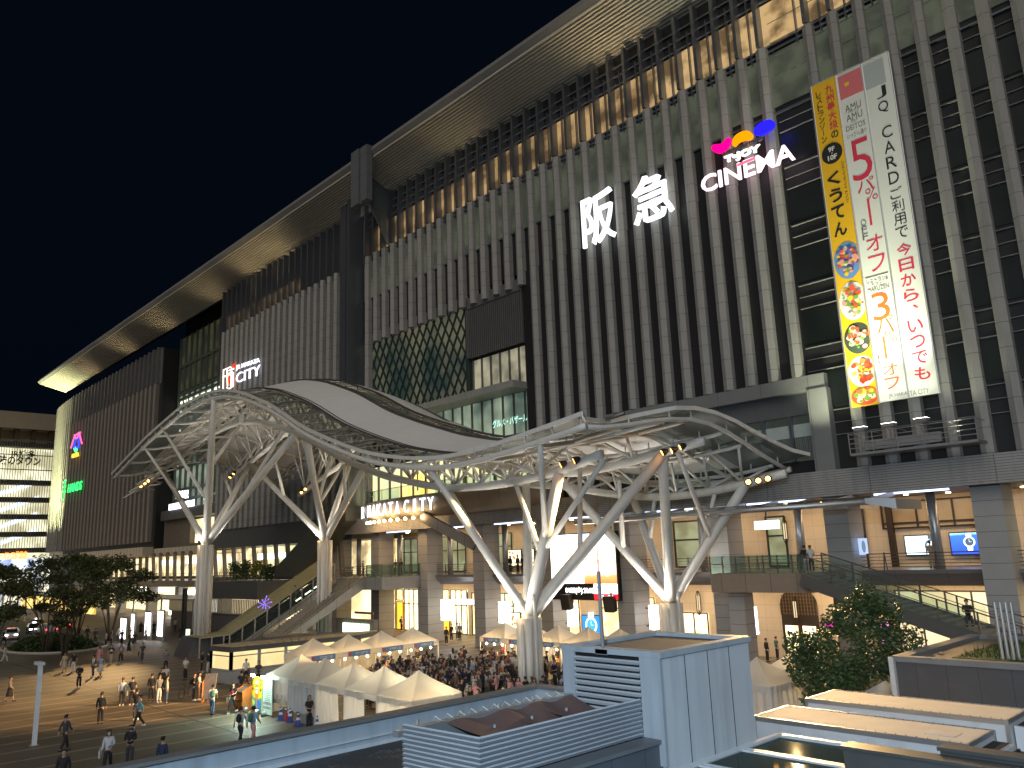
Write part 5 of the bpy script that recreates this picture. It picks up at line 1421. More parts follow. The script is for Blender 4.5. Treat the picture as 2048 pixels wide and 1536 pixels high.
MB().box(-17.55, -17.33, -3, 17.1, 3.2, 5.0).box(-17.33, -11.5, 16.9, 17.1, 3.2, 5.0).build('parapet', bluegrey, FB)
MB().box(-17.62, -17.22, -3, 17.16, 5.0, 5.07).box(-17.22, -14.3, 16.82, 17.16, 5.0, 5.07).build('coping', mat('coping_dark', (.17, .16, .15), .5), FB)
MB().box(-17.34, -17.26, -3, 16.85, 4.62, 4.65).box(-17.34, -17.28, -3, 16.85, 4.42, 4.5).build('parapet_trim', palep, FB)
MB().box(-11.75, -11.45, -3, 15.1, 0, 4.66).build('side_wall', darkw, FB)
MB().box(-11.85, -11.38, -3, 15.1, 4.66, 4.74).build('ledge', mat('ledge_dark', (.16, .17, .18), .45), FB)
# vent housing
VH = thing('vent_housing', 'tall pale blue panelled roof housing with louvres on its near side', 'vent housing', (-12.8, 16.7, 4.2))
bx = (-14.2, -11.3, 14.85, 18.5)
MB().box(bx[0], bx[1], bx[2] + .05, bx[3], 4.0, 6.42).build('body', palep, VH)
mb = MB()
for k in range(1, 4):
    y = bx[2] + (bx[3] - bx[2]) * k / 4
    mb.box(bx[1] - .002, bx[1] + .004, y - .012, y + .012, 4.1, 6.4)
mb.build('panel_joint', M['ink'], VH)
MB().box(bx[0] - .06, bx[1] + .06, bx[2] - .05, bx[2] + .25, 6.42, 6.55).box(bx[0] - .06, bx[1] + .06, bx[3] - .2, bx[3] + .06, 6.42, 6.55).box(bx[0] - .06, bx[0] + .22, bx[2] + .25, bx[3] - .2, 6.42, 6.55).box(bx[1] - .22, bx[1] + .06, bx[2] + .25, bx[3] - .2, 6.42, 6.55).build('roof_rim', bluegrey, VH)
MB().box(bx[0] + .2, bx[1] - .2, bx[2] + .2, bx[3] - .2, 6.42, 6.46).build('roof_top', mat('grimy_roof', (.16, .15, .14), .8, var=.4, vscale=1.5), VH)
MB().box(bx[0] - .03, bx[0] + .35, bx[2] - .04, bx[2] + .05, 4.2, 6.42).build('corner_post', bluegrey, VH)
MB().box(bx[1] - .55, bx[1] + .02, bx[2] - .04, bx[2] + .05, 4.2, 6.42).build('corner_post', bluegrey, VH)
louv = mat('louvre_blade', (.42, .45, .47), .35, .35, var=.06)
mb, lip = MB(), MB()
MB().box(bx[0] + .35, bx[1] - .55, bx[2] + .03, bx[2] + .049, 4.2, 6.42).build('louvre_backing', M['black'], VH)
for k in range(15):
    z = 4.33 + .137 * k
    xa, xb = bx[0] + .35, bx[1] - .55
    mb.add([(xa, bx[2] - .06, z), (xb, bx[2] - .06, z), (xb, bx[2] - .04, z + .045), (xa, bx[2] - .04, z + .045)], [(0, 1, 2, 3)]).add([(xa, bx[2] - .06, z), (xb, bx[2] - .06, z), (xb, bx[2] + .02, z - .03), (xa, bx[2] + .02, z - .03)], [(3, 2, 1, 0)])
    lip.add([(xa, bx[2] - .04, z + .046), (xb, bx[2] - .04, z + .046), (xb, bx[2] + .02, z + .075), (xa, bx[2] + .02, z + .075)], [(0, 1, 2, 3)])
lip.build('louvre_lip', mat('lit_louvre_lip', (.58, .61, .63), .4, .1), VH)  # paler than the blades: light from above put into the lip colour
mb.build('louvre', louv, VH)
AP = thing('antenna_pole', 'thin grey antenna pole standing on the vent housing', 'pole', (-13.7, 14.9, 6.5))
q = ony(1206, 1298, 14.95)
MB().tube([(q.x, 14.95, 6.42), (q.x, 14.95, 8.3)], .045, 8).build('pole', M['steel'], AP)
MB().tube([(q.x, 14.95, 8.3), (q.x, 14.95, 8.95)], .012, 5).build('whip', M['railm'], AP)
MB().box(q.x - .12, q.x + .25, 14.8, 15.1, 6.4, 6.52).build('foot', M['steel'], AP)
# louvred plant screen with a brown shade sail
LS = thing('louvred_plant_screen', 'pale slatted metal screen around the roof plant', 'screen', (-13, 12.3, 4.3))
lx, ly0, ly1 = -11.85, 10.05, 14.8
sides, tops_ = MB(), MB()
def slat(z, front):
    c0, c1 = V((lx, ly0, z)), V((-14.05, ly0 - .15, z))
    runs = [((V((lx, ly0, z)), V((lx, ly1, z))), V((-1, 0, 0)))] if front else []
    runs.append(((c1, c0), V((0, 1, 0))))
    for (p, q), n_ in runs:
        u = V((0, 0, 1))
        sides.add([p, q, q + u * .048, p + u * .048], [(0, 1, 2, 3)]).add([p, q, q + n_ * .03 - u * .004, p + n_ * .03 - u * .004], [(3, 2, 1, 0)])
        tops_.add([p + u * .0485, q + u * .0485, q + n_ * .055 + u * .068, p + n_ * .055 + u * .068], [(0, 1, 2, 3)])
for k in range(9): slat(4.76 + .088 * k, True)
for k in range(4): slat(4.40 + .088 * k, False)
tops_.build('slat_lip', mat('lit_slat_lip', (.70, .73, .76), .35, .1, var=.05), LS)  # top light painted in: lips paler than the slat faces
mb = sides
mb.build('slat_set', mat('shaded_slat', (.20, .22, .24), .4, .2, var=.1), LS)  # slat faces darkened for contrast, their shade put into the colour
mb = MB()
for k in range(5): mb.box(lx - .2, lx - .12, ly0 + .2 + 1.1 * k, ly0 + .28 + 1.1 * k, 4.2, 5.5)
for k in range(3): mb.box(-13.8 + .8 * k, -13.72 + .8 * k, ly0 + .05, ly0 + .13, 4.2, 5.5)
mb.box(-14.1, -13.9, ly0, 14.8, 4.9, 5.45).box(-14.6, -14.4, ly0, 14.8, 5.2, 5.32)
for y in (10.6, 11.8, 12.9, 14.0): mb.tube([(-14.5, y, 4.2), (-14.5, y, 5.45)], .05, 6).tube([(-13.4, y, 4.2), (-13.4, y, 5.3)], .04, 6)
mb.tube([(-14.0, 10.4, 5.36), (-14.0, 14.7, 5.36)], .035, 6).tube([(-12.1, 11.0, 5.28), (-12.1, 14.7, 5.28)], .03, 6)
mb.build('support_frame', M['steel'], LS)
SH = thing('shade_sail', 'crumpled brown shade cloth tied over the roof plant', 'shade cloth', (-13, 13, 5.3))
brown = mat('brown_mesh', (.17, .10, .085), .85, var=.15, joints=(('Y', .06, .015), ), jdark=.8, bump=.5, bscale=6)
for ya, yb in ((10.9, 12.6), (12.3, 13.5), (13.3, 14.7)):
    rows = []
    for i in range(13):
        u = i / 12
        rows.append([(-13.95 + 1.95 * u + (.05 * sin(j)), ya + (yb - ya) * j / 8 + (.45 * u * (1 - j / 8)), 5.42 - .16 * sin(pi * u) - .1 * u + .03 * sin(5 * u + j)) for j in range(9)])
    MB().grid(rows).build('cloth', brown, SH, True)
mb = MB()
for k in range(12): mb.tube([(-13.95, 10.9 + .33 * k, 5.40), (-14.2, 10.85 + .33 * k, 5.52), (-14.4, 10.9 + .33 * k, 5.32)], .012, 4)
mb.build('tie_cord', M['white'], SH)
# glass skylight roof to the right of the housing
GZ = 4.05
SK = thing('skylight_roof', 'greenish glass skylight roof with metal bars below the pale housing', 'skylight', (-10, 17, GZ))
MB().box(-11.05, -8.6, 8, 19.3, GZ, GZ + .03).build('glass_pane', glass('skylight_glass', (.30, .40, .36), .45, .04), SK)
mb = MB()
mb.tube([(-11.12, 8, GZ + .06), (-11.12, 19.4, GZ + .06)], .07, 8).tube([(-11.3, 8, GZ + .02), (-11.3, 19.4, GZ + .02)], .05, 8).box(-11.1, -8.6, 19.2, 19.34, GZ, GZ + .1)
for k in range(5): mb.box(-11.05, -8.6, 10.4 + 1.75 * k, 10.47 + 1.75 * k, GZ + .03, GZ + .08).box(-11.05, -8.6, 10.6 + 1.75 * k, 10.65 + 1.75 * k, GZ + .03, GZ + .07)
mb.build('glazing_bar', palep, SK)
MB().box(-11.0, -8.6, 8, 19.2, 2.6, 2.7).build('interior_floor', mat('skylight_floor', (.10, .10, .07), .7, var=.5, vscale=.4), SK)
mb = MB()
for k in range(44):
    y = 11.5 + .17 * k
    mb.add([(-8.75, y, GZ + .02), (-8.35, y, GZ + .16), (-8.35, y + .085, GZ + .16), (-8.75, y + .085, GZ + .02), (-8.35, y + .085, GZ - .1), (-8.35, y, GZ - .1)], [(0, 1, 2, 3), (3, 2, 4), (0, 5, 1), (1, 5, 4, 2)])
mb.box(-8.6, -8.35, 8, 19.2, GZ - .2, GZ).build('corrugated_edge', palep, SK)
RB = thing('blue_flat_roof', 'bluish flat roof with dark parapet copings at the bottom right corner', 'roof', (-5, 11, 4))
MB().box(-8.3, -1, 4, 17.6, 3.0, 4.0).build('roof_slab', mat('blue_roof', (.24, .30, .33), .5, var=.35, vscale=.7), RB)
cp_ = mat('bronze_coping', (.10, .10, .095), .4, .3)
a, b = onz(1690, 1495, 4.6), onz(1985, 1530, 4.6)
MB().box(a.x, b.x + 3, a.y - .1, a.y + .28, 3.9, 4.6).box(a.x - .04, b.x + 3, a.y - .16, a.y + .34, 4.6, 4.66).build('parapet', cp_, RB)
a, b = onz(1880, 1501, 4.7), onz(2060, 1522, 4.7)
MB().box(a.x, a.x + 6, a.y, a.y + .35, 3.9, 4.7).box(a.x - .04, a.x + 6, a.y - .05, a.y + .4, 4.7, 4.77).build('parapet', cp_, RB)
# parked refrigerated trucks
tw = mat('truck_white', (.68, .69, .69), .38, var=.05, coat=.15, dirt=.16)
def truck(label, x0, x1, y0, y1, zt_, cab=True):
    t = thing('refrigerated_truck', label, 'truck', ((x0 + x1) / 2, (y0 + y1) / 2, 0), 0, 'box trucks parked side by side')
    MB().box(x0, x1, y0, y1, 1.0, zt_ - .03).build('cargo_box', tw, t)
    MB().box(x0 + .02, x1 - .02, y0 + .02, y1 - .02, zt_ - .03, zt_).build('cargo_roof', mat('truck_roof', (.66, .64, .60), .75, var=.14, vscale=1.6, speck=.08, speckscale=18), t)
    mb = MB()
    for y in (y0, y1): mb.box(x0 - .02, x1 + .02, y - .025, y + .025, zt_ - .12, zt_ + .02).box(x0 - .02, x1 + .02, y - .025, y + .025, .95, 1.1)
    for x in (x0, x1): mb.box(x - .03, x + .03, y0, y1, zt_ - .1, zt_ + .018)
    for x in (x0, x1):
        for y in (y0, y1): mb.box(x - .05, x + .05, y - .05, y + .05, 1.0, zt_ + .01)
    mb.build('aluminium_trim', M['steel'], t)
    mb = MB()
    for k in range(22): mb.ball((x0 + .15 + (x1 - x0 - .3) * k / 21, y1 - .06, zt_ + .02), .018, 5, 3).ball((x0 + .15 + (x1 - x0 - .3) * k / 21, y0 + .06, zt_ + .02), .018, 5, 3)
    mb.build('rivet_row', M['railm'], t)
    MB().hexa([(x1 + .25, y0 + .1, .5), (x1 + 2.0, y0 + .1, .5), (x1 + 2.0, y1 - .1, .5), (x1 + .25, y1 - .1, .5), (x1 + .25, y0 + .1, 2.45), (x1 + 1.45, y0 + .15, 2.45), (x1 + 1.45, y1 - .15, 2.45), (x1 + .25, y1 - .1, 2.45)]).build('cab', tw, t)
    ac = MB().hexa([(x1 + .06, y0 + .35, zt_ - .85), (x1 + .7, y0 + .35, zt_ - .85), (x1 + .7, y1 - .35, zt_ - .85), (x1 + .06, y1 - .35, zt_ - .85), (x1 + .06, y0 + .35, zt_ - .18), (x1 + .6, y0 + .4, zt_ - .22), (x1 + .6, y1 - .4, zt_ - .22), (x1 + .06, y1 - .35, zt_ - .18)]).build('cooling_unit', tw, t)
    mb = MB()
    for k in range(9):
        y = y0 + .5 + (y1 - y0 - 1.0) * k / 8
        mb.box(x1 + .12, x1 + .5, y - .03, y + .03, zt_ - .185, zt_ - .165)
    for k in range(4):
        for j in range(4): mb.box(x1 + .66, x1 + .715, y0 + .5 + .32 * j, y0 + .72 + .32 * j, zt_ - .8 + .14 * k, zt_ - .72 + .14 * k)
    mb.build('grille', M['black'], ac)
    for wx in (x0 + 1.2, x1 + 1.0):
        for wy in (y0 + .15, y1 - .15):
            MB().tube([(wx, wy - .14, .42), (wx, wy + .14, .42)], .42, 18).build('wheel', M['black'], t)
    return t
t = truck('nearer white box truck with a cooling unit and a white patch on its roof', -14.2, -8.15, 23.2, 25.25, 3.6)
a = onz(1888, 1466, 3.61)
MB().box(a.x - .38, a.x + .38, a.y - .35, a.y + .25, 3.6, 3.615).build('roof_patch', M['white'], t)
truck('farther white box truck behind the first, its roof lit orange', -14.25, -8.2, 26.65, 28.7, 3.62)
# dark roof house with grass on top
GH = thing('green_roof_house', 'dark grey panelled low house with grass growing on its roof', 'building', (-9, 36, 0))
MB().box(-13.3, 3, 31.9, 40.4, 0, 4.3).build('wall', mat('slate_cladding', (.075, .078, .085), .5, joints=(('X', 1.05, .025), )), GH)
MB().box(-13.4, 3, 31.8, 32.2, 4.3, 4.5).box(-13.4, 3, 40.1, 40.5, 4.3, 4.5).box(-13.4, -12.9, 32.2, 40.1, 4.3, 4.5).build('roof_rim', mat('rim_grey', (.20, .20, .20), .5), GH)
MB().box(-12.85, 3, 32.2, 40.1, 4.3, 4.36).build('gravel_strip', mat('gravel', (.20, .18, .15), .9, var=.4, vscale=8), GH)
MB().box(-13.5, -13.32, 31.75, 31.95, 0, 4.45).build('downpipe', M['white'], GH)
mb = MB()
rr = random.Random(4)
for k in range(5200):
    x, y = rr.uniform(-11.6, 1), rr.uniform(33.2, 38.9)
    h = rr.uniform(.08, .3); a = rr.random() * 6.28; w = .03
    mb.add([(x - w * cos(a), y - w * sin(a), 4.36), (x + w * cos(a), y + w * sin(a), 4.36), (x + rr.uniform(-.1, .1), y + rr.uniform(-.1, .1), 4.36 + h)], [(0, 1, 2)])
gm = mat('roof_grass', (.05, .08, .02), .8, var=.4, vscale=2)
go = mb.box(-11.7, 1.2, 33.1, 39, 4.36, 4.41).build('grass_bed', gm, GH); go["kind"] = 'stuff'
VP = thing('vent_pipes', 'row of upright pale vent pipes at the right edge on the grass roof', 'pipes', (ony(2020, 1300, 33.5).x, 33.5, 4.4))
for k in range(4):
    q = ony(2003 + 11 * k, 1300, 33.5)
    MB().tube([(q.x, 33.5, 4.35), (q.x, 33.5, 6.4)], .06, 8).build('pipe', M['steel'], VP)
# assumed street lamp, unseen behind the viewpoint, added to light these roofs cool white
LPb = thing('assumed_street_lamp', 'tall street lamp standing behind the viewpoint', 'street lamp', (6, -9, 0))
MB().tube([(6, -9, 0), (6, -9, 13.5), (4.6, -7.4, 14.2)], [.14, .09, .07], 10).build('pole', M['steel'], LPb)
MB().box(4.2, 5.2, -7.9, -6.9, 14.1, 14.25).build('lamp_head', M['steel'], LPb)
lamp('AREA', 'assumed_street_light', (4.6, -7.3, 14.05), (.48, .73, 1), 5600, (-9, 14, 4), shape='DISK', size=1.0)
# ================================================================== trees and planting
leafm = mat('leaf_dark', (.06, .095, .028), .6, var=.45, vscale=1.3)
leafb = mat('leaf_olive', (.06, .075, .02), .6, var=.45, vscale=1.0)
bark = mat('bark', (.09, .065, .045), .9, var=.3, vscale=6, bump=.5)
def leaves(clumps, n, size, seed, flat=1.0):
    rr = random.Random(seed)
    mb = MB()
    wts = [c[1] ** 2 for c in clumps]
    for k in range(n):
        c, r = rr.choices(clumps, wts)[0][:2]
        while True:
            p = V((rr.uniform(-1, 1), rr.uniform(-1, 1), rr.uniform(-1, 1)))
            if .35 < p.length < 1: break
        p = p * (.55 + .55 * rr.random() ** .5)
        q = V(c) + V((p.x * r, p.y * r, p.z * r * flat))
        q += V((sin(q.y * 3 + q.z * 2), cos(q.x * 3 + q.z), sin(q.x * 2.5 + q.y * 2))) * r * .12
        a = V((rr.gauss(0, 1), rr.gauss(0, 1), rr.gauss(0, .6))).normalized()
        b = a.cross(V((rr.gauss(0, 1), rr.gauss(0, 1), rr.gauss(0, 1)))).normalized()
        s = size * rr.uniform(.6, 1.25)
        mb.add([q - a * s, q - b * s * .45, q + a * s, q + b * s * .45], [(0, 1, 2, 3)])
    return mb
def tree(label, base, stems, clumps, n, size, seed, m, flat=1.0, group=None):
    t = thing('leafy_tree', label, 'tree', base, 0, group)
    rr = random.Random(seed)
    mb = MB()
    B = V(base)
    for sx, sy, h, r in stems:
        top = B + V((sx, sy, h))
        mid = B + V((sx * .45 + rr.uniform(-.1, .1), sy * .45, h * .5))
        mb.tube([B + V((sx * .08, sy * .08, 0)), mid, top], [r, r * .75, r * .45], 8)
        near = sorted(clumps, key=lambda c: (V(c[0]) - top).length)[:3]
        for c, rad in near:
            e = V(c) + V((rr.uniform(-.4, .4), rr.uniform(-.4, .4), rr.uniform(-.2, .5))) * rad
            mb.tube([top.lerp(mid, rr.uniform(0, .6)), top.lerp(e, .5) + V((0, 0, .1)), e], [r * .45, r * .3, r * .1], 6)
            for k in range(3):
                e2 = V(c) + V((rr.uniform(-1, 1), rr.uniform(-1, 1), rr.uniform(-.5, 1))) * rad * .8
                mb.tube([top.lerp(e, .6), e2], [r * .2, r * .06], 5)
    mb.build('trunk', bark, t, True)
    leaves(clumps, n, size, seed, flat).build('crown', m, t)
    return t
def pc(px, py, Y, r): return (tuple(ony(px, py, Y)), r)
tree('leafy dark tree behind the trucks, right one with its trunk showing', (-15.7, 37.2, 0), [(0, 0, 3.2, .13), (.5, -.3, 3.0, .09), (-.5, .2, 3.1, .08)],
     [pc(1700, 1235, 37, 1.0), pc(1765, 1232, 37.3, 1.05), pc(1735, 1205, 37.2, .8), pc(1805, 1285, 37, .85), pc(1745, 1290, 37, .95), pc(1785, 1335, 37.2, .9), pc(1660, 1250, 37, .6), pc(1730, 1345, 37, .8)], 6800, .11, 3, leafm, 1.0, 'trees behind the trucks')
tree('leafy dark tree behind the trucks, left one reaching down to the truck roof', (-17.2, 34.6, 0), [(0, 0, 2.6, .11), (-.6, .2, 2.4, .08), (.5, 0, 2.6, .08)],
     [pc(1640, 1300, 35, .95), pc(1600, 1290, 35, .7), pc(1655, 1370, 34.5, .95), pc(1700, 1340, 35, .85), pc(1608, 1340, 35, .8), pc(1690, 1395, 34.5, .75), pc(1630, 1400, 34.5, .6)], 6200, .11, 5, leafm, 1.0, 'trees behind the trucks')
def ltree(label, bx, by, H, R, seed, n=4200, k=9):
    rr = random.Random(seed)
    cl_ = []
    for i in range(k):
        a = 2 * pi * i / k + rr.random()
        d = R * (.3 + .85 * rr.random())
        cl_.append(((bx + d * cos(a), by + d * sin(a), H * (.48 + .50 * rr.random()) - d * .16), R * rr.uniform(.28, .44)))
    cl_.append(((bx, by, H * .88), R * .5))
    tree(label, (bx, by, 0), [(R * .35 * cos(j * 1.3 + seed), R * .35 * sin(j * 1.3 + seed), H * .52, .14 - .012 * j) for j in range(5)], cl_, n, .21, seed, leafb, .42, 'plaza trees at the left')
ltree('many stemmed plaza tree in the middle of the left group, over the hedge', -100.5, 24.3, 10.8, 4.8, 11, 5200, 14)
ltree('dense plaza tree at the right of the left group, before the station entrance', -110.0, 33.5, 10.8, 4.6, 12, 6200, 15)
ltree('plaza tree cut by the left edge of the picture', -90.5, 17.0, 10.0, 4.2, 13, 4200, 11)
ltree('thin young plaza tree with bare stems by the paving edge', -91.8, 23.8, 7.2, 2.4, 14, 1500, 6)
ltree('dark plaza tree at the back of the left group by the taxi stand', -122, 33, 10.8, 5.2, 15, 5600, 13)
HD = thing('hedge_mound', 'low dark clipped hedge mound behind a pale kerb at the left', 'hedge', (-108, 26.5, 0))
mb = MB()
rr = random.Random(9)
for k in range(4200):
    a, d = rr.random() * 2 * pi, sqrt(rr.random())
    q = V((-108 + 8.5 * d * cos(a), 26.8 + 4.2 * d * sin(a), 1.35 * (1 - d ** 3) + rr.uniform(0, .12)))
    u = V((rr.gauss(0, 1), rr.gauss(0, 1), rr.gauss(0, .5))).normalized() * .2; w = u.cross(V((0, .3, 1))).normalized() * .14
    mb.add([q - u, q - w, q + u, q + w], [(0, 1, 2, 3)])
mb.build('foliage', leafm, HD)
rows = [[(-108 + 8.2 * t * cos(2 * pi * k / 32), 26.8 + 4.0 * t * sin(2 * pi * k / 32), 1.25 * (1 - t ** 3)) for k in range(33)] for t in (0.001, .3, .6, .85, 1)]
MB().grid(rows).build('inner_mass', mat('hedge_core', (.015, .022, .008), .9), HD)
mb = MB()
mb.tube([(-108 + 9.4 * cos(2 * pi * k / 40), 26.8 + 5.0 * sin(2 * pi * k / 40), .12) for k in range(41)], .16, 6)
mb.build('kerb', mat('kerb_stone', (.45, .42, .36), .7), HD)
for i, (x, lab) in enumerate(((-111, 'green leafy shrub at the left of the deck planter'), (-107.5, 'tall green shrub in the middle of the deck planter'), (-103.5, 'yellow green shrub at the right of the deck planter'), (-100.6, 'small dark shrub at the right end of the deck planter'))):
    t = thing('planter_shrub', lab, 'shrub', (x, 50, 6.5), 0, 'shrubs on the deck planter')
    MB().tube([(x, 50, 6.4), (x + .2, 50, 8)], [.06, .03], 6).build('stem', bark, t)
    leaves([((x, 50, 7.6), 1.3), ((x + .5, 49.6, 8.6), .9), ((x - .6, 50, 8.2), .8)][:3 if i < 3 else 1], 700, .2, 20 + i, .8).build('foliage', mat('leaf_yellow', (.22, .22, .02), .6, var=.4) if i == 2 else leafm, t)
# ================================================================== the building across the street at the far left
PK = thing('car_park_building', 'pale building with lit glazed parking floors and ramps at the far left', 'building', (-250, 44, 0))
X_ = -250.0
MB().box(-275, X_ - 4, 20, 70, 0, 52).box(-275, X_, 20, 70, 47.4, 52).build('wall', mat('pale_wall', (.40, .33, .24), .7, var=.1), PK)
_pm = mat('dark_brown_pillar', (.10, .05, .03), .6)
for k in range(9): MB().box(X_ - 3, X_ - 1, 36 + 4.2 * k, 37 + 4.2 * k, 44, 47.4).build('column', _pm, PK)
MB().box(X_ - 3.8, X_ - 3.6, 22, 66, 10, 43.5).build('lit_floor', emit('parking_light', (1, .95, .66), .8, col2=(.5, .46, .28), vscale=.22), PK)
mb = MB()
for z in (32.9, 28.2, 23.6, 18.9, 14.6, 43.2): mb.box(X_ - 3.5, X_ - .4, 22, 66, z - .8, z + .5)
mb.build('floor_slab', mat('dark_slab', (.07, .065, .06), .7), PK)
mb = MB()
for k in range(60): mb.box(X_, X_ + .12, 30 + .62 * k, 30.12 + .62 * k, 14, 44)
for z in (44, 40, 36): mb.box(X_, X_ + .15, 30, 66, z, z + .25)
mb.build('mullion', mat('mullion_grey', (.22, .22, .2), .5, .3), PK)
mb = MB()
for z in (15, 19.5, 24, 28.6):
    mb.add([(X_ - 2.8, 46, z + .2), (X_ - 2.8, 56, z + 4.2), (X_ - 2.6, 56, z + 5.4), (X_ - 2.6, 46, z + 1.4)], [(0, 1, 2, 3)])
mb.build('ramp', emit('ramp_glow', (.75, .85, 1), 1.3), PK)  # ramps glow themselves in place of light falling on them
mb = MB()
c = onx(42, 918, X_ + .3); uy = V((0, 1, 0))
put_text(mb, "JR博多", onx(46, 909, X_ + .3), uy, EZ, w=6.0, h=2.3, bold=.03)
put_text(mb, "味のタウン", onx(40, 921, X_ + .3), uy, EZ, w=10.0, h=2.6, bold=.03)
mb.build('black_lettering', M['ink'], PK)
mb = MB(); put_text(mb, "ラーメン二代目店", onx(22, 1111, X_ + .4), uy, EZ, w=7.5, h=2.2, bold=.03)
mb.build('red_neon_lettering', emit('neon_orange', (1, .2, .02), 2.6), PK)
MB().box(X_, X_ + .2, 30, 66, 9.5, 12.2).build('street_sign_band', emit('street_sign', (.8, .88, 1), .9, col2=(.2, .3, .6), vscale=.3), PK)
MB().box(X_ - 2, X_, 30, 66, 0, 9.4).build('street_shops', emit('street_shop', (.9, .82, .6), .9, col2=(.25, .3, .4), vscale=.35), PK)
BS = thing('bus_shelter', 'long low shelter with yellow lit panels behind the left trees', 'shelter', (-165, 28, 0))
MB().box(-190, -138, 36, 41, 4.6, 4.95).build('roof', M['steel'], BS)
MB().box(-188, -140, 40.2, 40.4, 1.8, 4.2).build('lit_panel', emit('shelter_yellow', (1, .72, .22), 1.1, col2=(.5, .3, .06), vscale=.5), BS)
mb = MB()
for k in range(9): mb.box(-189 + 6.2 * k, -188.7 + 6.2 * k, 37, 37.3, 0, 4.6)
mb.build('post', M['steel'], BS)
EC = thing('entrance_canopy', 'thin glass edge canopy in front of the station entrance at the left', 'canopy', (-120, 46, 0))
MB().box(-150, -112, 44, 50, 4.1, 4.3).build('roof_slab', M['steel'], EC)
mb = MB()
for xx in (-149, -137, -125, -113): mb.tube([(xx, 45, 0), (xx, 45, 4.1)], .14, 8)
mb.build('post', M['steel'], EC)
# ================================================================== cars
tyre, carglass = mat('tyre', (.02, .02, .02), .8), mat('car_glass', (.02, .025, .03), .05)
def car(label, x, y, rz, col, taxi=False, tail=True):
    t = thing('parked_car', label, 'car', (x, y, 0.006), rz, 'cars waiting at the taxi stand')
    paint = mat('car_paint', col, .25, .2, var=.03, coat=.6)
    prof = [(-2.15, .35), (-2.2, .62), (-2.05, .84), (-1.25, .95), (-.65, 1.42), (.75, 1.45), (1.45, 1.0), (2.1, .92), (2.22, .62), (2.15, .35)]
    mb = MB()
    rows = []
    for (px, pz) in prof:
        w = .82 if pz < 1.1 else .62
        rows.append([(px, -w, pz), (px, -w * .5, pz + .02), (px, w * .5, pz + .02), (px, w, pz)])
    mb.grid(rows)
    mb.add([(p[0], -.82 if p[1] < 1.1 else -.62, p[1]) for p in prof], [tuple(range(len(prof)))]).add([(p[0], .82 if p[1] < 1.1 else .62, p[1]) for p in prof], [tuple(reversed(range(len(prof))))])
    mb.quad((-2.15, -.82, .35), (-2.15, .82, .35), (2.15, .82, .35), (2.15, -.82, .35))
    mb.build('body', paint, t, world=False)
    g = MB()
    for s in (-1, 1): g.add([(-1.1, s * .80, .98), (-.62, s * .645, 1.36), (.72, s * .645, 1.38), (1.3, s * .80, 1.02)], [(0, 1, 2, 3)])
    g.build('side_window', carglass, t, world=False)
    MB().add([(-1.28, -.66, .985), (-.68, -.56, 1.41), (-.68, .56, 1.41), (-1.28, .66, .985)], [(0, 1, 2, 3)]).build('windscreen', carglass, t, world=False)
    MB().add([(1.42, -.66, 1.035), (.78, -.56, 1.44), (.78, .56, 1.44), (1.42, .66, 1.035)], [(0, 1, 2, 3)]).build('rear_window', carglass, t, world=False)
    for wx in (-1.35, 1.35):
        for s in (-1, 1):
            w = MB().tube([(wx, s * .70, .32), (wx, s * .86, .32)], .32, 18).build('wheel', tyre, t, world=False)
            MB().tube([(wx, s * .861, .32), (wx, s * .87, .32)], .2, 12).build('rim', M['steel'], w, world=False)
    for s in (-1, 1):
        MB().box(-2.22, -2.12, s * .55 - .18, s * .55 + .18, .62, .76).build('headlight', M['headl'], t, world=False)
        MB().box(2.12, 2.23, s * .58 - .18, s * .58 + .18, .66, .82).build('tail_light', M['taill'], t, world=False)
    if taxi: MB().hexa([(-.1, -.25, 1.46), (.25, -.25, 1.46), (.25, .25, 1.46), (-.1, .25, 1.46), (-.05, -.2, 1.62), (.2, -.2, 1.62), (.2, .2, 1.62), (-.05, .2, 1.62)]).build('roof_sign', M['led'], t, world=False)
M['headl'], M['taill'] = emit('headlight', (1, .95, .85), 8), emit('tail_light', (1, .03, .02), 6)
car('white car nearest the hedge at the left edge', -127.5, 26.5, 2.9, (.7, .7, .72))
car('black taxi with a lit roof sign behind the white car', -136, 31.0, 3.0, (.02, .02, .025), True)
car('silver car behind the first tree trunk', -131.5, 31.5, .1, (.45, .46, .48))
car('dark red car half hidden by the tree stems', -139, 35.0, .2, (.15, .02, .02))
car('black car at the back of the taxi stand', -146, 33.6, 3.1, (.02, .02, .02), True)
# ================================================================== plaza furniture
g = onz(68, 1491)
LP = thing('lamp_post', 'short square white lamp post with a flat head at the left of the plaza', 'lamp post', g)
MB().box(g.x - .1, g.x + .1, g.y - .1, g.y + .1, 0, 3.95).build('post', mat('lamp_white', (.78, .78, .8), .4), LP)
MB().box(g.x - .75, g.x + .25, g.y - .15, g.y + .15, 3.95, 4.1).build('lamp_head', mat('lamp_white2', (.7, .7, .72), .4), LP)
MB().box(g.x - .2, g.x + .2, g.y - .2, g.y + .2, 0, .03).build('foot_plate', M['steel'], LP)
q = onz(373, 1305)
IL = thing('light_pillar', 'short glowing white pillar at the foot of the left tree column', 'light pillar', q)
MB().box(q.x - .2, q.x + .2, q.y - .2, q.y + .2, 0, .25).build('base', M['darkgrey'], IL)
MB().box(q.x - .18, q.x + .18, q.y - .18, q.y + .18, .25, 2.3).build('lit_panel', emit('pillar_light', (.95, 1, .6), 2.2), IL)
MB().box(q.x - .25, q.x + .25, q.y - .6, q.y - .25, 0, 6.5).build('dark_back_pillar', M['black'], IL)
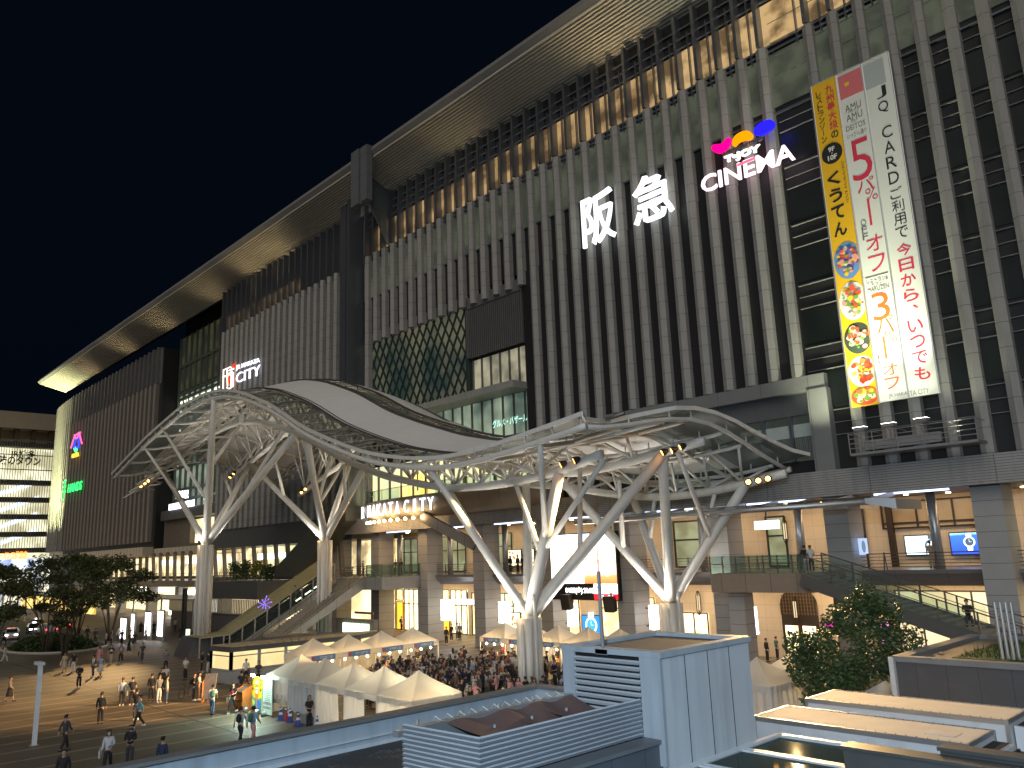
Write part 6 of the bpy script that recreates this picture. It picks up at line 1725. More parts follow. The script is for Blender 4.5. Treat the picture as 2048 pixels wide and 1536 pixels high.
for (a_, b_, h, lab) in (((241, 1285), (252, 1287), 3.0, 'lit information panel with blue signs, leftmost by the entrance'), ((262, 1283), (268, 1284), 3.4, 'second lit information panel by the entrance'), ((290, 1279), (301, 1280), 3.4, 'third lit information panel by the entrance'), ((315, 1280), (326, 1282), 3.6, 'fourth lit information panel, nearest the tree column')):
    p, p2 = onz(*a_), onz(*b_)
    t = thing('info_panel', lab, 'panel', p, 0, 'lit information panels by the station entrance')
    d = (p2 - p).normalized(); n_ = V((d.y, -d.x, 0)) * .12
    MB().hexa([p - n_, p2 - n_, p2 + n_, p + n_] + [v + V((0, 0, h)) for v in (p - n_, p2 - n_, p2 + n_, p + n_)]).build('casing', M['steel'], t)
    n2 = n_ * 1.05
    MB().quad(p + n2 + V((0, 0, .5)), p2 + n2 + V((0, 0, .5)), p2 + n2 + V((0, 0, h - .15)), p + n2 + V((0, 0, h - .15))).build('lit_face', M['led'], t)
# beer festival posters with clip lamps
YP = 23.0
def poster(label, x0, x1, z1, m):
    t = thing('poster_board', label, 'poster board', ((x0 + x1) / 2, YP, 0), 0, 'lit poster boards at the market entrance')
    MB().box(x0, x1, YP, YP + .04, .12, z1).build('board', m, t)
    MB().box(x0 + .05, x0 + .12, YP + .04, YP + .6, 0, .08).box(x1 - .12, x1 - .05, YP + .04, YP + .6, 0, .08).box(x0 + .05, x0 + .1, YP + .04, YP + .09, 0, z1).box(x1 - .1, x1 - .05, YP + .04, YP + .09, 0, z1).build('stand', M['steel'], t)
    c = V(((x0 + x1) / 2, YP - .3, z1 + .12))
    MB().box(c.x - .16, c.x + .16, c.y - .05, c.y + .05, c.z - .06, c.z + .06).build('clip_lamp', emit('clip_led', (.85, 1, .9), 60) if 'CL' not in M else M['CL'], t)
    M['CL'] = bpy.data.materials['clip_led']
    lamp('SPOT', 'clip_light', c + V((0, -.15, .0)), (.72, 1, .85), 260, c + V((0, -1.6, -2.4)), spot_size=radians(150), spot_blend=1, shadow_soft_size=.15)
    lamp('POINT', 'clip_glow', c + V((0, -.25, .1)), (.72, 1, .85), 30, shadow_soft_size=.12)
    return t
t = poster('yellow and teal poster board showing a tall glass of beer', -48.25, -46.95, 2.1, mat('poster_yellow', (.80, .66, .03), .5, var=.05))
def flat(t, name, poly, m, k): MB().prism(poly, YP - .004 - .003 * k, YP - .002 - .003 * k, axis='y').build(name, m, t)
xm = -47.6
flat(t, 'teal_ground', [(xm - .64, .14), (xm + .64, .14), (xm + .64, 1.0), (xm + .3, .85), (xm, 1.1), (xm - .3, .85), (xm - .64, 1.0)], cl('print_teal', .05, .32, .32), 0)
flat(t, 'blue_splash', [(xm + .32 + .28 * cos(k * .5), .55 + .26 * sin(k * .5)) for k in range(13)], cl('print_blue', .05, .2, .65), 1)
flat(t, 'yellow_burst', [(xm - .42 + (.2 if k % 2 else .14) * cos(k * .314), .62 + (.2 if k % 2 else .14) * sin(k * .314)) for k in range(20)], cl('print_yellow', .85, .7, .05), 1)
flat(t, 'beer_glass', [(xm - .2, 1.75), (xm + .2, 1.75), (xm + .27, 1.25), (xm + .2, .95), (xm + .05, .75), (xm + .04, .45), (xm + .18, .36), (xm - .18, .36), (xm - .04, .45), (xm - .05, .75), (xm - .2, .95), (xm - .27, 1.25)], cl('print_beer', .75, .22, .02), 2)
flat(t, 'beer_foam', [(xm - .21, 1.86), (xm + .21, 1.86), (xm + .22, 1.68), (xm - .22, 1.68)], M['white'], 3)
flat(t, 'glass_label', [(xm - .17, 1.5), (xm + .17, 1.5), (xm + .17, 1.15), (xm - .17, 1.15)], M['white'], 3)
mb = MB(); put_text(mb, "博多", (xm, YP - .02, 1.33), EX, EZ, w=.28, h=.2, bold=.02)
for i_, ch in enumerate("夏酒場"): put_text(mb, ch, (xm - .5, YP - .02, 1.9 - .26 * i_), EX, EZ, h=.2, bold=.02); put_text(mb, "博多駅"[i_], (xm + .5, YP - .02, 1.9 - .26 * i_), EX, EZ, h=.2, bold=.02)
mb.build('lettering', M['ink'], t)
t = poster('pale green poster board listing the stalls in small print', -46.8, -45.65, 2.1, mat('poster_pale', (.60, .72, .66), .5, var=.03))
mb = MB()
put_text(mb, "餃子&ビール", (-46.22, YP - .006, 1.95), EX, EZ, w=.5, h=.11, bold=.01)
rr = random.Random(2)
for k in range(11):
    w = rr.uniform(.4, .9); z = 1.78 - .1 * k
    mb.box(-46.22 - w / 2, -46.22 + w / 2, YP - .006, YP - .003, z - .012, z + .012)
for r_ in range(2):
    for k in range(6): mb.box(-46.68 + .16 * k, -46.6 + .16 * k, YP - .006, YP - .003, .42 + .22 * r_, .56 + .22 * r_)
mb.build('print', M['ink'], t)
t = thing('leaflet_stand', 'orange wooden leaflet stand with a sloping top beside the beer poster', 'stand', (-49.4, 23.0, 0))
ow_ = mat('orange_wood', (.55, .20, .045), .5, var=.12)
for x in (-49.85, -48.95): MB().add([(x, 22.7, 0), (x, 23.35, 0), (x, 23.35, 1.5), (x, 22.7, 1.2), (x + .04, 22.7, 0), (x + .04, 23.35, 0), (x + .04, 23.35, 1.5), (x + .04, 22.7, 1.2)], [(0, 1, 2, 3), (7, 6, 5, 4), (0, 3, 7, 4), (3, 2, 6, 7), (1, 5, 6, 2)]).build('side_panel', ow_, t)
MB().box(-49.81, -48.95, 23.3, 23.35, 0, 1.48).box(-49.81, -48.95, 22.72, 23.3, .55, .58).box(-49.81, -48.95, 22.72, 23.3, .05, .08).build('shelf', mat('orange_wood2', (.45, .16, .04), .5), t)
MB().add([(-49.81, 22.7, 1.12), (-48.95, 22.7, 1.12), (-48.95, 23.3, 1.4), (-49.81, 23.3, 1.4)], [(0, 1, 2, 3)]).build('leaflet_tray', mat('leaflets', (.35, .33, .3), .7, var=.6, vscale=9), t)
t = thing('tilted_notice_board', 'tilted notice board with orange wooden side near the bicycle', 'board', (-54.6, 23.2, 0))
MB().add([(-54.9, 22.8, 0), (-54.45, 22.5, 0), (-54.45, 22.5, 1.2), (-54.9, 22.8, 1.5), (-54.9, 22.86, 0), (-54.45, 22.56, 0), (-54.45, 22.56, 1.2), (-54.9, 22.86, 1.5)], [(0, 1, 2, 3), (7, 6, 5, 4), (0, 3, 7, 4), (3, 2, 6, 7), (1, 5, 6, 2)]).build('side_panel', bpy.data.materials['orange_wood'], t)
MB().hexa([(-54.45, 22.5, .25), (-53.8, 23.0, .25), (-53.85, 23.06, .25), (-54.5, 22.56, .25), (-54.7, 22.8, 1.75), (-54.05, 23.3, 1.75), (-54.1, 23.36, 1.75), (-54.75, 22.86, 1.75)]).build('panel', mat('notice_grey', (.24, .20, .18), .6, var=.5, vscale=4), t)
# cones with bars
coneb, conew = mat('cone_blue', (.02, .05, .28), .5), mat('cone_white', (.7, .7, .68), .5)
for (px, py), lab in (((561, 1441), 'blue and white traffic cone nearest the pale poster board'), ((577, 1437), 'blue and white traffic cone at the back of the cone group'), ((580, 1444), 'blue and white traffic cone in the middle of the cone group'), ((596, 1452), 'blue and white traffic cone third from the poster boards'), ((634, 1461), 'blue and white traffic cone beside the woman in black')):
    p = onz(px, py)
    t = thing('traffic_cone', lab, 'cone', p, 0, 'blue and white traffic cones')
    MB().box(-.2, .2, -.2, .2, 0, .04).build('foot', coneb, t, world=False)
    MB().lathe([(.16, .04), (.11, .32)], n=14).lathe([(.085, .45), (.06, .58)], n=14).lathe([(.045, .66), (.03, .74), (0.001, .74)], n=14).build('cone_body', coneb, t, True, world=False)
    MB().lathe([(.11, .32), (.085, .45)], n=14).lathe([(.06, .58), (.045, .66)], n=14).build('white_stripe', conew, t, True, world=False)
t = thing('cone_bar', 'striped bar laid across the traffic cones', 'bar', onz(575, 1440) + V((0, 0, .62)))
p, q = onz(561, 1441) + V((0, 0, .68)), onz(596, 1452) + V((0, 0, .68))
mb = MB()
for k in range(8): mb.tube([p.lerp(q, k / 8), p.lerp(q, (k + 1) / 8)], .025, 6, k % 2)
mb.build('bar', [conew, M['ink']], t)
bk = mat('bucket_metal', (.4, .42, .42), .35, .7)
for k, x in enumerate((-48.6, -47.2, -46.3)):
    t = thing('metal_bucket', ('silver bucket beside the wooden leaflet stand', 'silver bucket under the beer poster', 'silver bucket under the pale poster board')[k], 'bucket', (x, 22.8, 0))
    MB().lathe([(.0, .02), (.12, .02), (.16, .3), (.15, .3), (.11, .04), (0, .04)], (0, 0, 0), 14).build('pail', bk, t, True, world=False)
    MB().tube([(-.155, 0, .3), (-.1, 0, .40), (.1, 0, .40), (.155, 0, .3)], .008, 5).build('handle', bk, t, world=False)
t = thing('fire_extinguisher', 'red fire extinguisher behind the traffic cones', 'extinguisher', (-43.9, 23.0, 0))
MB().lathe([(.0, 0), (.08, 0), (.085, .05), (.085, .42), (.05, .5), (.02, .52), (.02, .58), (0, .58)], n=12).build('cylinder', mat('red_paint', (.5, .02, .02), .35), t, True, world=False)
MB().tube([(0, 0, .56), (.1, 0, .5), (.11, 0, .2)], .015, 5).build('hose', M['black'], t, world=False)
# folded crates under the first tents
for k, (x, y, h, c) in enumerate(((-44.9, 23.6, .5, (.08, .08, .085)), (-42.4, 23.5, .62, (.30, .31, .32)), (-41.6, 23.6, .45, (.12, .12, .13)), (-45.6, 23.9, .42, (.2, .16, .1)))):
    t = thing('storage_box', ('black box stored under the first front tent', 'grey box stored under the second front tent', 'dark box stored under the second front tent, right one', 'brown box stored under the first front tent, left one')[k], 'box', (x, y, 0))
    MB().hexa([(-.3, -.22, .02), (.3, -.22, .02), (.3, .22, .02), (-.3, .22, .02), (-.34, -.25, h), (.34, -.25, h), (.34, .25, h), (-.34, .25, h)]).build('body', mat('crate_plastic', c, .5), t, world=False)
    MB().box(-.36, .36, -.27, .27, h, h + .04).build('lid', mat('crate_lid', tuple(q * 1.4 for q in c), .5), t, world=False)
# bicycle
p = onz(372, 1396)
BY = thing('bicycle', 'dark bicycle held by the person in black near the notice board', 'bicycle', p, 2.2)
for wx in (-.52, .52):
    w = MB().tube([(wx + .33 * cos(2 * pi * k / 24), 0, .34 + .33 * sin(2 * pi * k / 24)) for k in range(25)], .02, 6).build('wheel', tyre, BY, world=False)
    mb = MB()
    for k in range(8): mb.tube([(wx, 0, .34), (wx + .32 * cos(pi * k / 4), 0, .34 + .32 * sin(pi * k / 4))], .004, 4)
    mb.build('spoke_set', M['steel'], w, world=False)
mb = MB()
for a, b in (((-.52, 0, .34), (-.15, 0, .34)), ((-.15, 0, .34), (-.25, 0, .82)), ((-.25, 0, .78), (.38, 0, .82)), ((.38, 0, .82), (-.15, 0, .34)), ((-.52, 0, .34), (-.25, 0, .78)), ((.36, 0, .92), (.52, 0, .34))): mb.tube([a, b], .018, 6)
mb.build('frame', M['black'], BY, world=False)
MB().tube([(.3, -.28, .98), (.36, 0, .95), (.3, .28, .98)], .015, 6).build('handlebar', M['steel'], BY, world=False)
MB().ball((-.27, 0, .88), .1, 8, 5, sq=(1.3, .7, .4)).build('saddle', M['black'], BY, world=False)
# steel hoops by the kiosk
for k in range(4):
    p = onz(434 + 8 * k, 1351 + .8 * k)
    t = thing('bike_hoop', 'steel parking hoop in front of the underground entrance', 'hoop', p, .6, 'steel hoops by the kiosk')
    MB().tube([(-.3, 0, 0), (-.3, 0, .75), (-.22, 0, .85), (.22, 0, .85), (.3, 0, .75), (.3, 0, 0)], .025, 8).build('hoop', M['steel'], t, world=False)
# violet light ornament above the escalator side
q = onx(528, 1207, -79.6)
t = thing('light_ornament', 'violet branching light ornament hung beside the escalator', 'ornament', q)
vi = emit('violet_led', (.28, .16, 1), 1.4)
mb = MB()
rr = random.Random(6)
for k in range(9):
    a = 6.28 * k / 9 + rr.uniform(-.2, .2); L = rr.uniform(.35, .85)
    e_ = q + V((rr.uniform(0, .2), L * cos(a), L * sin(a)))
    mb.tube([q + V((0, rr.uniform(-.15, .15), rr.uniform(-.15, .15))), e_], .02, 4).ball(e_, .06, 5, 4)
mb.build('led_branch', vi, t)
# ================================================================== people
PM = {}
def pm(name, col, rough=.8):
    if name not in PM: PM[name] = mat('cloth_' + name if name not in ('skin', 'hair_black', 'hair_brown') else name, col, rough, var=.12, vscale=6)
    return PM[name]
CLO = dict(white=(.62, .61, .58), black=(.014, .014, .016), grey=(.16, .16, .165), navy=(.02, .03, .07), beige=(.45, .36, .24), pale=(.50, .52, .55), denim=(.06, .10, .18), brown=(.15, .085, .05), teal=(.12, .26, .32), pink=(.55, .25, .26), green=(.04, .14, .09), red=(.40, .04, .04), orange=(.42, .12, .04), sky=(.30, .40, .52), cream=(.55, .5, .4), dgrey=(.05, .05, .055))
for k_, v_ in CLO.items(): pm(k_, v_)
SKIN, HAIRK, HAIRB = pm('skin', (.42, .25, .17), .55), pm('hair_black', (.008, .007, .007), .5), pm('hair_brown', (.05, .025, .012), .5)
def skin_mesh(name, nodes, edges, root=0, sub=1):
    """one continuous surface grown round a skeleton: nodes are (x, y, z, rx, ry)"""
    me = bpy.data.meshes.new(name)
    me.from_pydata([n[:3] for n in nodes], edges, [])
    o = bpy.data.objects.new(name, me)
    COL.objects.link(o)
    m = o.modifiers.new('Skin', 'SKIN'); m.use_smooth_shade = True
    for i, n in enumerate(nodes):
        sv = me.skin_vertices[0].data[i]
        sv.radius = (n[3], n[4] if len(n) > 4 else n[3]); sv.use_root = (i == root)
    if sub:
        s = o.modifiers.new('Sub', 'SUBSURF'); s.levels = sub; s.render_levels = sub
    bpy.context.view_layer.update()
    out = bpy.data.meshes.new_from_object(o.evaluated_get(bpy.context.evaluated_depsgraph_get()))
    out.name = name
    out.materials.clear()
    bpy.data.objects.remove(o); bpy.data.meshes.remove(me)
    return out
# poses: (elbow, wrist) right and left, (knee, ankle) right and left, lean; person faces -Y
ARM_DOWN = lambda s: ((s * .23, .02, 1.14), (s * .25, -.03, .90))
ARM_FRONT = lambda s: ((s * .23, -.02, 1.14), (s * .12, -.24, 1.12))
ARM_UP = lambda s: ((s * .24, -.06, 1.15), (s * .10, -.22, 1.32))
ARM_SWF = lambda s: ((s * .23, -.08, 1.15), (s * .22, -.24, .97))
ARM_SWB = lambda s: ((s * .23, .14, 1.16), (s * .24, .18, .92))
LEG_ST = lambda s: ((s * .095, -.005, .5), (s * .10, .02, .09))
LEG_F = lambda s: ((s * .09, -.17, .53), (s * .09, -.24, .11))
LEG_B = lambda s: ((s * .09, .06, .5), (s * .09, .30, .16))
POSES = {
 'stand': ((ARM_DOWN, ARM_DOWN), (LEG_ST, LEG_ST)), 'phone': ((ARM_UP, ARM_FRONT), (LEG_ST, LEG_ST)), 'front': ((ARM_FRONT, ARM_FRONT), (LEG_ST, LEG_ST)),
 'drink': ((ARM_UP, ARM_DOWN), (LEG_ST, LEG_ST)), 'walk': ((ARM_SWF, ARM_SWB), (LEG_B, LEG_F)), 'carry': ((ARM_DOWN, ARM_FRONT), (LEG_F, LEG_B)),
 'sit': ((ARM_FRONT, ARM_FRONT), (lambda s: ((s * .12, -.40, .50), (s * .12, -.42, .09)), lambda s: ((s * .12, -.38, .5), (s * .13, -.34, .09)))),
 'cross': ((ARM_FRONT, ARM_FRONT), (lambda s: ((s * .07, -.05, .5), (-s * .02, -.08, .09)), LEG_ST)),
}
MESH = {}
def hand(nodes, edges, wi, s, down):
    """palm, four bent fingers of different length and a thumb from the palm's side"""
    w = V(nodes[wi][:3]); e = V(nodes[wi - 1][:3])
    d = (w - e).normalized()
    side = V((0, -1, 0)) if abs(d.y) < .7 else V((-s, 0, 0))
    curl = V((-s, 0, 0)) if abs(d.y) < .7 else V((0, 0, -1))
    nodes.append((*(w + d * .055), .036, .022)); edges.append((wi, len(nodes) - 1)); pi_ = len(nodes) - 1
    for k, L in enumerate((.066, .075, .070, .055)):
        b = w + d * .085 + side * (.028 - .019 * k)
        k1 = b + d * L * .5 + curl * .006; k2 = k1 + d * L * .38 + curl * .022
        for q, r in ((b, .0095), (k1, .009), (k2, .0075)): nodes.append((*q, r))
        edges += [(pi_, len(nodes) - 3), (len(nodes) - 3, len(nodes) - 2), (len(nodes) - 2, len(nodes) - 1)]
    t0 = w + d * .03 + side * .04; t1 = t0 + d * .04 + side * .018 + curl * .012
    nodes += [(*t0, .012), (*t1, .009)]
    edges += [(wi, len(nodes) - 2), (len(nodes) - 2, len(nodes) - 1)]
def get_meshes(pose, long_sleeve, skirt):
    key = (pose, long_sleeve, skirt)
    if key in MESH: return MESH[key]
    arms, legs = POSES[pose]
    drop = -.42 if pose == 'sit' else 0
    hz = .92 + drop
    up = lambda p: (p[0], p[1], p[2] + drop)
    N = [(0, 0, hz + .02, .085, .07), (0, 0, hz + .20, .10, .08), (0, .005, hz + .40, .14, .095), (0, .005, hz + .53, .06, .06), (0, -.005, hz + .60, .052), (0, -.02, hz + .655, .075, .085), (0, -.015, hz + .73, .082, .098), (0, -.01, hz + .785, .055, .065), (0, -.112, hz + .685, .014)]
    E_ = [(0, 1), (1, 2), (2, 3), (3, 4), (4, 5), (5, 6), (6, 7), (5, 8)]
    C, CE = [(0, 0, hz - .06, .165, .13), (0, 0, hz + .20, .145, .115), (0, .005, hz + .40, .165, .12), (0, .005, hz + .52, .078, .07)], [(0, 1), (1, 2), (2, 3)]
    T, TE_ = [(0, 0, hz + .05, .135, .115), (0, 0, hz - .04, .14, .12)], [(0, 1)]
    SH_ = []
    for s, arm, leg in ((-1, arms[0], legs[0]), (1, arms[1], legs[1])):
        el, wr = (up(p) for p in arm(s))
        b = len(N)
        N += [(s * .17, .005, hz + .49, .055), (*el, .042), (*wr, .030)]
        E_ += [(2, b), (b, b + 1), (b + 1, b + 2)]
        hand(N, E_, b + 2, s, True)
        c = len(C)
        sh = V((s * .17, .005, hz + .49))
        mid = sh.lerp(V(el), .72)
        if long_sleeve:
            w2 = V(el).lerp(V(wr), .9)
            C += [(*sh, .075), (*el, .06), (*w2, .048)]; CE += [(2, c), (c, c + 1), (c + 1, c + 2)]
        else:
            C += [(*sh, .078), (*mid, .072)]; CE += [(2, c), (c, c + 1)]
        kn, an = leg(s)
        b = len(N)
        foot = (an[0] + s * .015, an[1] - .13, max(.03, an[2] - .055))
        N += [(s * .09, 0, hz - .08, .07), (*kn, .055), (*an, .042), (*foot, .032)]
        E_ += [(0, b), (b, b + 1), (b + 1, b + 2), (b + 2, b + 3)]
        if not skirt:
            t_ = len(T)
            T += [(s * .09, 0, hz - .08, .105), (*kn, .08), (an[0], an[1], an[2] + .01, .066)]
            TE_ += [(1, t_), (t_, t_ + 1), (t_ + 1, t_ + 2)]
        SH_.append((an, foot))
    body = skin_mesh('body', N, E_)
    top = skin_mesh('shirt', C, CE)
    if skirt:
        mb = MB()
        rows = []
        for z, r in ((hz + .1, .13), (hz - .02, .17), (hz - .25, .215), (hz - .52, .27)):
            rows.append([((r + .012 * sin(8 * a)) * cos(a), (r * .85 + .012 * sin(8 * a)) * sin(a), z) for a in [2 * pi * k / 32 for k in range(33)]])
        mb.grid(rows)
        bot = bpy.data.meshes.new('skirt'); bot.from_pydata(mb.v, [], mb.f); bot.polygons.foreach_set('use_smooth', [True] * len(bot.polygons))
    else:
        bot = skin_mesh('trousers', T, TE_)
    mb = MB()
    for an, ft in SH_:
        a, f = V(an), V(ft)
        z0 = max(0, a[2] - .09)
        mb.tube([(a[0], a[1] + .05, z0 + .04), (a[0], a[1] - .02, z0 + .045), (f[0], f[1] + .02, z0 + .035), (f[0], f[1] - .05, z0 + .025)], [.042, .05, .046, .025], 8)
    sh = bpy.data.meshes.new('shoes'); sh.from_pydata(mb.v, [], mb.f)
    for me in (body, top, bot, sh): me.materials.append(SKIN)
    MESH[key] = (body, top, bot, sh, hz)
    return MESH[key]
def hair_mesh(kind):
    if ('h', kind) in MESH: return MESH[('h', kind)]
    mb = MB()
    mb.grid([[( .098 * sin(pi * i / 9) * cos(2 * pi * k / 12), .002 + (.112 * sin(pi * i / 9)) * sin(2 * pi * k / 12) + .008, .735 + .10 * cos(pi * i / 9) + (.0 if sin(2 * pi * k / 12) > -.2 else max(0, .05 * (i - 3)))) for k in range(13)] for i in range(7)])
    if kind == 'long': mb.grid([[(.1 * cos(a), .02 + .1 * sin(a), z) for a in [pi * (-.12 + 1.24 * k / 10) for k in range(11)]] for z in (.74, .64, .52, .42)])
    if kind == 'bun': mb.ball((0, .10, .79), .055, 8, 6)
    if kind == 'tail': mb.tube([(0, .10, .76), (0, .15, .66), (0, .13, .5)], [.035, .035, .012], 8)
    if kind == 'hat': mb.lathe([(.19, .70), (.115, .735), (.11, .82), (.06, .85), (0, .85)], n=14)
    me = bpy.data.meshes.new('hair'); me.from_pydata(mb.v, [], mb.f); me.materials.append(HAIRK)
    me.polygons.foreach_set('use_smooth', [True] * len(me.polygons))
    MESH[('h', kind)] = me
    return me
def face_mesh():
    if 'face' in MESH: return MESH['face']
    mb = MB()
    for s in (-1, 1): mb.ball((s * .032, -.103, .715), .011, 6, 4).ball((s * .088, -.005, .695), .02, 6, 4, 1)
    mb.box(-.022, .022, -.102, -.097, .652, .658, 2)
    me = bpy.data.meshes.new('face'); me.from_pydata(mb.v, [], mb.f)
    for m in (HAIRK, SKIN, pm('lips', (.3, .1, .08))): me.materials.append(m)
    me.polygons.foreach_set('material_index', mb.m)
    MESH['face'] = me
    return me
BAG = {}
def bag_mesh(kind):
    if kind in BAG: return BAG[kind]
    mb = MB()
    if kind == 'backpack':
        mb.ball((0, .19, .32), .15, 10, 8, sq=(.95, .62, 1.45)).ball((0, .27, .24), .1, 8, 6, sq=(1, .5, 1))
        for s in (-1, 1): mb.tube([(s * .1, .14, .46), (s * .11, .02, .53), (s * .12, -.12, .42), (s * .12, -.04, .2), (s * .1, .14, .14)], .018, 6)
    elif kind == 'tote':
        mb.hexa([(-.36, -.12, -.32), (-.32, -.12, -.32), (-.32, .14, -.32), (-.36, .14, -.32), (-.37, -.14, .0), (-.31, -.14, .0), (-.31, .16, .0), (-.37, .16, .0)])
        mb.tube([(-.34, -.08, 0), (-.33, -.02, .12), (-.33, .04, .12), (-.34, .1, 0)], .01, 5)
    elif kind == 'sling':
        mb.tube([(-.12, .1, .50), (-.05, -.14, .4), (.14, -.15, .14), (.19, 0, .02), (.1, .13, .2), (-.12, .1, .50)], .015, 5)
        mb.ball((.2, -.05, -.02), .11, 8, 6, sq=(.5, 1, .8))
    elif kind == 'board':
        mb.hexa([(-.2, -.33, .05), (.2, -.33, .05), (.2, -.31, .05), (-.2, -.31, .05), (-.2, -.38, .33), (.2, -.38, .33), (.2, -.36, .33), (-.2, -.36, .33)])
    elif kind == 'scarf':
        mb.ball((.02, -.12, .3), .13, 8, 6, sq=(1, .35, 1))
    elif kind == 'mask':
        mb.ball((0, -.075, .668), .058, 8, 6, sq=(1, .7, .8))
    me = bpy.data.meshes.new(kind); me.from_pydata(mb.v, [], mb.f); me.materials.append(SKIN)
    me.polygons.foreach_set('use_smooth', [kind != 'tote'] * len(me.polygons))
    BAG[kind] = me
    return me
def part(me, name, m, par, z=0.0):
    o = bpy.data.objects.new(name, me)
    COL.objects.link(o)
    o.parent = par
    o.location.z = z
    o.material_slots[0].link = 'OBJECT'
    o.material_slots[0].material = m
    return o
def person(label, p, rz, pose='stand', top='white', bottom='black', long_sleeve=False, skirt=False, hair='short', hairc=None, extras=(), h=1.0, group=None, shoes='black', face=True):
    t = thing('person', label, 'person', p, rz, group)
    t.scale = (h, h, h)
    body, sh, bt, so_, hz = get_meshes(pose, long_sleeve, skirt)
    part(body, 'body', SKIN, t)
    part(sh, 'shirt', PM[top], t); part(bt, 'skirt' if skirt else 'trousers', PM[bottom], t); part(so_, 'shoes', PM[shoes], t)
    part(hair_mesh(hair), 'hat' if hair == 'hat' else 'hair', hairc or HAIRK, t, hz)
    if face:
        o = bpy.data.objects.new('face', face_mesh()); COL.objects.link(o); o.parent = t; o.location.z = hz
    for kind, col in extras: part(bag_mesh(kind), {'board': 'folder', 'scarf': 'shirt_print', 'sling': 'shoulder_bag', 'tote': 'tote_bag'}.get(kind, kind), PM[col], t, hz)
    return t
R_ = radians
CAMW, AWAY, LEFT, RIGHT = R_(62), R_(240), R_(-30), R_(150)
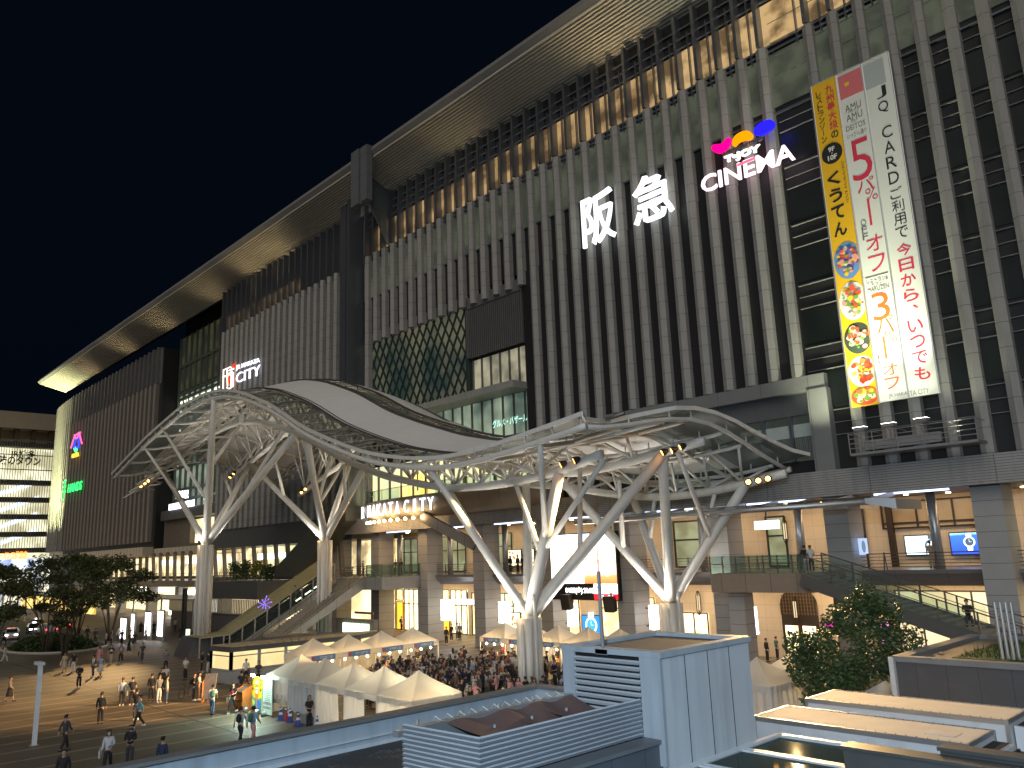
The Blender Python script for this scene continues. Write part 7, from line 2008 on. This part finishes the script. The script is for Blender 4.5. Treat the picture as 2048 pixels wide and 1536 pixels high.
LIST = [
 (18, 1404, RIGHT, 'walk', 'grey', 'black', 0, 1, 'bun', (), 'person in grey top and black skirt walking at the left edge, by the lamp post'),
 (157, 1376, CAMW, 'front', 'black', 'black', 1, 0, 'short', (), 'person in a black hoodie standing alone looking at their hands, right of the lamp post'),
 (128, 1504, R_(200), 'walk', 'dgrey', 'black', 1, 0, 'short', (), 'person in a grey jacket seen from behind, walking by the lamp post foot'),
 (200, 1448, AWAY, 'stand', 'black', 'black', 1, 0, 'tail', (), 'person in all black with a ponytail standing with legs apart in the orange light'),
 (128, 1345, CAMW, 'carry', 'beige', 'beige', 1, 1, 'short', (('tote', 'white'),), 'person in a long pale dress with a white bag near the thin tree stems'),
 (146, 1345, CAMW, 'stand', 'black', 'white', 0, 0, 'long', (('tote', 'pale'),), 'person in a black top and white trousers beside the pale dress'),
 (185, 1354, LEFT, 'stand', 'white', 'denim', 0, 0, 'short', (('sling', 'black'),), 'person in a white T-shirt and blue trousers with a black shoulder bag'),
 (200, 1352, CAMW, 'walk', 'sky', 'white', 0, 1, 'bun', (), 'person in a light blue shirt and white skirt walking beside the white T-shirt'),
 (198, 1330, CAMW, 'stand', 'pink', 'pink', 1, 1, 'hat', (), 'person in pink clothes and a pale hat on the dark paving'),
 (221, 1328, CAMW, 'walk', 'black', 'beige', 0, 0, 'short', (('scarf', 'pale'),), 'person in a black T-shirt with a pale print and beige trousers'),
 (241, 1326, CAMW, 'carry', 'grey', 'black', 0, 0, 'long', (('scarf', 'pink'),), 'person in grey holding a pink bag before the chest'),
 (257, 1309, LEFT, 'walk', 'black', 'black', 1, 1, 'long', (('tote', 'cream'),), 'person in a long dark coat with a cream bag'),
 (284, 1324, CAMW, 'walk', 'dgrey', 'dgrey', 0, 0, 'short', (('tote', 'black'),), 'person in dark grey carrying a big black bag on the open paving'),
 (331, 1342, CAMW, 'phone', 'grey', 'black', 0, 0, 'short', (), 'person in a grey vest and black trousers standing alone near the plinth'),
 (370, 1360, R_(30), 'cross', 'white', 'black', 0, 0, 'short', (), 'person in a white shirt leaning against the dark column plinth'),
 (403, 1345, RIGHT, 'front', 'black', 'black', 1, 0, 'short', (), 'person in a black jacket leaning between the plinth and the kiosk'),
 (416, 1347, R_(-60), 'cross', 'navy', 'pale', 1, 0, 'short', (), 'person in a navy jacket and pale trousers leaning on the kiosk corner'),
 (243, 1411, AWAY, 'stand', 'pale', 'black', 1, 0, 'tail', (('tote', 'white'),), 'person in a pale shirt and black trousers seen from behind in the group of three'),
 (263, 1410, AWAY, 'stand', 'navy', 'black', 0, 0, 'short', (('backpack', 'black'),), 'person in navy with a black backpack in the group of three'),
 (271, 1440, AWAY, 'stand', 'black', 'dgrey', 0, 0, 'short', (), 'person in a black T-shirt partly hidden by the walker in teal'),
 (277, 1456, R_(-20), 'walk', 'teal', 'black', 1, 0, 'bun', (), 'person in a teal shirt and wide black trousers striding across the plaza'),
 (302, 1402, AWAY, 'stand', 'black', 'black', 1, 0, 'short', (), 'person in a black suit at the left of the group with the backpack'),
 (317, 1405, R_(100), 'stand', 'grey', 'pale', 1, 0, 'short', (), 'person in a grey jacket and pale trousers in the middle of the backpack group'),
 (332, 1408, R_(170), 'stand', 'cream', 'denim', 1, 0, 'short', (('backpack', 'black'),), 'person in a cream shirt and jeans with a black backpack'),
 (322, 1388, CAMW, 'stand', 'black', 'black', 1, 0, 'short', (), 'person in black at the back of the backpack group'),
 (330, 1380, CAMW, 'stand', 'white', 'black', 0, 0, 'short', (), 'person in white half hidden behind the backpack group'),
 (387, 1402, RIGHT, 'front', 'black', 'black', 0, 0, 'short', (('backpack', 'black'),), 'person in black with white shoes holding the bicycle'),
 (397, 1400, RIGHT, 'front', 'white', 'brown', 0, 0, 'bun', (('board', 'pale'),), 'person in white holding a pale folder beside the bicycle'),
 (424, 1431, AWAY, 'walk', 'white', 'denim', 0, 0, 'short', (('backpack', 'green'),), 'person in a white T-shirt with a dark green backpack before the tilted notice board'),
 (465, 1427, R_(30), 'carry', 'black', 'black', 0, 0, 'short', (('scarf', 'red'), ('tote', 'cream')), 'person in a black T-shirt with a red print carrying a cream bag'),
 (482, 1397, AWAY, 'front', 'black', 'black', 0, 0, 'short', (), 'person in black standing behind the leaflet stand, left one'),
 (496, 1393, AWAY, 'stand', 'brown', 'black', 0, 0, 'long', (), 'person in a brown top behind the leaflet stand'),
 (491, 1366, CAMW, 'stand', 'white', 'black', 0, 0, 'short', (), 'person in a white T-shirt behind the beer poster'),
 (516, 1372, CAMW, 'front', 'dgrey', 'black', 0, 0, 'short', (), 'person in a dark shirt between the kiosk and the first tent'),
 (480, 1488, R_(215), 'walk', 'white', 'black', 0, 0, 'short', (('backpack', 'black'),), 'person in white with a large black backpack near the parapet'),
 (505, 1487, R_(205), 'walk', 'sky', 'pink', 1, 0, 'hat', (('backpack', 'green'),), 'person in a denim jacket and pink hat with a green backpack'),
 (258, 1531, CAMW, 'front', 'black', 'dgrey', 1, 0, 'long', (('mask', 'navy'),), 'person in black with a dark mask coming towards the camera'),
 (214, 1544, CAMW, 'carry', 'pale', 'black', 1, 0, 'long', (('mask', 'white'), ('tote', 'white')), 'person in a white blouse with a white mask and a white bag'),
 (322, 1562, R_(215), 'stand', 'navy', 'black', 1, 0, 'bun', (), 'person in a dark jacket with a hair bun cut off by the parapet'),
 (122, 1592, CAMW, 'stand', 'black', 'black', 1, 0, 'short', (), 'person in black at the bottom edge, only head and shoulders in view'),
 (174, 1281, AWAY, 'stand', 'black', 'black', 1, 0, 'short', (), 'person in black under the trees, left of two'),
 (190, 1287, AWAY, 'stand', 'navy', 'black', 1, 0, 'short', (), 'person in dark blue under the trees, right of two'),
 (211, 1294, LEFT, 'stand', 'white', 'black', 0, 0, 'short', (), 'person in a white shirt in the pair by the far paving edge'),
 (222, 1290, LEFT, 'stand', 'black', 'black', 0, 0, 'short', (), 'person in a black shirt in the pair by the far paving edge'),
 (236, 1286, CAMW, 'walk', 'grey', 'dgrey', 1, 0, 'short', (), 'person in grey walking just right of the far pair'),
 (243, 1290, CAMW, 'walk', 'dgrey', 'black', 1, 0, 'short', (), 'person in dark grey walking before the first information panel'),
 (259, 1284, CAMW, 'walk', 'brown', 'black', 1, 0, 'long', (), 'person in brown walking before the second information panel'),
 (268, 1294, CAMW, 'walk', 'dgrey', 'dgrey', 1, 1, 'long', (), 'person in a dark grey dress walking before the information panels'),
 (281, 1270, AWAY, 'walk', 'black', 'black', 1, 1, 'long', (), 'person in a long black dress beside the bright light box'),
 (291, 1282, RIGHT, 'walk', 'grey', 'grey', 1, 0, 'short', (), 'person in pale grey striding past the third information panel'),
 (307, 1270, CAMW, 'stand', 'black', 'black', 0, 0, 'short', (), 'person in black between the two rightmost information panels'),
 (350, 1263, AWAY, 'walk', 'beige', 'dgrey', 0, 0, 'short', (), 'person in beige walking into the station entrance'),
 (361, 1281, CAMW, 'walk', 'black', 'black', 1, 1, 'long', (), 'person in a black coat beside the left tree column'),
 (8, 1326, RIGHT, 'walk', 'white', 'white', 0, 0, 'short', (), 'person in white at the left edge under the tree'),
 (6, 1288, RIGHT, 'walk', 'black', 'black', 1, 0, 'short', (), 'person in black at the left edge by the parked cars'),
 (508, 1344, R_(60), 'front', 'black', 'grey', 0, 1, 'long', (), 'person in a black top and long grey skirt before the kiosk window'),
 (565, 1331, R_(200), 'stand', 'black', 'black', 1, 0, 'short', (), 'person in a black suit at the kiosk beside the left tents'),
 (618, 1460, R_(90), 'front', 'black', 'black', 0, 0, 'long', (), 'person in black with long hair by the traffic cones'),
 (803, 1262, R_(180), 'stand', 'white', 'black', 1, 0, 'short', (('backpack', 'black'),), 'person in a white shirt with a backpack at the orange shop front'),
 (823, 1257, R_(180), 'stand', 'beige', 'grey', 1, 0, 'short', (), 'person in beige at the orange shop front'),
 (829, 1258, R_(180), 'stand', 'navy', 'black', 1, 0, 'short', (), 'person in navy beside the orange panel'),
 (842, 1265, R_(100), 'walk', 'white', 'black', 0, 0, 'short', (), 'person in a white shirt walking past the second granite column'),
 (893, 1289, R_(20), 'stand', 'dgrey', 'black', 1, 0, 'short', (), 'person in dark grey at the near side of the second granite column'),
 (903, 1282, R_(20), 'stand', 'black', 'black', 1, 0, 'short', (), 'person in a black hooded top between the columns'),
 (915, 1279, R_(200), 'stand', 'white', 'dgrey', 1, 0, 'short', (), 'person in white in the pair before the glass doors'),
 (920, 1280, R_(20), 'stand', 'grey', 'black', 1, 0, 'short', (('backpack', 'black'),), 'person in grey in the pair before the glass doors'),
 (957, 1262, R_(0), 'stand', 'red', 'black', 0, 0, 'short', (), 'person in a red top by the third granite column'),
 (1536, 1324, R_(150), 'stand', 'black', 'black', 1, 0, 'short', (), 'person in a black suit in front of the arched entrance'),
 (1556, 1320, R_(150), 'stand', 'green', 'black', 0, 0, 'short', (), 'person in dark green right of the arched entrance'),
]
for (px, py, rz, pose, top, bot, ls, sk, hair, ex, lab) in LIST:
    person(lab, onz(px, py), rz, pose, top, bot, bool(ls), bool(sk), hair, HAIRB if (px % 3 == 0) else HAIRK, ex, 1.0 if sk == 0 else .95, shoes='white' if px % 2 else 'black')
for px, py, Y, rz, pose, top, bot, hair, lab in (
    (1613, 1144, 51, R_(200), 'stand', 'black', 'pale', 'short', 'person in a black vest on the landing by the lattice door'),
    (1625, 1146, 51, R_(200), 'front', 'white', 'black', 'short', 'person in a white shirt on the landing by the lattice door'),
    (1866, 1138, 56, R_(180), 'stand', 'beige', 'beige', 'short', 'person in beige looking at the pale wall screen'),
    (1021, 1146, 55, R_(0), 'stand', 'black', 'black', 'long', 'person in black leaning on the upper railing, left of three'),
    (1036, 1146, 55, R_(0), 'stand', 'dgrey', 'black', 'short', 'person in dark grey on the upper railing, middle of three'),
    (1046, 1146, 55, R_(10), 'stand', 'navy', 'black', 'long', 'person in navy on the upper railing, right of three'),
    (726, 1152, 54.5, R_(120), 'stand', 'cream', 'black', 'short', 'person in a cream top on the deck at the head of the escalator'),
    (747, 1152, 54.5, R_(30), 'stand', 'black', 'black', 'tail', 'person in black on the deck by the first granite column'),
    (802, 1151, 54.5, R_(30), 'stand', 'black', 'black', 'short', 'person in black on the upper railing just right of the steel column'),
    (791, 1151, 54.5, R_(30), 'stand', 'dgrey', 'black', 'short', 'person in dark grey upstairs left of the steel column'),
    (300, 1162, 55, R_(30), 'stand', 'black', 'black', 'short', 'person in black at the left upper deck railing')):
    q = ony(px, py, Y)
    person(lab, (q.x, Y, 6.86 if px > 400 else 6.4), rz, pose, top, bot, pose != 'front', False, hair)
q = bal(.085)
person('person in dark clothes standing on the curved balcony above the white lettering', (q.x + .3, q.y + .8, 15.05), R_(100), 'stand', 'black', 'dgrey', False, False, 'short')
q = ony(1958, 1262, 48)
zst = 6.95 * (1 - (q.x - RX1) / (-3.5 - RX1))
person('person in a black T-shirt sitting on the rail of the outdoor stair', (q.x, 46.75, zst + .28), R_(20), 'sit', 'black', 'dgrey', False, False, 'short')
q = V((-81.0, 43.2, rz_(43.2) + .12))
person('person in a blue checked shirt riding the escalator', q, R_(180), 'stand', 'sky', 'beige', True, False, 'short', extras=(('backpack', 'black'),))
# stall keepers
for i, (t, side) in enumerate([(T2[0], 'e'), (T2[2], 'e'), (T2[3], 'e'), (T3[0], 's'), (T3[2], 's'), (T3[3], 's')]):
    p = t.location + (V((.4, .2, 0)) if side == 'e' else V((.2, -.4, 0)))
    person('person in a dark apron serving ' + ('in the left row tent nearest the kiosk', 'in the third tent of the left row', 'in the farthest tent of the left row', 'in the leftmost tent of the rear row', 'in the rear tent right of the tree column', 'in the rear tent below the blue poster')[i], p, R_(90) if side == 'e' else 0, 'front', ('black', 'navy', 'black', 'red', 'black', 'white')[i], 'black', True, False, 'short')
# the crowd between the tents: every one an object of its own
rr = random.Random(21)
pts_ = []
def free(x, y):
    if (x + 37.3) ** 2 + (y - 36) ** 2 < 1.7 ** 2 or (x + 35.6) ** 2 + (y - 48.6) ** 2 < 1.7 ** 2: return False
    return all((x - a) ** 2 + (y - b) ** 2 > .40 ** 2 for a, b in pts_)
tops = ['white'] * 9 + ['black'] * 13 + ['grey', 'dgrey', 'dgrey', 'navy', 'navy', 'navy', 'beige', 'pale', 'pale', 'brown', 'brown', 'green', 'red', 'pink', 'orange', 'cream', 'sky']
bots = ['black'] * 7 + ['dgrey', 'dgrey', 'navy', 'denim', 'beige', 'grey']
poses = ['front', 'front', 'drink', 'stand', 'phone', 'stand', 'carry', 'sit']
word = {'dgrey': 'dark grey', 'pale': 'pale grey', 'sky': 'light blue', 'denim': 'blue'}
tries = 0
while len(pts_) < 292 and tries < 20000:
    tries += 1
    x = rr.triangular(-53.0, -31.5, -44)
    y = rr.triangular(26.9, 43.6, 37)
    if x < -50 and y < 31: continue
    if y > 43 and rr.random() < .5: continue
    if not free(x, y): continue
    pts_.append((x, y))
    tp, bt = rr.choice(tops), rr.choice(bots)
    sk = rr.random() < .16
    pose = rr.choice(poses)
    if sk and pose in ('sit', 'carry'): pose = 'front'
    ls = rr.random() < .4
    hair = rr.choice(['short'] * 5 + ['long'] * 3 + ['bun', 'tail'])
    ex = (('backpack', rr.choice(['black', 'navy', 'dgrey'])),) if rr.random() < .12 else ()
    lab = 'person in %s %s top and %s %s in the market crowd' % ('seated' if pose == 'sit' else 'raising a hand,' if pose in ('drink', 'phone') else 'long sleeved' if ls else 'short sleeved', word.get(tp, tp), word.get(bt, bt), 'skirt' if sk else 'trousers')
    lab = lab.replace('person in seated', 'seated person in').replace('person in raising a hand,', 'hand raising person in')
    person(lab, (x, y, 0.0), rr.random() * 6.28, pose, tp, bt, ls, sk, hair, rr.choice([HAIRK, HAIRK, HAIRB]), ex, rr.uniform(.92, 1.05), 'people crowding the market between the tents', face=False)
for x, y in ((-47.5, 36.5), (-44.0, 33.0), (-46.0, 40.0), (-41.5, 37.5), (-41.0, 31.0), (-35.0, 33.5)):
    t = thing('standing_table', 'small round table with cups among the packed market crowd', 'table', (x, y, 0), 0, 'round tables in the crowd')
    MB().lathe([(0, 1.02), (.36, 1.02), (.36, .99), (0, .99)], n=18).build('table_top', M['white'], t, world=False)
    MB().tube([(0, 0, 0), (0, 0, 1)], .03, 8).lathe([(.22, .0), (.22, .03), (.03, .05)], n=14).build('leg', M['steel'], t, world=False)
    mb = MB()
    for k in range(5): mb.lathe([(.03, 1.02), (.04, 1.15), (.037, 1.15), (.028, 1.03)], (.22 * cos(k * 1.3), .22 * sin(k * 1.3), 0), 8)
    mb.build('cup_set', mat('beer_cup', (.6, .33, .05), .3) if 'BC' not in M else M['BC'], t, world=False); M['BC'] = bpy.data.materials['beer_cup']
